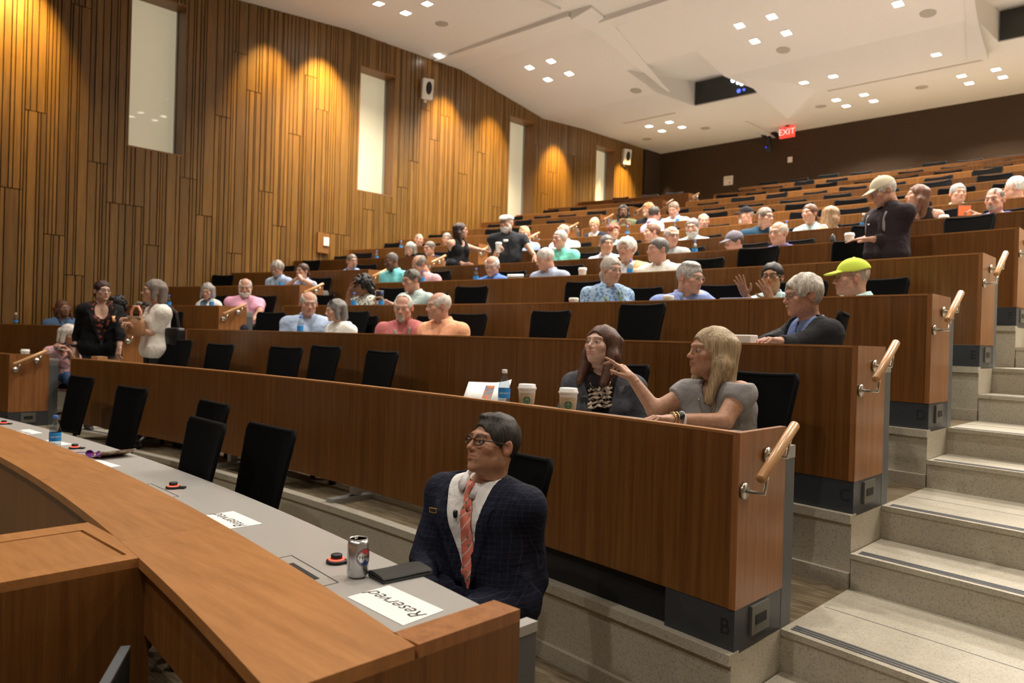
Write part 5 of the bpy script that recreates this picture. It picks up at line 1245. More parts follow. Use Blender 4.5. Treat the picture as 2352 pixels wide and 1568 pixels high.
 {'label': 'balding man with glasses in grey tee shirt', 'h': (-0.094, 8.277, 2.82), 'base': (-0.095, 8.397, 1.706), 'yaw': -2.168, 'pitch': -0.035, 'sex': 'm', 'skin': 'rosy', 'byaw': -3.138, 'hair': ('ring', (0.5149, 0.4564, 0.4125)), 'top': ('tee', 'grey_tee', (0.3515, 0.3613, 0.3712)), 's': 1.06, 'glasses': (0.0452, 0.0382, 0.0382)},
 {'label': 'standing dark-haired woman in black tank top holding a cup', 'h': (-3.655, 8.014, 3.135), 'base': (-3.655, 8.014, 1.706), 'yaw': -1.059, 'pitch': 0.0, 'sex': 'f', 'skin': 'fair', 'byaw': -1.478, 'hair': ('long', (0.0296, 0.0144, 0.0116)), 'top': ('tank', 'black_tank', (0.0052, 0.0052, 0.006)), 's': 1.0, 'stand': 1, 'glasses': (0.0452, 0.0319, 0.0262), 'ar': ((-3.671, 7.929, 2.654), (-3.492, 7.946, 2.607), (-3.368, 8.008, 2.634), 'relax'), 'al': ((-3.551, 8.249, 2.86), (-3.405, 8.276, 2.841), (-3.324, 8.325, 2.874), 'grip')},
 {'label': 'standing bearded man in white flat cap and black polo shirt', 'h': (-2.817, 8.139, 3.189), 'base': (-2.817, 8.139, 1.706), 'yaw': -2.933, 'pitch': -0.035, 'sex': 'm', 'skin': 'rosy', 'byaw': -2.584, 'hair': ('buzz', (0.5149, 0.4851, 0.4564)), 'top': ('shirt', 'black_polo', (0.0232, 0.0252, 0.0296)), 's': 1.08, 'wide': 1.1, 'badge': (0.0, 0.82), 'stand': 1, 'glasses': (0.0319, 0.0262, 0.0262), 'hat': ('flatcap', (0.6308, 0.6172, 0.5776)), 'beard': ('full', (0.552, 0.5149, 0.4793)), 'ar': ((-2.894, 8.092, 2.683), (-2.824, 7.938, 2.727), (-2.789, 7.944, 2.789), 'grip'), 'al': ((-2.543, 8.327, 2.853), (-2.397, 8.313, 2.704), (-2.363, 8.317, 2.614), 'relax')},
 {'label': 'grey-haired woman in black bent forward, left block', 'h': (-5.947, 8.883, 3.084), 'base': (-5.966, 8.981, 2.034), 'yaw': -2.67, 'pitch': -0.419, 'sex': 'f', 'skin': 'fair', 'byaw': -2.942, 'hair': ('bob', (0.3515, 0.3231, 0.2961)), 'top': ('long', 'black_cardigan', (0.0091, 0.0091, 0.0116))},
 {'label': 'man with glasses in dark tee beside bent grey-haired woman', 'h': (-5.512, 8.968, 3.075), 'base': (-5.53, 9.066, 2.034), 'yaw': -3.113, 'pitch': -0.07, 'sex': 'm', 'skin': 'rosy', 'byaw': -2.957, 'hair': ('short', (0.1559, 0.1329, 0.1119)), 'top': ('tee', 'navy_black_tee', (0.0091, 0.0116, 0.0343)), 'glasses': (0.0452, 0.0382, 0.0319)},
 {'label': 'balding grey-haired man in white shirt behind teal polo man', 'h': (-2.726, 9.334, 3.199), 'base': (-2.737, 9.453, 2.034), 'yaw': -2.902, 'pitch': -0.175, 'sex': 'm', 'skin': 'rosy', 'byaw': -3.051, 'hair': ('ring', (0.3515, 0.305, 0.2705)), 'top': ('long', 'white_print_shirt', (0.7305, 0.7454, 0.8388)), 's': 1.05},
 {'label': 'sandy-haired man in sky blue shirt behind flat-capped man', 'h': (-3.482, 9.255, 3.217), 'base': (-3.495, 9.374, 2.034), 'yaw': -2.712, 'pitch': -0.07, 'sex': 'm', 'skin': 'rosy', 'byaw': -3.025, 'hair': ('side', (0.6172, 0.4452, 0.2232)), 'top': ('shirt', 'sky_blue_shirt', (0.3515, 0.491, 0.7605)), 's': 1.03},
 {'label': 'red-haired woman in pale print top smiling', 'h': (-1.795, 9.404, 3.144), 'base': (-1.802, 9.524, 2.034), 'yaw': -2.095, 'pitch': 0.0, 'sex': 'f', 'skin': 'fair', 'byaw': -3.082, 'hair': ('puffy', (0.2159, 0.0545, 0.0232)), 'top': ('shirt', 'pale_print_top', (0.552, 0.6724, 0.7011), 'floral', (0.305, 0.402, 0.4564)), 's': 1.0},
 {'label': 'brown-haired man in profile behind white polo man', 'h': (-1.148, 9.436, 3.087), 'base': (-1.152, 9.556, 2.034), 'yaw': 2.465, 'pitch': 0.0, 'sex': 'm', 'skin': 'rosy', 'byaw': -3.103, 'hair': ('side', (0.1441, 0.0648, 0.0343)), 'top': ('tee', 'tan_tee', (0.1878, 0.1022, 0.0612)), 's': 1.06},
 {'label': 'grey-bearded man with glasses in ice blue shirt', 'h': (-0.501, 9.454, 3.113), 'base': (-0.503, 9.574, 2.034), 'yaw': -2.821, 'pitch': -0.14, 'sex': 'm', 'skin': 'rosy', 'byaw': -3.125, 'hair': ('short', (0.1878, 0.1683, 0.1559)), 'top': ('shirt', 'ice_blue_shirt', (0.552, 0.7305, 0.7758)), 's': 1.06, 'glasses': (0.1274, 0.1144, 0.1022), 'beard': ('full', (0.4452, 0.4125, 0.3813))},
 {'label': 'man with glasses in dark teal shirt leaning right', 'h': (0.563, 9.453, 3.158), 'base': (0.565, 9.573, 2.034), 'yaw': -1.862, 'pitch': -0.035, 'sex': 'm', 'skin': 'rosy', 'byaw': -2.455, 'hair': ('short', (0.162, 0.1221, 0.0931)), 'top': ('shirt', 'dark_teal_shirt', (0.0103, 0.0423, 0.0762)), 's': 1.08, 'glasses': (0.0319, 0.0262, 0.0212)},
 {'label': 'smiling brown-haired woman in white and aqua print top', 'h': (1.142, 9.436, 3.154), 'base': (1.147, 9.556, 2.034), 'yaw': 2.939, 'pitch': 0.035, 'sex': 'f', 'skin': 'fair', 'byaw': 3.104, 'hair': ('bun', (0.117, 0.0513, 0.0252)), 'top': ('long', 'white_aqua_print', (0.7305, 0.807, 0.807), 'floral', (0.2232, 0.5149, 0.552)), 's': 1.02},
 {'label': 'woman with long light brown hair turned away', 'h': (1.439, 9.403, 3.091), 'base': (1.445, 9.543, 2.034), 'yaw': -0.542, 'pitch': -0.244, 'sex': 'f', 'skin': 'fair', 'byaw': -1.729, 'hair': ('long', (0.2623, 0.162, 0.0844)), 'top': ('tank', 'white_red_top', (0.7605, 0.6724, 0.6172)), 's': 0.98},
 {'label': 'goateed man in blue tee shirt photographing with phone', 'h': (3.153, 9.292, 3.091), 'base': (3.166, 9.411, 2.034), 'yaw': 2.957, 'pitch': -0.087, 'sex': 'm', 'skin': 'rosy', 'byaw': 3.036, 'hair': ('buzz', (0.117, 0.0931, 0.0802)), 'top': ('tee', 'blue_tee', (0.0931, 0.1221, 0.402)), 's': 1.05, 'beard': ('goatee', (0.2623, 0.2232, 0.1946)), 'ar': ((3.038, 9.183, 2.9), (3.035, 9.014, 2.913), (3.0, 8.954, 2.935), 'grip'), 'al': ((3.277, 9.408, 2.886), (3.245, 9.171, 2.858), None, 'relax')},
 {'label': 'brown-haired woman in dark sleeveless top looking up left', 'h': (2.379, 9.384, 3.234), 'base': (2.387, 9.483, 2.034), 'yaw': 2.161, 'pitch': 0.07, 'sex': 'f', 'skin': 'fair', 'byaw': -3.128, 'hair': ('long', (0.1221, 0.0513, 0.0252)), 'top': ('tank', 'black_sleeveless', (0.016, 0.0103, 0.0091)), 's': 1.06, 'badge': (0.0, 0.7)},
 {'label': 'close-cropped man in navy jacket high in left block', 'h': (-6.911, 9.89, 3.422), 'base': (-6.933, 9.987, 2.376), 'yaw': -1.739, 'pitch': 0.0, 'sex': 'm', 'skin': 'rosy', 'byaw': -2.918, 'hair': ('buzz', (0.2232, 0.1746, 0.1384)), 'top': ('long', 'navy_jacket_b', (0.016, 0.0212, 0.0648))},
 {'label': 'grey-haired man beside the standing woman, left block', 'h': (-6.25, 10.033, 3.411), 'base': (-6.27, 10.131, 2.376), 'yaw': -2.332, 'pitch': -0.14, 'sex': 'm', 'skin': 'rosy', 'byaw': -2.94, 'hair': ('short', (0.2232, 0.2016, 0.1812)), 'top': ('long', 'dark_shirt_b', (0.0319, 0.0212, 0.0176))},
 {'label': 'blonde woman with ponytail in navy looking down', 'h': (-3.005, 10.5, 3.487), 'base': (-3.017, 10.619, 2.376), 'yaw': -2.802, 'pitch': -0.384, 'sex': 'f', 'skin': 'fair', 'byaw': -3.045, 'hair': ('sidepony', (0.6308, 0.4452, 0.2307)), 'top': ('jacket', 'navy_cardigan', (0.016, 0.0212, 0.0395), 'plain', None, 'white_under', (0.5776, 0.5457, 0.5149)), 's': 1.02},
 {'label': 'dark-haired man in pale pink shirt turned to people behind', 'h': (-1.837, 10.561, 3.568), 'base': (-1.846, 10.711, 2.376), 'yaw': 0.053, 'pitch': 0.0, 'sex': 'm', 'skin': 'rosy', 'byaw': -0.47, 'hair': ('short', (0.0452, 0.0343, 0.0273)), 'top': ('long', 'pale_pink_shirt', (0.807, 0.6172, 0.7605)), 's': 1.06},
 {'label': 'bald goateed man behind grey-bearded man', 'h': (-0.995, 10.629, 3.394), 'base': (-0.999, 10.749, 2.376), 'yaw': -2.486, 'pitch': -0.07, 'sex': 'm', 'skin': 'rosy', 'byaw': -3.11, 'hair': ('ring', (0.305, 0.2232, 0.1812)), 'top': ('tee', 'maroon_tee', (0.1022, 0.0319, 0.0319)), 's': 1.0, 'beard': ('goatee', (0.1878, 0.1274, 0.1022))},
 {'label': 'man in black baseball cap facing left', 'h': (-0.314, 10.643, 3.422), 'base': (-0.315, 10.763, 2.376), 'yaw': 2.455, 'pitch': -0.035, 'sex': 'm', 'skin': 'rosy', 'byaw': -3.132, 'hair': ('buzz', (0.305, 0.2623, 0.2232)), 'top': ('tee', 'salmon_tee', (0.5149, 0.1559, 0.1022)), 's': 1.05, 'hat': ('cap', (0.008, 0.008, 0.0091)), 'beard': ('goatee', (0.5776, 0.5457, 0.5149))},
 {'label': 'grey-haired man with lined face near right edge', 'h': (2.511, 10.564, 3.43), 'base': (2.519, 10.664, 2.376), 'yaw': -2.523, 'pitch': 0.0, 'sex': 'm', 'skin': 'rosy', 'byaw': 3.061, 'hair': ('short', (0.305, 0.2874, 0.2705)), 'top': ('shirt', 'green_print_shirt', (0.305, 0.402, 0.305)), 's': 1.03},
 {'label': 'white-haired person turned away at right edge', 'h': (3.105, 10.51, 3.423), 'base': (3.115, 10.61, 2.376), 'yaw': 1.368, 'pitch': 0.0, 'sex': 'm', 'skin': 'rosy', 'byaw': 3.042, 'hair': ('short', (0.6172, 0.6038, 0.5776)), 'top': ('tee', 'beige_tee', (0.5149, 0.3515, 0.2232)), 's': 1.06},
 {'label': 'long black-haired man in olive shirt with clasped hands', 'h': (-3.251, 11.688, 3.908), 'base': (-3.261, 11.788, 2.718), 'yaw': -2.525, 'pitch': 0.0, 'sex': 'm', 'skin': 'brown', 'byaw': -3.041, 'hair': ('long', (0.0091, 0.007, 0.007)), 'top': ('shirt', 'olive_shirt', (0.1746, 0.1946, 0.107)), 's': 1.03, 'glasses': (0.013, 0.0103, 0.0091), 'beard': ('goatee', (0.0091, 0.007, 0.007)), 'ar': ((-3.332, 11.543, 3.615), (-3.187, 11.5, 3.662), (-3.142, 11.516, 3.708), 'grip'), 'al': ((-3.099, 11.762, 3.625), (-3.106, 11.576, 3.665), (-3.125, 11.532, 3.708), 'grip')},
 {'label': 'red-blond man behind dark-haired man in pink', 'h': (-2.764, 11.754, 3.896), 'base': (-2.771, 11.834, 2.718), 'yaw': 2.925, 'pitch': -0.07, 'sex': 'm', 'skin': 'rosy', 'byaw': -3.056, 'hair': ('puffy', (0.4342, 0.2016, 0.0648)), 'top': ('long', 'dark_navy_top', (0.0091, 0.0103, 0.0176)), 's': 1.03, 'beard': ('goatee', (0.5776, 0.4564, 0.3515))},
 {'label': 'brown-haired man in white shirt leaning low over the desk', 'h': (-2.195, 11.697, 3.841), 'base': (-2.207, 11.877, 2.718), 'yaw': -2.937, 'pitch': -0.349, 'sex': 'm', 'skin': 'rosy', 'byaw': -3.074, 'hair': ('short', (0.2232, 0.15, 0.1022)), 'top': ('long', 'white_shirt_c', (0.7305, 0.7605, 0.7913)), 's': 1.08},
]
CHAIRS = [
 (-2.887, 2.247, 0.0, 0.126, 'empty black chair at the left end of the front desk', 0.0),
 (-1.348, 2.13, 0.0, 0.11, 'empty black chair behind the bottle on the front desk', 0.0),
 (0.13, 2.075, 0.0, -0.056, 'tall empty black chair pushed back behind another, front row', 0.0),
 (1.107, 1.567, 0.0, -0.07, 'empty black chair close to the grey worktop, left of a pair', 0.0),
 (1.531, 1.705, 0.0, -0.018, 'empty black chair nearest the seated man in navy suit', 0.0),
 (2.832, 2.062, 0.0, -0.125, 'black mesh chair under the man in navy check suit and coral tie', 0.0),
 (-0.09, 3.594, 0.342, -0.098, 'empty black chair in row B, first empty one from the right aisle', 0.001),
 (-0.872, 3.578, 0.342, -0.025, 'empty black chair in row B, second empty one from the right aisle', 0.021),
 (-1.447, 3.551, 0.342, 0.141, 'empty black chair in row B, third empty one from the right aisle', -0.005),
 (-2.585, 3.454, 0.342, 0.107, 'empty black chair in row B, fourth empty one from the right aisle', -0.007),
 (-2.768, 3.104, 0.342, 0.238, 'empty black chair in row B, fifth empty one from the right aisle', 0.027),
 (-3.503, 3.339, 0.342, 0.044, 'empty black chair in row B, sixth empty one from the right aisle', 0.045),
 (2.342, 3.479, 0.342, -0.097, 'black mesh chair under the brown-haired woman in grey blazer looking up beside', 0.0),
 (3.261, 3.341, 0.342, -0.136, 'black mesh chair under the blonde woman in grey sleeveless top pointing with', 0.0),
 (-5.196, 3.18, 0.342, 0.216, 'black mesh chair under the seated white-haired woman in pink with phone by', 0.0),
 (1.66, 4.713, 0.681, -0.167, 'empty black chair in row C, first empty one from the right aisle', 0.087),
 (0.724, 4.756, 0.681, -0.089, 'empty black chair in row C, second empty one from the right aisle', 0.042),
 (-0.267, 4.766, 0.681, 0.092, 'empty black chair in row C, third empty one from the right aisle', 0.02),
 (-1.995, 4.687, 0.681, 0.079, 'empty black chair in row C, fourth empty one from the right aisle', 0.047),
 (-3.448, 4.532, 0.681, 0.258, 'empty black chair in row C, fifth empty one from the right aisle', 0.033),
 (-5.44, 4.176, 0.681, 0.115, 'empty black chair in row C, first empty one left of the left aisle', 0.034),
 (3.062, 4.589, 0.681, -1.282, 'black mesh chair under the white-haired man with moustache and glasses in charcoal', 0.0),
 (-0.363, 4.833, 0.681, 0.014, 'black mesh chair under the bald man in pale orange shirt facing left', 0.0),
 (-0.862, 4.821, 0.681, 0.034, 'black mesh chair under the bearded man in red shirt and patterned lanyard', 0.0),
 (-2.392, 4.723, 0.681, 0.094, 'black mesh chair under the bald man in pale blue shirt beside woman', 0.0),
 (-1.934, 4.762, 0.681, 0.076, 'black mesh chair under the grey-haired woman in white hooded top with sunglasses', 0.0),
 (-7.377, 3.74, 0.681, 0.295, 'black mesh chair under the woman with auburn braids and clear glasses by', 0.0),
 (-6.457, 4.135, 0.681, 0.256, 'black mesh chair under the black-curled person half hidden behind the woman in', 0.0),
 (-5.864, 4.334, 0.681, 0.232, 'black mesh chair under the long dark-haired woman half hidden behind the white', 0.0),
 (0.148, 5.962, 1.008, -0.006, 'empty black chair in row D, first empty one from the right aisle', 0.075),
 (-1.422, 5.926, 1.008, 0.175, 'empty black chair in row D, second empty one from the right aisle', 0.064),
 (-2.768, 5.818, 1.008, 0.186, 'empty black chair in row D, third empty one from the right aisle', 0.073),
 (-4.102, 5.644, 1.008, 0.054, 'empty black chair in row D, fourth empty one from the right aisle', 0.0),
 (-6.269, 5.21, 1.008, 0.178, 'empty black chair in row D, first empty one left of the left aisle', 0.003),
 (-6.159, 5.308, 1.008, 0.234, 'black mesh chair under the grey-haired woman in white jacket reading behind left', 0.0),
 (-5.349, 5.488, 1.008, 0.203, 'black mesh chair under the white-bearded man in pink polo at the left', 0.0),
 (-3.006, 5.861, 1.008, 0.113, 'black mesh chair under the curly black-haired woman in white resting her forehead', 0.0),
 (-2.123, 5.947, 1.008, 0.08, 'black mesh chair under the man in sage green shirt with sunglasses on', 0.0),
 (0.818, 6.019, 1.008, -0.031, 'black mesh chair under the grey-haired woman in light blue floral blouse and', 0.0),
 (1.674, 5.979, 1.008, -0.063, 'black mesh chair under the grey-haired man in blue shirt and green lanyard', 0.0),
 (2.396, 5.924, 1.008, -0.09, 'black mesh chair under the dark-haired woman in aqua blouse with both hands', 0.0),
 (3.01, 5.861, 1.008, -0.114, 'black mesh chair under the man in lime green cap facing left with', 0.0),
 (2.407, 7.053, 1.375, -0.188, 'empty black chair in row E, first empty one from the right aisle', 0.101),
 (1.446, 7.119, 1.375, -0.113, 'empty black chair in row E, second empty one from the right aisle', 0.099),
 (0.862, 7.144, 1.375, 0.05, 'empty black chair in row E, third empty one from the right aisle', 0.022),
 (0.061, 7.156, 1.375, -0.002, 'empty black chair in row E, fourth empty one from the right aisle', 0.023),
 (-0.994, 7.14, 1.375, 0.157, 'empty black chair in row E, fifth empty one from the right aisle', 0.035),
 (-3.244, 6.967, 1.375, 0.016, 'empty black chair in row E, sixth empty one from the right aisle', 0.036),
 (-7.765, 6.047, 1.375, 0.405, 'empty black chair in row E, first empty one left of the left aisle', 0.07),
 (-6.259, 6.511, 1.375, 0.227, 'black mesh chair under the wavy grey-haired man in pale blue shirt looking', 0.0),
 (-5.681, 6.638, 1.375, 0.206, 'black mesh chair under the woman in lavender print top with hands clasped', 0.0),
 (-3.86, 6.956, 1.375, 0.139, 'black mesh chair under the dark-skinned man in turquoise shirt at the left', 0.0),
 (-3.29, 7.03, 1.375, 0.119, 'black mesh chair under the balding man in dusty pink shirt bowed over', 0.0),
 (-1.978, 7.155, 1.375, 0.071, 'black mesh chair under the bald man with glasses in bright blue shirt', 0.0),
 (-1.104, 7.204, 1.375, 0.04, 'black mesh chair under the grey-haired man in grey-blue shirt stooping to the', 0.0),
 (0.048, 7.226, 1.375, -0.002, 'black mesh chair under the white-haired man in tan jacket behind woman with', 0.0),
 (0.475, 7.222, 1.375, -0.017, 'black mesh chair under the dark grey-haired man in white polo shirt facing', 0.0),
 (3.063, 8.186, 1.706, -0.207, 'empty black chair in row F, first empty one from the right aisle', 0.086),
 (2.225, 8.263, 1.706, 0.044, 'empty black chair in row F, second empty one from the right aisle', 0.085),
 (-1.547, 8.306, 1.706, 0.054, 'empty black chair in row F, third empty one from the right aisle', 0.013),
 (-2.173, 8.266, 1.706, 0.156, 'empty black chair in row F, fourth empty one from the right aisle', -0.005),
 (-7.249, 7.423, 1.706, 0.193, 'empty black chair in row F, first empty one left of the left aisle', 0.1),
 (-7.841, 7.264, 1.706, 0.174, 'empty black chair in row F, second empty one left of the left aisle', 0.017),
 (-6.035, 7.781, 1.706, 0.21, 'black mesh chair under the man with glasses in light blue shirt, left', 0.0),
 (0.747, 8.407, 1.706, -0.026, 'black mesh chair under the man in grey baseball cap low behind the', 0.0),
 (1.292, 8.388, 1.706, -0.045, 'black mesh chair under the smiling balding man in purple polo shirt', 0.0),
 (-1.881, 8.356, 1.706, 0.065, 'black mesh chair under the grey-haired man with glasses in teal polo shirt', 0.0),
 (-1.074, 8.397, 1.706, 0.037, 'black mesh chair under the grey-haired man in pale dress shirt turned slightly', 0.0),
 (-0.095, 8.417, 1.706, 0.003, 'black mesh chair under the balding man with glasses in grey tee shirt', 0.0),
 (2.481, 9.427, 2.034, -0.184, 'empty black chair in row G, first empty one from the right aisle', 0.047),
 (-2.632, 9.415, 2.034, 0.209, 'empty black chair in row G, second empty one from the right aisle', 0.014),
 (-7.322, 8.624, 2.034, 0.327, 'empty black chair in row G, first empty one left of the left aisle', 0.034),
 (-7.936, 8.462, 2.034, 0.267, 'empty black chair in row G, second empty one left of the left aisle', -0.009),
 (-5.97, 9.001, 2.034, 0.199, 'black mesh chair under the grey-haired woman in black bent forward, left block', 0.0),
 (-5.534, 9.085, 2.034, 0.185, 'black mesh chair under the man with glasses in dark tee beside bent', 0.0),
 (-2.739, 9.473, 2.034, 0.091, 'black mesh chair under the balding grey-haired man in white shirt behind teal', 0.0),
 (-3.498, 9.394, 2.034, 0.116, 'black mesh chair under the sandy-haired man in sky blue shirt behind flat-capped', 0.0),
 (-1.803, 9.544, 2.034, 0.06, 'black mesh chair under the red-haired woman in pale print top smiling', 0.0),
 (-1.153, 9.576, 2.034, 0.038, 'black mesh chair under the brown-haired man in profile behind white polo man', 0.0),
 (-0.503, 9.594, 2.034, 0.017, 'black mesh chair under the grey-bearded man with glasses in ice blue shirt', 0.0),
 (0.565, 9.593, 2.034, -0.019, 'black mesh chair under the man with glasses in dark teal shirt leaning', 0.0),
 (1.147, 9.576, 2.034, -0.038, 'black mesh chair under the smiling brown-haired woman in white and aqua print', 0.0),
 (1.446, 9.563, 2.034, -0.048, 'black mesh chair under the woman with long light brown hair turned away', 0.0),
 (3.168, 9.431, 2.034, -0.105, 'black mesh chair under the goateed man in blue tee shirt photographing with', 0.0),
 (2.389, 9.503, 2.034, -0.079, 'black mesh chair under the brown-haired woman in dark sleeveless top looking up', 0.0),
 (1.897, 10.596, 2.376, -0.031, 'empty black chair in row H, first empty one from the right aisle', 0.024),
 (1.157, 10.55, 2.376, -0.015, 'empty black chair in row H, second empty one from the right aisle', 0.021),
 (0.476, 10.697, 2.376, 0.053, 'empty black chair in row H, third empty one from the right aisle', 0.063),
 (-5.242, 10.241, 2.376, 0.186, 'empty black chair in row H, first empty one left of the left aisle', 0.069),
 (-7.87, 9.709, 2.376, 0.154, 'empty black chair in row H, second empty one left of the left aisle', 0.04),
 (-6.938, 10.007, 2.376, 0.223, 'black mesh chair under the close-cropped man in navy jacket high in left', 0.0),
 (-6.274, 10.15, 2.376, 0.202, 'black mesh chair under the grey-haired man beside the standing woman, left block', 0.0),
 (-3.019, 10.639, 2.376, 0.097, 'black mesh chair under the blonde woman with ponytail in navy looking down', 0.0),
 (-1.847, 10.73, 2.376, 0.059, 'black mesh chair under the dark-haired man in pale pink shirt turned to', 0.0),
 (-1.0, 10.769, 2.376, 0.032, 'black mesh chair under the bald goateed man behind grey-bearded man', 0.0),
 (-0.315, 10.783, 2.376, 0.01, 'black mesh chair under the man in black baseball cap facing left', 0.0),
 (2.52, 10.683, 2.376, -0.081, 'black mesh chair under the grey-haired man with lined face near right edge', 0.0),
 (3.117, 10.63, 2.376, -0.1, 'black mesh chair under the white-haired person turned away at right edge', 0.0),
 (2.782, 11.764, 2.718, -0.062, 'empty black chair in row I, first empty one from the right aisle', 0.044),
 (2.137, 11.81, 2.718, 0.049, 'empty black chair in row I, second empty one from the right aisle', 0.059),
 (1.388, 11.834, 2.718, -0.053, 'empty black chair in row I, third empty one from the right aisle', 0.032),
 (0.741, 11.734, 2.718, 0.101, 'empty black chair in row I, fourth empty one from the right aisle', 0.028),
 (-0.096, 11.756, 2.718, -0.021, 'empty black chair in row I, fifth empty one from the right aisle', 0.048),
 (-0.792, 11.871, 2.718, -0.059, 'empty black chair in row I, sixth empty one from the right aisle', 0.022),
 (-1.562, 11.749, 2.718, 0.001, 'empty black chair in row I, seventh empty one from the right aisle', 0.043),
 (-5.655, 11.318, 2.718, 0.183, 'empty black chair in row I, first empty one left of the left aisle', 0.052),
 (-6.361, 11.25, 2.718, 0.191, 'empty black chair in row I, second empty one left of the left aisle', 0.066),
 (-7.723, 10.855, 2.718, 0.229, 'empty black chair in row I, third empty one left of the left aisle', 0.003),
 (-3.263, 11.808, 2.718, 0.101, 'black mesh chair under the long black-haired man in olive shirt with clasped', 0.0),
 (-2.772, 11.854, 2.718, 0.085, 'black mesh chair under the red-blond man behind dark-haired man in pink', 0.0),
 (-2.209, 11.897, 2.718, 0.068, 'black mesh chair under the brown-haired man in white shirt leaning low over', 0.0),
 (3.108, 12.894, 3.06, 0.073, 'empty black chair in row J, first empty one from the right aisle', 0.051),
 (2.367, 12.921, 3.06, 0.026, 'empty black chair in row J, second empty one from the right aisle', 0.066),
 (1.496, 13.001, 3.06, -0.233, 'empty black chair in row J, third empty one from the right aisle', 0.068),
 (0.776, 13.013, 3.06, -0.038, 'empty black chair in row J, fourth empty one from the right aisle', 0.025),
 (0.018, 13.05, 3.06, 0.009, 'empty black chair in row J, fifth empty one from the right aisle', 0.045),
 (-0.695, 13.007, 3.06, 0.147, 'empty black chair in row J, sixth empty one from the right aisle', 0.018),
 (-1.482, 12.999, 3.06, 0.163, 'empty black chair in row J, seventh empty one from the right aisle', 0.021),
 (-2.27, 12.965, 3.06, -0.035, 'empty black chair in row J, eighth empty one from the right aisle', 0.02),
 (-2.979, 12.913, 3.06, 0.126, 'empty black chair in row J, ninth empty one from the right aisle', 0.054),
 (-5.756, 12.501, 3.06, 0.149, 'empty black chair in row J, first empty one left of the left aisle', 0.019),
 (-6.571, 12.331, 3.06, 0.083, 'empty black chair in row J, second empty one left of the left aisle', 0.069),
 (-7.251, 12.204, 3.06, 0.203, 'empty black chair in row J, third empty one left of the left aisle', 0.02),
 (1.956, 14.101, 3.402, -0.211, 'empty black chair in row K, first empty one from the right aisle', 0.068),
 (1.244, 14.109, 3.402, -0.182, 'empty black chair in row K, second empty one from the right aisle', 0.026),
 (0.533, 14.103, 3.402, -0.086, 'empty black chair in row K, third empty one from the right aisle', 0.008),
 (-0.074, 14.206, 3.402, 0.257, 'empty black chair in row K, fourth empty one from the right aisle', 0.043),
 (-0.86, 14.2, 3.402, -0.099, 'empty black chair in row K, fifth empty one from the right aisle', 0.026),
 (-1.601, 14.131, 3.402, -0.176, 'empty black chair in row K, sixth empty one from the right aisle', 0.057),
 (-2.173, 14.045, 3.402, 0.165, 'empty black chair in row K, seventh empty one from the right aisle', 0.043),
 (-2.978, 14.043, 3.402, 0.067, 'empty black chair in row K, eighth empty one from the right aisle', 0.008),
 (-5.579, 13.753, 3.402, 0.221, 'empty black chair in row K, first empty one left of the left aisle', 0.041),
 (-6.308, 13.579, 3.402, 0.21, 'empty black chair in row K, second empty one left of the left aisle', 0.002),
 (-6.994, 13.47, 3.402, 0.145, 'empty black chair in row K, third empty one left of the left aisle', 0.016),
 (-7.732, 13.305, 3.402, 0.183, 'empty black chair in row K, fourth empty one left of the left aisle', 0.048),
 (3.409, 15.184, 3.744, -0.019, 'empty black chair in row L, first empty one from the right aisle', 0.057),
 (2.626, 15.221, 3.744, -0.174, 'empty black chair in row L, second empty one from the right aisle', 0.033),
 (1.882, 15.378, 3.744, -0.089, 'empty black chair in row L, third empty one from the right aisle', 0.02),
 (1.131, 15.307, 3.744, -0.006, 'empty black chair in row L, fourth empty one from the right aisle', 0.021),
 (0.349, 15.4, 3.744, -0.23, 'empty black chair in row L, fifth empty one from the right aisle', 0.027),
 (-0.302, 15.417, 3.744, 0.07, 'empty black chair in row L, sixth empty one from the right aisle', 0.03),
 (-1.114, 15.323, 3.744, -0.185, 'empty black chair in row L, seventh empty one from the right aisle', 0.062),
 (-1.793, 15.306, 3.744, 0.031, 'empty black chair in row L, eighth empty one from the right aisle', 0.052),
 (-2.542, 15.252, 3.744, -0.018, 'empty black chair in row L, ninth empty one from the right aisle', 0.021),
 (-3.114, 15.264, 3.744, 0.337, 'empty black chair in row L, tenth empty one from the right aisle', 0.052),
 (-5.325, 14.943, 3.744, 0.319, 'empty black chair in row L, first empty one left of the left aisle', 0.021),
 (-6.852, 14.635, 3.744, 0.117, 'empty black chair in row L, second empty one left of the left aisle', 0.037),
 (-7.616, 14.495, 3.744, 0.135, 'empty black chair in row L, third empty one left of the left aisle', 0.021),
 (3.109, 16.456, 4.086, -0.04, 'empty black chair in row M, first empty one from the right aisle', 0.042),
 (2.349, 16.433, 4.086, -0.069, 'empty black chair in row M, second empty one from the right aisle', 0.05),
 (1.628, 16.564, 4.086, -0.098, 'empty black chair in row M, third empty one from the right aisle', 0.016),
 (0.947, 16.568, 4.086, 0.09, 'empty black chair in row M, fourth empty one from the right aisle', 0.018),
 (0.156, 16.591, 4.086, 0.079, 'empty black chair in row M, fifth empty one from the right aisle', 0.035),
 (-1.32, 16.507, 4.086, -0.04, 'empty black chair in row M, sixth empty one from the right aisle', 0.042),
 (-2.015, 16.437, 4.086, -0.093, 'empty black chair in row M, seventh empty one from the right aisle', 0.061),
 (-2.645, 16.393, 4.086, 0.183, 'empty black chair in row M, eighth empty one from the right aisle', 0.008),
 (-3.332, 16.477, 4.086, 0.171, 'empty black chair in row M, ninth empty one from the right aisle', 0.029),
 (-6.468, 16.048, 4.086, 0.285, 'empty black chair in row M, first empty one left of the left aisle', 0.015),
 (3.202, 17.64, 4.428, -0.041, 'empty black chair in row N, first empty one from the right aisle', 0.051),
 (2.371, 17.709, 4.428, -0.301, 'empty black chair in row N, second empty one from the right aisle', 0.008),
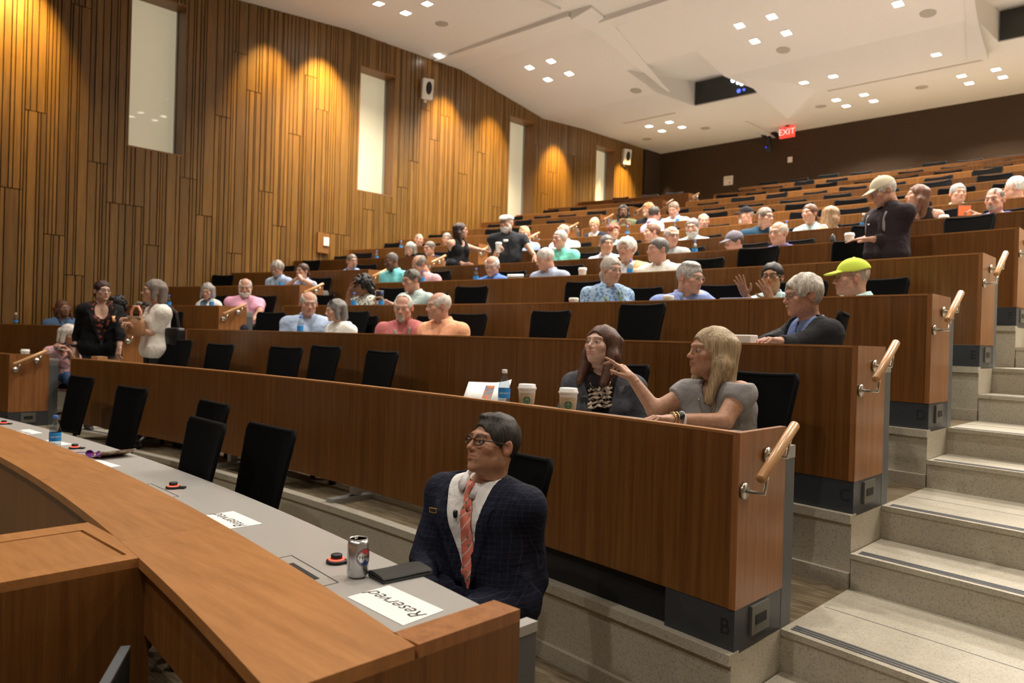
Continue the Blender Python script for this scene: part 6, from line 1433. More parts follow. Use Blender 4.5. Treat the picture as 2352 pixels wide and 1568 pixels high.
 (1.677, 17.778, 4.428, 0.027, 'empty black chair in row N, third empty one from the right aisle', 0.026),
 (0.947, 17.699, 4.428, 0.019, 'empty black chair in row N, fourth empty one from the right aisle', 0.016),
 (0.261, 17.727, 4.428, 0.003, 'empty black chair in row N, fifth empty one from the right aisle', 0.062),
 (-0.432, 17.732, 4.428, -0.034, 'empty black chair in row N, sixth empty one from the right aisle', 0.011),
 (-1.189, 17.648, 4.428, 0.058, 'empty black chair in row N, seventh empty one from the right aisle', 0.033),
 (-1.916, 17.623, 4.428, 0.059, 'empty black chair in row N, eighth empty one from the right aisle', 0.062),
 (-2.659, 17.667, 4.428, -0.032, 'empty black chair in row N, ninth empty one from the right aisle', 0.052),
 (-3.345, 17.624, 4.428, 0.124, 'empty black chair in row N, tenth empty one from the right aisle', 0.06),
 (-5.758, 17.331, 4.428, 0.26, 'empty black chair in row N, first empty one left of the left aisle', 0.024),
 (-6.451, 17.252, 4.428, 0.259, 'empty black chair in row N, second empty one left of the left aisle', 0.025),
 (-7.259, 17.007, 4.428, 0.219, 'empty black chair in row N, third empty one left of the left aisle', 0.008),
]
BOTTLES = [(-0.11, 1.49, 0.742, 'half-litre water bottle with blue label at the far end of the front desk'), (2.157, 3.004, 1.112, 'clear water bottle before the brown-haired woman in blazer'), (-7.543, 3.102, 1.451, 'small clear bottle on the far left wall desk'), (-1.881, 4.205, 1.451, 'water bottle before the bald man in pale blue shirt'), (-2.591, 5.343, 1.778, 'water bottle before the curly black-haired woman'), (-2.116, 5.386, 1.778, 'water bottle in front of the held phone, fourth row'), (-5.358, 4.914, 1.778, 'water bottle before the woman in white jacket'), (-6.267, 4.706, 1.778, 'water bottle behind the standing white blouse'), (-4.867, 3.794, 1.451, 'wrapped bottle behind the tan bag'), (-5.579, 6.088, 2.145, 'water bottle before the wavy grey-haired man'), (-2.756, 6.526, 2.145, 'water bottle beside the man in sunglasses'), (-1.833, 6.604, 2.145, 'water bottle left of the man in bright blue'), (0.415, 6.663, 2.145, 'large water bottle before the tan jacket'), (0.478, 7.853, 2.476, 'water bottle right of the grey tee shirt'), (-6.254, 8.369, 2.804, 'water bottle before the bent grey-haired woman'), (-6.917, 9.437, 3.146, 'water bottle near the close-cropped man'), (-2.078, 10.155, 3.146, 'water bottle right of the blonde ponytail'), (-1.244, 10.2, 3.146, 'water bottle left of the grey-bearded man'), (1.949, 8.974, 2.804, 'clear bottle beside the man in beige cap'), (-3.253, 11.246, 3.488, 'water bottle left of the olive shirt'), (-1.901, 11.355, 3.488, 'water bottle before the man leaning low'), (1.037, 9.02, 2.804, 'blue-capped bottle near the smiling woman')]
CUPS = [(2.369, 2.954, 1.112, 'paper cup with white lid, left of two on the second row'), (2.67, 2.922, 1.112, 'paper cup with white lid nearest the woman in blazer'), (-0.188, 6.635, 2.145, 'white paper cup behind the fourth row empty chair'), (2.247, 7.738, 2.476, 'paper cup by the hand of the man in beige cap'), (2.788, 8.876, 2.804, 'low white cup beside the dark sleeveless top'), (-5.26, 2.644, 1.112, 'white cup lid on the near left desk')]
HELD_CUPS = [(-3.319, 8.33, 2.875, 'white paper cup held by the standing dark-haired woman in black tank'), (-2.766, 7.938, 2.793, 'white paper cup held by the standing bearded man in white flat cap')]
SPOT = {'bag': (-3.139, 3.076, 1.544), 'phoneD': (-2.284, 5.479, 1.944), 'phoneG': (2.969, 8.898, 2.939), 'phoneB': (-5.114, 2.974, 1.249), 'shoulderbag': (-3.027, 3.386, 1.361), 'brochure': (1.913, 3.116, 1.112), 'paperC': (2.982, 4.056, 1.451), 'folderE': (-1.293, 6.675, 2.145), 'laptopD': (2.32, 5.358, 1.778), 'whiteE': (-1.315, 6.774, 2.145), 'bagC': (-4.984, 3.811, 1.451), 'cupD1': (0.668, 5.433, 1.778), 'cupD2': (1.681, 5.388, 1.778), 'foldedB': (-3.431, 2.742, 1.112), 'tag1': (-4.485, 5.123, 1.778), 'mouse': (2.216, 7.71, 2.476), 'hairbow': (-6.898, 4.52, 1.778)}

# ------------------------------------------------------------------ place chairs and people
for x, y, z, rz, lab, lift in CHAIRS: place_chair(x, y, z, rz, lab, lift)
M_TIE = None
def tie_mat():
    m, nt, b = nmat('coral_tie')
    tc = N(nt, 'ShaderNodeTexCoord')
    mp = N(nt, 'ShaderNodeMapping'); mp.inputs['Rotation'].default_value = (0, .9, 0); L(nt, tc.outputs['Object'], mp.inputs[0])
    wv = N(nt, 'ShaderNodeTexWave', wave_type='BANDS', bands_direction='Z'); wv.inputs['Scale'].default_value = 9.5; L(nt, mp.outputs[0], wv.inputs['Vector'])
    gt = N(nt, 'ShaderNodeMath', operation='GREATER_THAN'); gt.inputs[1].default_value = .965; L(nt, wv.outputs['Fac'], gt.inputs[0])
    vo = N(nt, 'ShaderNodeTexVoronoi', feature='F1'); vo.inputs['Scale'].default_value = 46; vo.inputs['Randomness'].default_value = .25; L(nt, mp.outputs[0], vo.inputs['Vector'])
    lt = N(nt, 'ShaderNodeMath', operation='LESS_THAN'); lt.inputs[1].default_value = .27; L(nt, vo.outputs['Distance'], lt.inputs[0])
    m1 = N(nt, 'ShaderNodeMix', data_type='RGBA'); m1.inputs[6].default_value = (.80, .22, .155, 1); m1.inputs[7].default_value = (.70, .66, .60, 1); L(nt, gt.outputs[0], m1.inputs[0])
    m2 = N(nt, 'ShaderNodeMix', data_type='RGBA'); m2.inputs[7].default_value = (.14, .22, .17, 1); L(nt, m1.outputs[2], m2.inputs[6]); L(nt, lt.outputs[0], m2.inputs[0])
    L(nt, m2.outputs[2], b.inputs['Base Color']); b.inputs['Roughness'].default_value = .5
    return m
LEGM = {'suit': lambda: MATS['navy_check'], 'black': lambda: plain('black_trousers', (.008, .008, .009, 1), .9), 'denim': lambda: cloth_mat('denim', (.05, .11, .24)), 'navy': lambda: plain('navy_trousers', (.01, .013, .03, 1), .9)}
def top_mats(t):
    sc_ = {'navy_check': .55, 'grey_gingham': 3.2}.get(t[1], 1.0)
    m = cloth_mat(t[1], t[2], t[3] if len(t) > 3 and t[3] else 'plain', t[4] if len(t) > 4 else None, sc_)
    u = cloth_mat(t[5], t[6], 'floral' if t[5] == 'rust_floral' else 'plain', (.20, .055, .030), .7) if len(t) > 5 else None
    return (t[0], m, u) if u else (t[0], m)
for D in PEOPLE:
    D['top'] = top_mats(D['top'])
    if 'legs' in D: D['legs'] = LEGM[D['legs']]()
    if D.get('shoe') == 'white': D['shoe'] = plain('white_shoe', (.7, .69, .66, 1), .6)
    t = person(D); rib = D['_rib']; lab = D['label']; B = v3(*D['base'])
    if lab.startswith('man in navy check'):
        rib('tie', [(.004 - .022 * q, 1.01 - .98 * q) for q in np.linspace(0, 1, 22)], [.019] + [.016] + [.020 + .020 * q for q in np.linspace(0, 1, 20)], tie_mat(), 'shirt', .011, .003)
        c0, cf, ca, r0 = D['_col']; m = MB(); m.tube([c0 + cf * r0 * 1.10 + ca * .012 - B, c0 + cf * r0 * 1.17 - ca * .004 - B, c0 + cf * r0 * 1.20 - ca * .028 - B, D['_front'](.000, .93, 'shirt', .012) - B, D['_front'](-.003, .86, 'shirt', .010) - B], [.016, .017, .013, .013, .012], 10); m.ob('tie_knot', MATS['coral_tie'], t, True)
        p = D['_front'](.034, .84, 'shirt', .022) - B; m = MB(); m.lathe([(.001, .013), (.008, .010), (.0095, 0), (.007, -.014), (.001, -.018)], 12, c=tuple(p)); m.ob('lapel_microphone', M_PLAST, t, True)
        p = D['_front'](.135, .86, 'top', .012) - B; m = MB(); m.box(-.018, .018, -.003, .003, -.009, .009); o = m.ob('pin_badge', plain('gold_enamel', (.55, .38, .08, 1), .3, metal=.8), t, False, tuple(p)); o.rotation_euler = (0, 0, D['byaw'])
        m = MB(); m.box(-.015, .015, -.0036, .0036, -.0065, .0065); o2 = m.ob('pin_face', M_INK, o)
        for z in (.60, .46, .30, .15):
            p = D['_front'](-.045, z, 'shirt', .006) - B; m = MB(); m.lathe([(.001, .002), (.005, .002), (.005, -.001)], 10); o = m.ob('shirt_button', M_WHITE, t, False, tuple(p)); o.rotation_euler = (PI / 2, 0, D['byaw'])
    if lab.startswith('brown-haired woman in grey bl'):
        M_LACE = cloth_mat('cream_ruffle', (.62, .50, .38), 'floral', (.74, .62, .52), 2.0)
        for q in range(5): rib('ruffle', [(x, .93 - .055 * q + .010 * math.sin(x * 160 + q)) for x in np.linspace(-.060, .060, 9)], [.008] * 9, M_LACE, 'shirt', .016 + .004 * (q % 2), .012)
        rib('necklace', [(.055 * math.cos(a), 1.02 - .10 * math.sin(a)) for a in np.linspace(0, PI, 9)], [.003] * 9, plain('gold', (.6, .42, .16, 1), .3, metal=1), 'shirt', .010, .004)
        p = D['_front'](.085, .80, 'top', .012) - B; m = MB(); m.lathe([(.001, .006), (.022, .004), (.024, 0), (.022, -.003)], 18); o = m.ob('round_pin', M_PLAST, t, False, tuple(p)); o.rotation_euler = (PI / 2, 0, D['byaw'])
        m = MB(); m.lathe([(.001, .0075), (.012, .0072), (.012, .004)], 14); m.ob('pin_face', M_PLASTW, o)
    if lab.startswith('blonde woman in grey'):
        w_, e = v3(*D['al'][1]), v3(*D['al'][0]); d = (e - w_) / np.linalg.norm(e - w_)
        def cuff(nm, c, r, tr_, mat):
            u = Vector(d).orthogonal().normalized(); v = Vector(d).cross(u); m = MB(); m.tube([Vector(c - B) + (u * math.cos(a) + v * math.sin(a)) * r for a in np.linspace(0, 2 * PI, 18, endpoint=False)], tr_, 6, closed=True); return m.ob(nm, mat, t, True)
        GOLD = plain('gold', (.6, .42, .16, 1), .3, metal=1)
        cuff('bracelet', w_ + d * .005, .032, .0035, GOLD); cuff('bracelet', w_ + d * .022, .034, .003, GOLD); cuff('watch_strap', w_ + d * .05, .0335, .006, plain('white_strap', (.7, .66, .6, 1), .5))
        m = MB(); m.lathe([(.001, .006), (.017, .005), (.018, -.004)], 18); o = m.ob('watch_face', M_PLAST, t, True, tuple(w_ + d * .05 - B + v3(.012, -.024, .022))); o.rotation_euler = (1.0, 0, .4)
        rib('neck_chain', [(.045 * math.cos(a), .98 - .20 * math.sin(a)) for a in np.linspace(0, PI, 11)], [.0022] * 11, GOLD, 'shirt', .004, .002)
    if lab.startswith('standing woman in black'):
        rib('name_badge', [(-.10, .80), (-.10, .64)], [.034, .034], plain('badge_orange', (.62, .30, .10, 1), .5), 'top', .010, .003)
        w_ = v3(*D['ar'][1]) - B; m = MB(); m.lathe([(.033, -.014), (.037, -.012), (.037, .012), (.033, .014)], 16, c=tuple(w_ + v3(0, 0, .02)), cap=False); m.ob('watch', M_PLAST, t, True)
    if lab.startswith('standing grey-haired woman'):
        w_ = v3(*D['al'][1]) - B; d = v3(*D['al'][0]) - v3(*D['al'][1]); d /= np.linalg.norm(d); u = Vector(d).orthogonal().normalized(); v = Vector(d).cross(u)
        m = MB(); m.tube([Vector(w_ + d * .03) + (u * math.cos(a) + v * math.sin(a)) * .034 for a in np.linspace(0, 2 * PI, 16, endpoint=False)], .008, 6, closed=True); m.ob('bracelet', plain('silver', (.7, .68, .62, 1), .25, metal=1), t, True)
    if D.get('stand') and lab.startswith('standing man in beige cap'):
        for sg in (-1, 1): rib('grey_piping', [(sg * .115, .95 - .5 * q) for q in np.linspace(0, 1, 6)], [.010] * 6, plain('grey_trim', (.25, .22, .22, 1), .8), 'top', .006, .003)
        rib('chest_logo', [(.07, .70), (.07, .66)], [.012, .012], M_WHITE, 'top', .006, .002)
for m_ in list(HEADS): pass

# ------------------------------------------------------------------ things on the desks
M_BLUECAP = plain('blue_cap', (.05, .16, .55, 1), .4)
M_LABEL = plain('blue_label', (.02, .24, .62, 1), .45)
M_SLEEVE = plain('kraft_sleeve', (.40, .28, .17, 1), .8)
M_GREEN = plain('logo_green', (.0, .16, .08, 1), .6)
BODY = MB().lathe([(.028, .0), (.0315, .004), (.031, .022), (.0322, .03), (.031, .045), (.0322, .055), (.0322, .118), (.031, .13), (.024, .155), (.0135, .178), (.0115, .186), (.0115, .196)], 20).me('bottle_body', M_PET, True)
WATER = MB().lathe([(.0265, .002), (.0298, .006), (.0298, .125), (.0225, .150), (.018, .160)], 16).me('water', clear('water', (.90, .94, .96), .05, .02), True)
LBL = MB().lathe([(.0326, .060), (.0328, .062), (.0328, .110), (.0326, .112)], 24, cap=False).me('bottle_label', M_LABEL, True)
CAPM = MB().lathe([(.0135, .192), (.0142, .194), (.0142, .210), (.012, .213), (.001, .213)], 16).me('bottle_cap', M_BLUECAP, True)
CAPW = MB().lathe([(.0135, .192), (.0142, .194), (.0142, .210), (.012, .213), (.001, .213)], 16).me('bottle_cap', M_PLASTW, True)
for k, (x, y, z, lab) in enumerate(BOTTLES):
    t = empty('water_bottle', (x, y, z), R_.uniform(0, 6), lab, 'bottle', 'water bottles on the desks'); 
    shared('bottle_body', BODY, t); shared('water', WATER, t)
    small = lab.startswith(('small clear', 'clear bottle'))
    shared('bottle_label', LBL, t, scale=(1, 1, .5) if small else None, loc=(0, 0, .05) if small else None)
    shared('bottle_cap', CAPW if lab.startswith(('clear', 'small')) else CAPM, t)
    if k < 2:
        t.rotation_euler = (0, 0, 0)
        ta = math.atan2(-y, 5.035 - x)
        for j, (q, s_) in enumerate((('AQUAFINA', -.15), ('PURE WATER', .95))):
            for ci, ch in enumerate(q):
                a = ta + s_ + (ci - len(q) / 2) * .135 * (1 if j == 0 else .8); r = .0331
                if ch != ' ': text_mesh('label_letter', ch, .0115 if j == 0 else .007, M_WHITE, t, frame((-math.sin(a), math.cos(a), 0), (0, 0, 1), (r * math.cos(a), r * math.sin(a), .086)))
CB = MB().lathe([(.028, .0), (.029, .002), (.041, .105), (.0425, .108), (.0405, .110)], 24).me('cup_body', M_PLASTW, True)
CSL = MB().lathe([(.0325, .028), (.0334, .029), (.0402, .088), (.0393, .089)], 24, cap=False).me('cup_sleeve', M_SLEEVE, True)
CL = MB().lathe([(.0435, .104), (.0445, .106), (.0445, .113), (.041, .115), (.040, .126), (.037, .128), (.034, .122), (.001, .121)], 24).me('cup_lid', M_PLASTW, True)
def cup(x, y, z, lab, sleeve, dz=0):
    t = empty('paper_cup', (x, y, z + dz), 0, lab, 'cup', 'paper cups with white lids'); t.scale = (1.1, 1.1, 1.16); shared('cup_body', CB, t); shared('cup_lid', CL, t)
    if sleeve:
        s_ = shared('cup_sleeve', CSL, t); a = math.atan2(-y, 5.035 - x) + (.0); sl = .0068 / .059
        c = Vector((math.cos(a), math.sin(a), 0)); rt = Vector((-math.sin(a), math.cos(a), 0))
        m = MB()
        def on(u, v, r): al = a + u / .037; zz = .058 + v; rr = .0334 + (zz - .029) * sl * 1.0 + r; return (rr * math.cos(al), rr * math.sin(al), zz)
        n = 24; m.add([on(0, 0, .0012)] + [on(.0165 * math.cos(q), .0165 * math.sin(q), .0010) for q in np.linspace(0, 2 * PI, n, endpoint=False)], [(0, 1 + k, 1 + (k + 1) % n) for k in range(n)], 0)
        for (u, v, ru, rv) in ((0, .004, .0042, .0055), (-.0075, .0, .0016, .008), (.0075, .0, .0016, .008), (0, -.009, .006, .0016), (0, .012, .0035, .0014)):
            m.add([on(u, v, .0018)] + [on(u + ru * math.cos(q), v + rv * math.sin(q), .0017) for q in np.linspace(0, 2 * PI, 12, endpoint=False)], [(0, 1 + k, 1 + (k + 1) % 12) for k in range(12)], 1)
        m.ob('emblem', [M_GREEN, M_SLEEVE], s_)
    return t
for k, (x, y, z, lab) in enumerate(CUPS): cup(x, y, z, lab, k < 2, -.05 if 'lid on' in lab else (-.045 if 'low white' in lab else 0))
for x, y, z, lab in HELD_CUPS: cup(x, y, z - .055, lab, False)
# reserved cards
def card(pts, z, lab, words=True):
    P_ = [Vector((p[0], p[1], z)) for p in pts]; c = sum(P_, Vector()) / 4
    m = MB(); V = [tuple(p - c) for p in P_] + [tuple(p - c + Vector((0, 0, .0012))) for p in P_]
    m.add(V, [(3, 2, 1, 0), (4, 5, 6, 7), (0, 1, 5, 4), (1, 2, 6, 5), (2, 3, 7, 6), (3, 0, 4, 7)])
    o = m.ob('reserved_card', M_WHITE, None, False, tuple(c)); tag(o, lab, 'card', 'reserved cards on the front desk')
    r = (P_[0] - P_[3]); r.z = 0; r.normalize(); u = Vector((-r.y, r.x, 0))
    if words: text_mesh('lettering', 'Reserved', .068, M_INK, o, frame(r, u, (u.x * -.0, u.y * -.0, .0016)), shear=.25)
    return o
for pts, lab in (([(3.212, 1.283), (3.209, 1.434), (3.475, 1.416), (3.488, 1.264)], 'white reserved card nearest the camera beside the dark wallet'),
                 ([(2.022, 1.387), (2.02, 1.543), (2.29, 1.527), (2.284, 1.372)], 'white reserved card between two power hatches, second from the camera'),
                 ([(.40, 1.44), (.37, 1.576), (.66, 1.59), (.675, 1.45)], 'white reserved card beside the purple sunglasses'),
                 ([(-.58, 1.482), (-.613, 1.619), (-.337, 1.657), (-.297, 1.51)], 'white reserved card behind the water bottle'),
                 ([(-1.227, 1.488), (-1.275, 1.66), (-1.003, 1.67), (-.958, 1.506)], 'white reserved card at the far left end of the front desk')):
    card(pts, .7425, lab)
M_RING = emitter('red_ring', (1.0, .06, .03), 3.0)
mic_b = MB().lathe([(.030, .0), (.034, .003), (.033, .009), (.028, .011)], 24).me('base', M_PLAST, True)
mic_r = MB().lathe([(.0245, .0105), (.0265, .0125), (.0245, .0150), (.021, .0150)], 24, cap=False).me('light_ring', M_RING, True)
mic_k = MB().lathe([(.018, .010), (.019, .020), (.0185, .027), (.015, .029), (.001, .029)], 20).me('button', M_PLAST, True)
mic_t = MB().box(-.014, .014, .02, .056, .0, .009).me('tab', M_PLAST)
for (x, y), w_ in zip(((2.909, 1.45), (1.406, 1.555), (-.137, 1.608), (-1.693, 1.601)), ('left of the soda can', 'beside the second power hatch', 'near the purple sunglasses', 'at the far left of the desk')):
    t = empty('microphone_button', (x, y, .7425), -.8, 'black desk button with glowing red ring ' + w_, 'button', 'red-ringed buttons on the front desk')
    shared('base', mic_b, t); shared('light_ring', mic_r, t); shared('button', mic_k, t); shared('tab', mic_t, t)
# soda can
t = empty('soda_can', (3.075, 1.415, .7425), 0, 'open silver soda can on the front desk', 'can')
M_CAN = plain('can_silver', (.60, .60, .61, 1), .28, metal=.9)
MB().lathe([(.024, .0), (.0265, .002), (.033, .012), (.033, .104), (.0285, .117)], 32).ob('body', M_CAN, t, True)
MB().lathe([(.0285, .117), (.0290, .1195), (.0270, .1200), (.0262, .1165), (.001, .1160)], 32).ob('rim', M_ALU, t, True)
m = MB(); m.lathe([(.001, .1168), (.009, .1168)], 14, c=(.008, .006, 0)); m.ob('opening', M_INK, t); m = MB(); m.tube([(-.012 + .009 * math.cos(a), -.003 + .006 * math.sin(a), .1185) for a in np.linspace(0, 2 * PI, 14, endpoint=False)], .0012, 5, closed=True); m.ob('pull_tab', M_ALU, t)
ta = math.atan2(-1.415, 5.035 - 3.075) + .70
def canpt(u, v, r=.0333): al = ta + u / r; return (r * math.cos(al), r * math.sin(al), .066 + v)
for nm, f0, f1, mat in (('logo_red', .10, PI - .10, plain('logo_red', (.62, .02, .03, 1), .4)), ('logo_blue', PI + .10, 2 * PI - .10, plain('logo_blue', (.01, .03, .16, 1), .4))):
    q = np.linspace(f0, f1, 16); m = MB(); V = [canpt(0, .010 * math.sin(f0 + .8 if f0 < 1 else -.8), .0336)] + [canpt(.024 * math.cos(a), .024 * math.sin(a), .0335) for a in q]; m.add(V, [(0, 1 + k, 2 + k) for k in range(15)]); m.ob(nm, mat, t)
q = np.linspace(0, 2 * PI, 28, endpoint=False); m = MB(); m.tube([canpt(.0265 * math.cos(a), .0265 * math.sin(a)) for a in q], .0011, 4, closed=True); m.ob('logo_ring', M_INK, t)
for ci, ch in enumerate('PEPSI'):
    a = ta + ((ci - 2) * .0085) / .0333; text_mesh('logo_letter', ch, .0125, M_INK, t, frame((-math.sin(a), math.cos(a), 0), (0, 0, 1), (.0340 * math.cos(a), .0340 * math.sin(a), .066)), .0003)
for ci, ch in enumerate('ZERO SUGAR'):
    if ch == ' ': continue
    a = ta - 1.62; text_mesh('side_letter', ch, .0075, M_INK, t, frame((0, 0, 1), (math.sin(a), -math.cos(a), 0), (.0334 * math.cos(a), .0334 * math.sin(a), .028 + ci * .0068)))
# wallet
t = empty('wallet', (3.155, 1.52, .7425), 1.45, 'folded dark leather wallet on the grey worktop', 'wallet')
M_LEATH = plain('dark_leather', (.018, .020, .018, 1), .38, bump=.5, bscale=700)
V = []; F = []
prof = [(-.047, .002), (-.046, .0), (.040, .0), (.047, .004), (.048, .014), (.043, .021), (.02, .024), (-.03, .020), (-.045, .014), (-.046, .0115), (.030, .0135), (.034, .0105), (-.046, .0085)]
for x in np.linspace(-.088, .088, 9):
    for y, z in prof: V.append((x, y, z * (1 + .06 * math.sin(x * 40))))
n = len(prof)
for i in range(8):
    for k in range(n): F.append((i * n + k, i * n + (k + 1) % n, (i + 1) * n + (k + 1) % n, (i + 1) * n + k))
mob('cover', V, F + [tuple(range(n))[::-1], tuple(8 * n + k for k in range(n))], M_LEATH, t)
# sunglasses, brochures, phones, bags
gm = glasses_mesh(None, True, .0028)
t = empty('sunglasses', (.305, 1.545, .765), .35, 'purple sunglasses lying by the reserved card', 'sunglasses')
mob('frame', [(p[0] * 1.1, p[1] - .06, p[2]) for p in gm.V], gm.F, [plain('purple_frame', (.16, .05, .30, 1), .3), plain('purple_mirror', (.45, .12, .6, 1), .12, metal=1)], t, gm.I)
M_PRINT = cloth_mat('printed_page', (.34, .22, .15), 'floral', (.62, .52, .42), .5, .4)
def sheet(name, x, y, z, wx, wy, rz, mat, lab, cat, curl=.02, tilt=0.0, grp=None):
    V = []; F = []; n = 8
    for i in range(n + 1):
        for j in (0, 1): u = i / n - .5; V.append((u * wx, (j - .5) * wy, curl * (4 * u * u) * (u > 0)))
    for i in range(n): F.append((2 * i, 2 * i + 2, 2 * i + 3, 2 * i + 1))
    o = mob(name, V, F, mat, None, None, True, (x, y, z)); o.rotation_euler = (tilt, 0, rz); md = o.modifiers.new('thick', 'SOLIDIFY'); md.thickness = .0012; md.offset = 1
    return tag(o, lab, cat, grp)
b1 = sheet('brochure', .25, 1.66, .7435, .28, .20, .1, M_PRINT, 'brown printed brochure with a curled corner on the front desk', 'brochure', .045)
m = MB(); m.box(-.06, .0, -.06, .0, .0032, .0038); m.ob('picture', cloth_mat('yellow_print', (.65, .4, .08), 'floral', (.5, .08, .05), .8), b1)
x, y, z = SPOT['brochure']
b2 = sheet('brochure', x, y, z + .06, .26, .20, .55, M_WHITE, 'open white brochure with colour picture beside the clear bottle', 'brochure', .03, .65)
m = MB(); m.box(-.02, .10, -.08, .07, .0025, .0035); m.ob('picture', cloth_mat('grey_red_print', (.25, .24, .26), 'floral', (.65, .18, .06), 1.0), b2)
x, y, z = SPOT['paperC']; m = MB(); m.box(-.09, .09, -.05, .05, 0, .07); bevel(tag(m.ob('paper_stack', M_WHITE, None, False, (x, y, z + .03)), 'white paper stack on the third row behind the blonde woman', 'paper'), .006)
x, y, z = SPOT['folderE']; o = sheet('folder', x, y, z + .09, .42, .25, .6, plain('grey_folder', (.13, .13, .13, 1), .6), 'dark grey open folder before the stooping grey-haired man', 'folder', .03, .1)
x, y, z = SPOT['whiteE']; m = MB(); m.tube([(-.10, 0, .03), (.09, 0, .03)], [.03, .035], 12); tag(m.ob('rolled_paper', M_WHITE, None, True, (x, y, z + .07)), 'white rolled paper beside the man in bright blue', 'paper').rotation_euler = (0, 0, .5)
x, y, z = SPOT['laptopD']; m = MB(); m.box(-.12, .12, -.10, .10, 0, .066); bevel(tag(m.ob('blue_folder', plain('folder_blue', (.14, .17, .30, 1), .6), None, False, (x, y, z)), 'blue folder edge before the woman with raised hands', 'folder'), .008)
x, y, z = SPOT['cupD1']; m = MB(); m.lathe([(.04, .07), (.045, .072), (.045, .098), (.036, .102), (.001, .102)], 20); m.lathe([(.030, 0), (.041, .075)], 20); tag(m.ob('paper_cup', M_PLASTW, None, True, (x, y, z)), 'white cup lid left of the blue floral blouse', 'cup', 'cup lids on the fourth row')
x, y, z = SPOT['cupD2']; m = MB(); m.lathe([(.04, .07), (.045, .072), (.045, .098), (.036, .102), (.001, .102)], 20); m.lathe([(.030, 0), (.041, .075)], 20); tag(m.ob('paper_cup', M_PLASTW, None, True, (x, y, z)), 'white cup lid before the blue shirt and lanyard', 'cup', 'cup lids on the fourth row')
x, y, z = SPOT['bagC']; m = MB(); m.lathe([(.05, 0), (.075, .05), (.07, .12), (.035, .17), (.001, .20)], 9); o = tag(m.ob('plastic_bag', clear('thin_plastic', (.85, .85, .86), .25, .25), None, True, (x, y, z)), 'clear plastic bag of tissues behind the tan bag', 'bag')
x, y, z = SPOT['mouse']; m = MB(); m.lathe([(.03, 0), (.035, .06), (.02, .13), (.001, .15)], 12); tag(m.ob('black_pouch', M_PLAST, None, True, (x - .12, y, z + .0)), 'small black pouch left of the cup on row F', 'pouch')
# brown paper folded on the near second-row desk
m = MB(); m.box(-.24, .24, -.09, .09, 0, .012); m.box(-.05, .08, -.05, .05, .012, .05); o = tag(m.ob('kraft_paper', plain('kraft', (.42, .25, .12, 1), .8), None, False, (-3.35, arc(RR[1] + .10, -3.35), TOPZ[1] - .02)), 'folded brown paper at the left end of the second row', 'paper'); o.rotation_euler = (0, 0, .12)
def phone(x, y, z, rz, rx, mat, scr, lab):
    t = empty('phone', (x, y, z), rz, lab, 'phone'); m = MB(); m.box(-.037, .037, -.004, .004, -.075, .075); bevel(m.ob('case', mat, t), .003)
    m = MB(); m.box(-.033, .033, -.0052, -.0040, -.068, .068); m.ob('screen', scr, t); m = MB(); m.lathe([(.001, .0015), (.006, .001)], 10); o = m.ob('camera_lens', M_INK, t, False, (.02, .0045, .055)); o.rotation_euler = (-PI / 2, 0, 0)
    t.rotation_euler = (rx, 0, rz); return t
phone(*SPOT['phoneD'], 1.2, .3, plain('rose_case', (.52, .38, .34, 1), .4), M_INK, 'rose-backed phone held up by man in sage shirt').scale = (1.3, 1, 1)
t = phone(*SPOT['phoneG'], .75, .0, plain('dark_case', (.06, .02, .02, 1), .4), emitter('phone_screen', (.9, .16, .04), .9), 'phone with orange screen held by the goateed man'); t.scale = (1.9, 1, .75); t.rotation_euler = (0, 0, .7)
phone(*SPOT['phoneB'], .6, -1.0, plain('blue_case', (.03, .06, .22, 1), .4), M_INK, 'dark blue phone in the hands of the white-haired woman')
x, y, z = SPOT['hairbow']; rr_ = random.Random(4); m = MB(); m.tube([(-.13 + .026 * k, .02 * math.sin(k * 1.7), .03 + .015 * rr_.random()) for k in range(11)], [.02 + .018 * rr_.random() for k in range(11)], 9); tag(m.ob('crumpled_scarf', cloth_mat('grey_knit', (.16, .16, .15), 'floral', (.34, .34, .32), 2.0), None, True, (x, y, z + .04)), 'grey patterned scarf bunched on the left block desk behind the handbag', 'scarf')
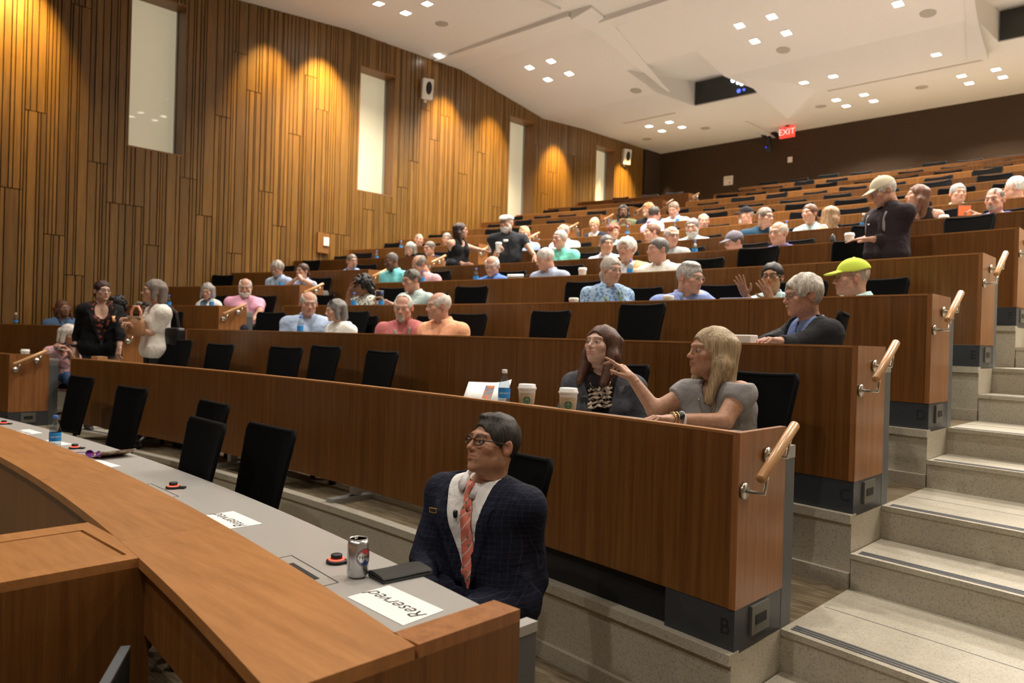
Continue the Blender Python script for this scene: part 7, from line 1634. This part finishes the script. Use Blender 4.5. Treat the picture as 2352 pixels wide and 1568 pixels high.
# tan handbag with patterned handle held by the standing woman
x, y, z = SPOT['bag']; t = empty('handbag', (x, y, z), .4, 'tan handbag with orange patterned handle in the standing woman\'s hands', 'bag')
m = MB(); n = 12
for k, (zz, rx_, ry_) in enumerate(((-.13, .10, .055), (-.10, .12, .065), (0, .11, .055), (.07, .085, .03))):
    for q in range(n): a = 2 * PI * q / n; m.V.append((rx_ * math.cos(a), ry_ * math.sin(a), zz))
for k in range(3):
    for q in range(n): m.F.append((k * n + q, k * n + (q + 1) % n, (k + 1) * n + (q + 1) % n, (k + 1) * n + q)); m.I.append(0)
m.F += [tuple(range(n))[::-1], tuple(3 * n + q for q in range(n))]; m.I += [0, 0]
m.ob('bag_body', plain('tan_leather', (.33, .16, .07, 1), .5), t, True)
m = MB(); m.tube([(-.06, 0, .06), (-.065, 0, .12), (-.03, 0, .17), (.03, 0, .17), (.065, 0, .12), (.06, 0, .06)], .013, 8); m.ob('bag_handle', cloth_mat('patterned_scarf', (.70, .16, .05), 'stripe', (.75, .6, .5), 3), t, True)
m = MB(); m.box(-.088, .088, -.036, .036, .05, .075); m.ob('bag_rim', plain('pale_tan', (.50, .34, .22, 1), .6), t)
# black shoulder bag behind the standing woman
x, y, z = SPOT['shoulderbag']; t = empty('shoulder_bag', (x, y, z), .3, 'black leather shoulder bag at the standing woman\'s back', 'bag')
m = MB(); m.box(-.16, .16, -.06, .06, -.16, .15); bevel(m.ob('bag_body', plain('black_leather', (.010, .010, .011, 1), .28), t), .03, 3)
m = MB(); m.tube([(-.12, 0, .14), (-.08, .0, .30), (.0, .0, .36), (.08, 0, .30), (.12, 0, .14)], .012, 6); m.ob('bag_strap', plain('black_leather', (.010, .010, .011, 1), .28), t)
m = MB(); m.box(-.155, .155, -.066, -.06, -.02, .14); bevel(m.ob('bag_flap', plain('black_leather', (.010, .010, .011, 1), .28), t), .01)
# cup by the cap man is on row F; a white name card at the left aisle end
t = empty('name_card', (-4.99, arc(RR[3] + .42, -4.99), TOPZ[3] - .16), 0, 'white card hanging at the desk end beside the pink polo', 'card')
m = MB(); m.box(-.004, .0, -.05, .05, -.05, .07); m.ob('sheet', M_WHITE, t)
bpy.context.view_layer.update()
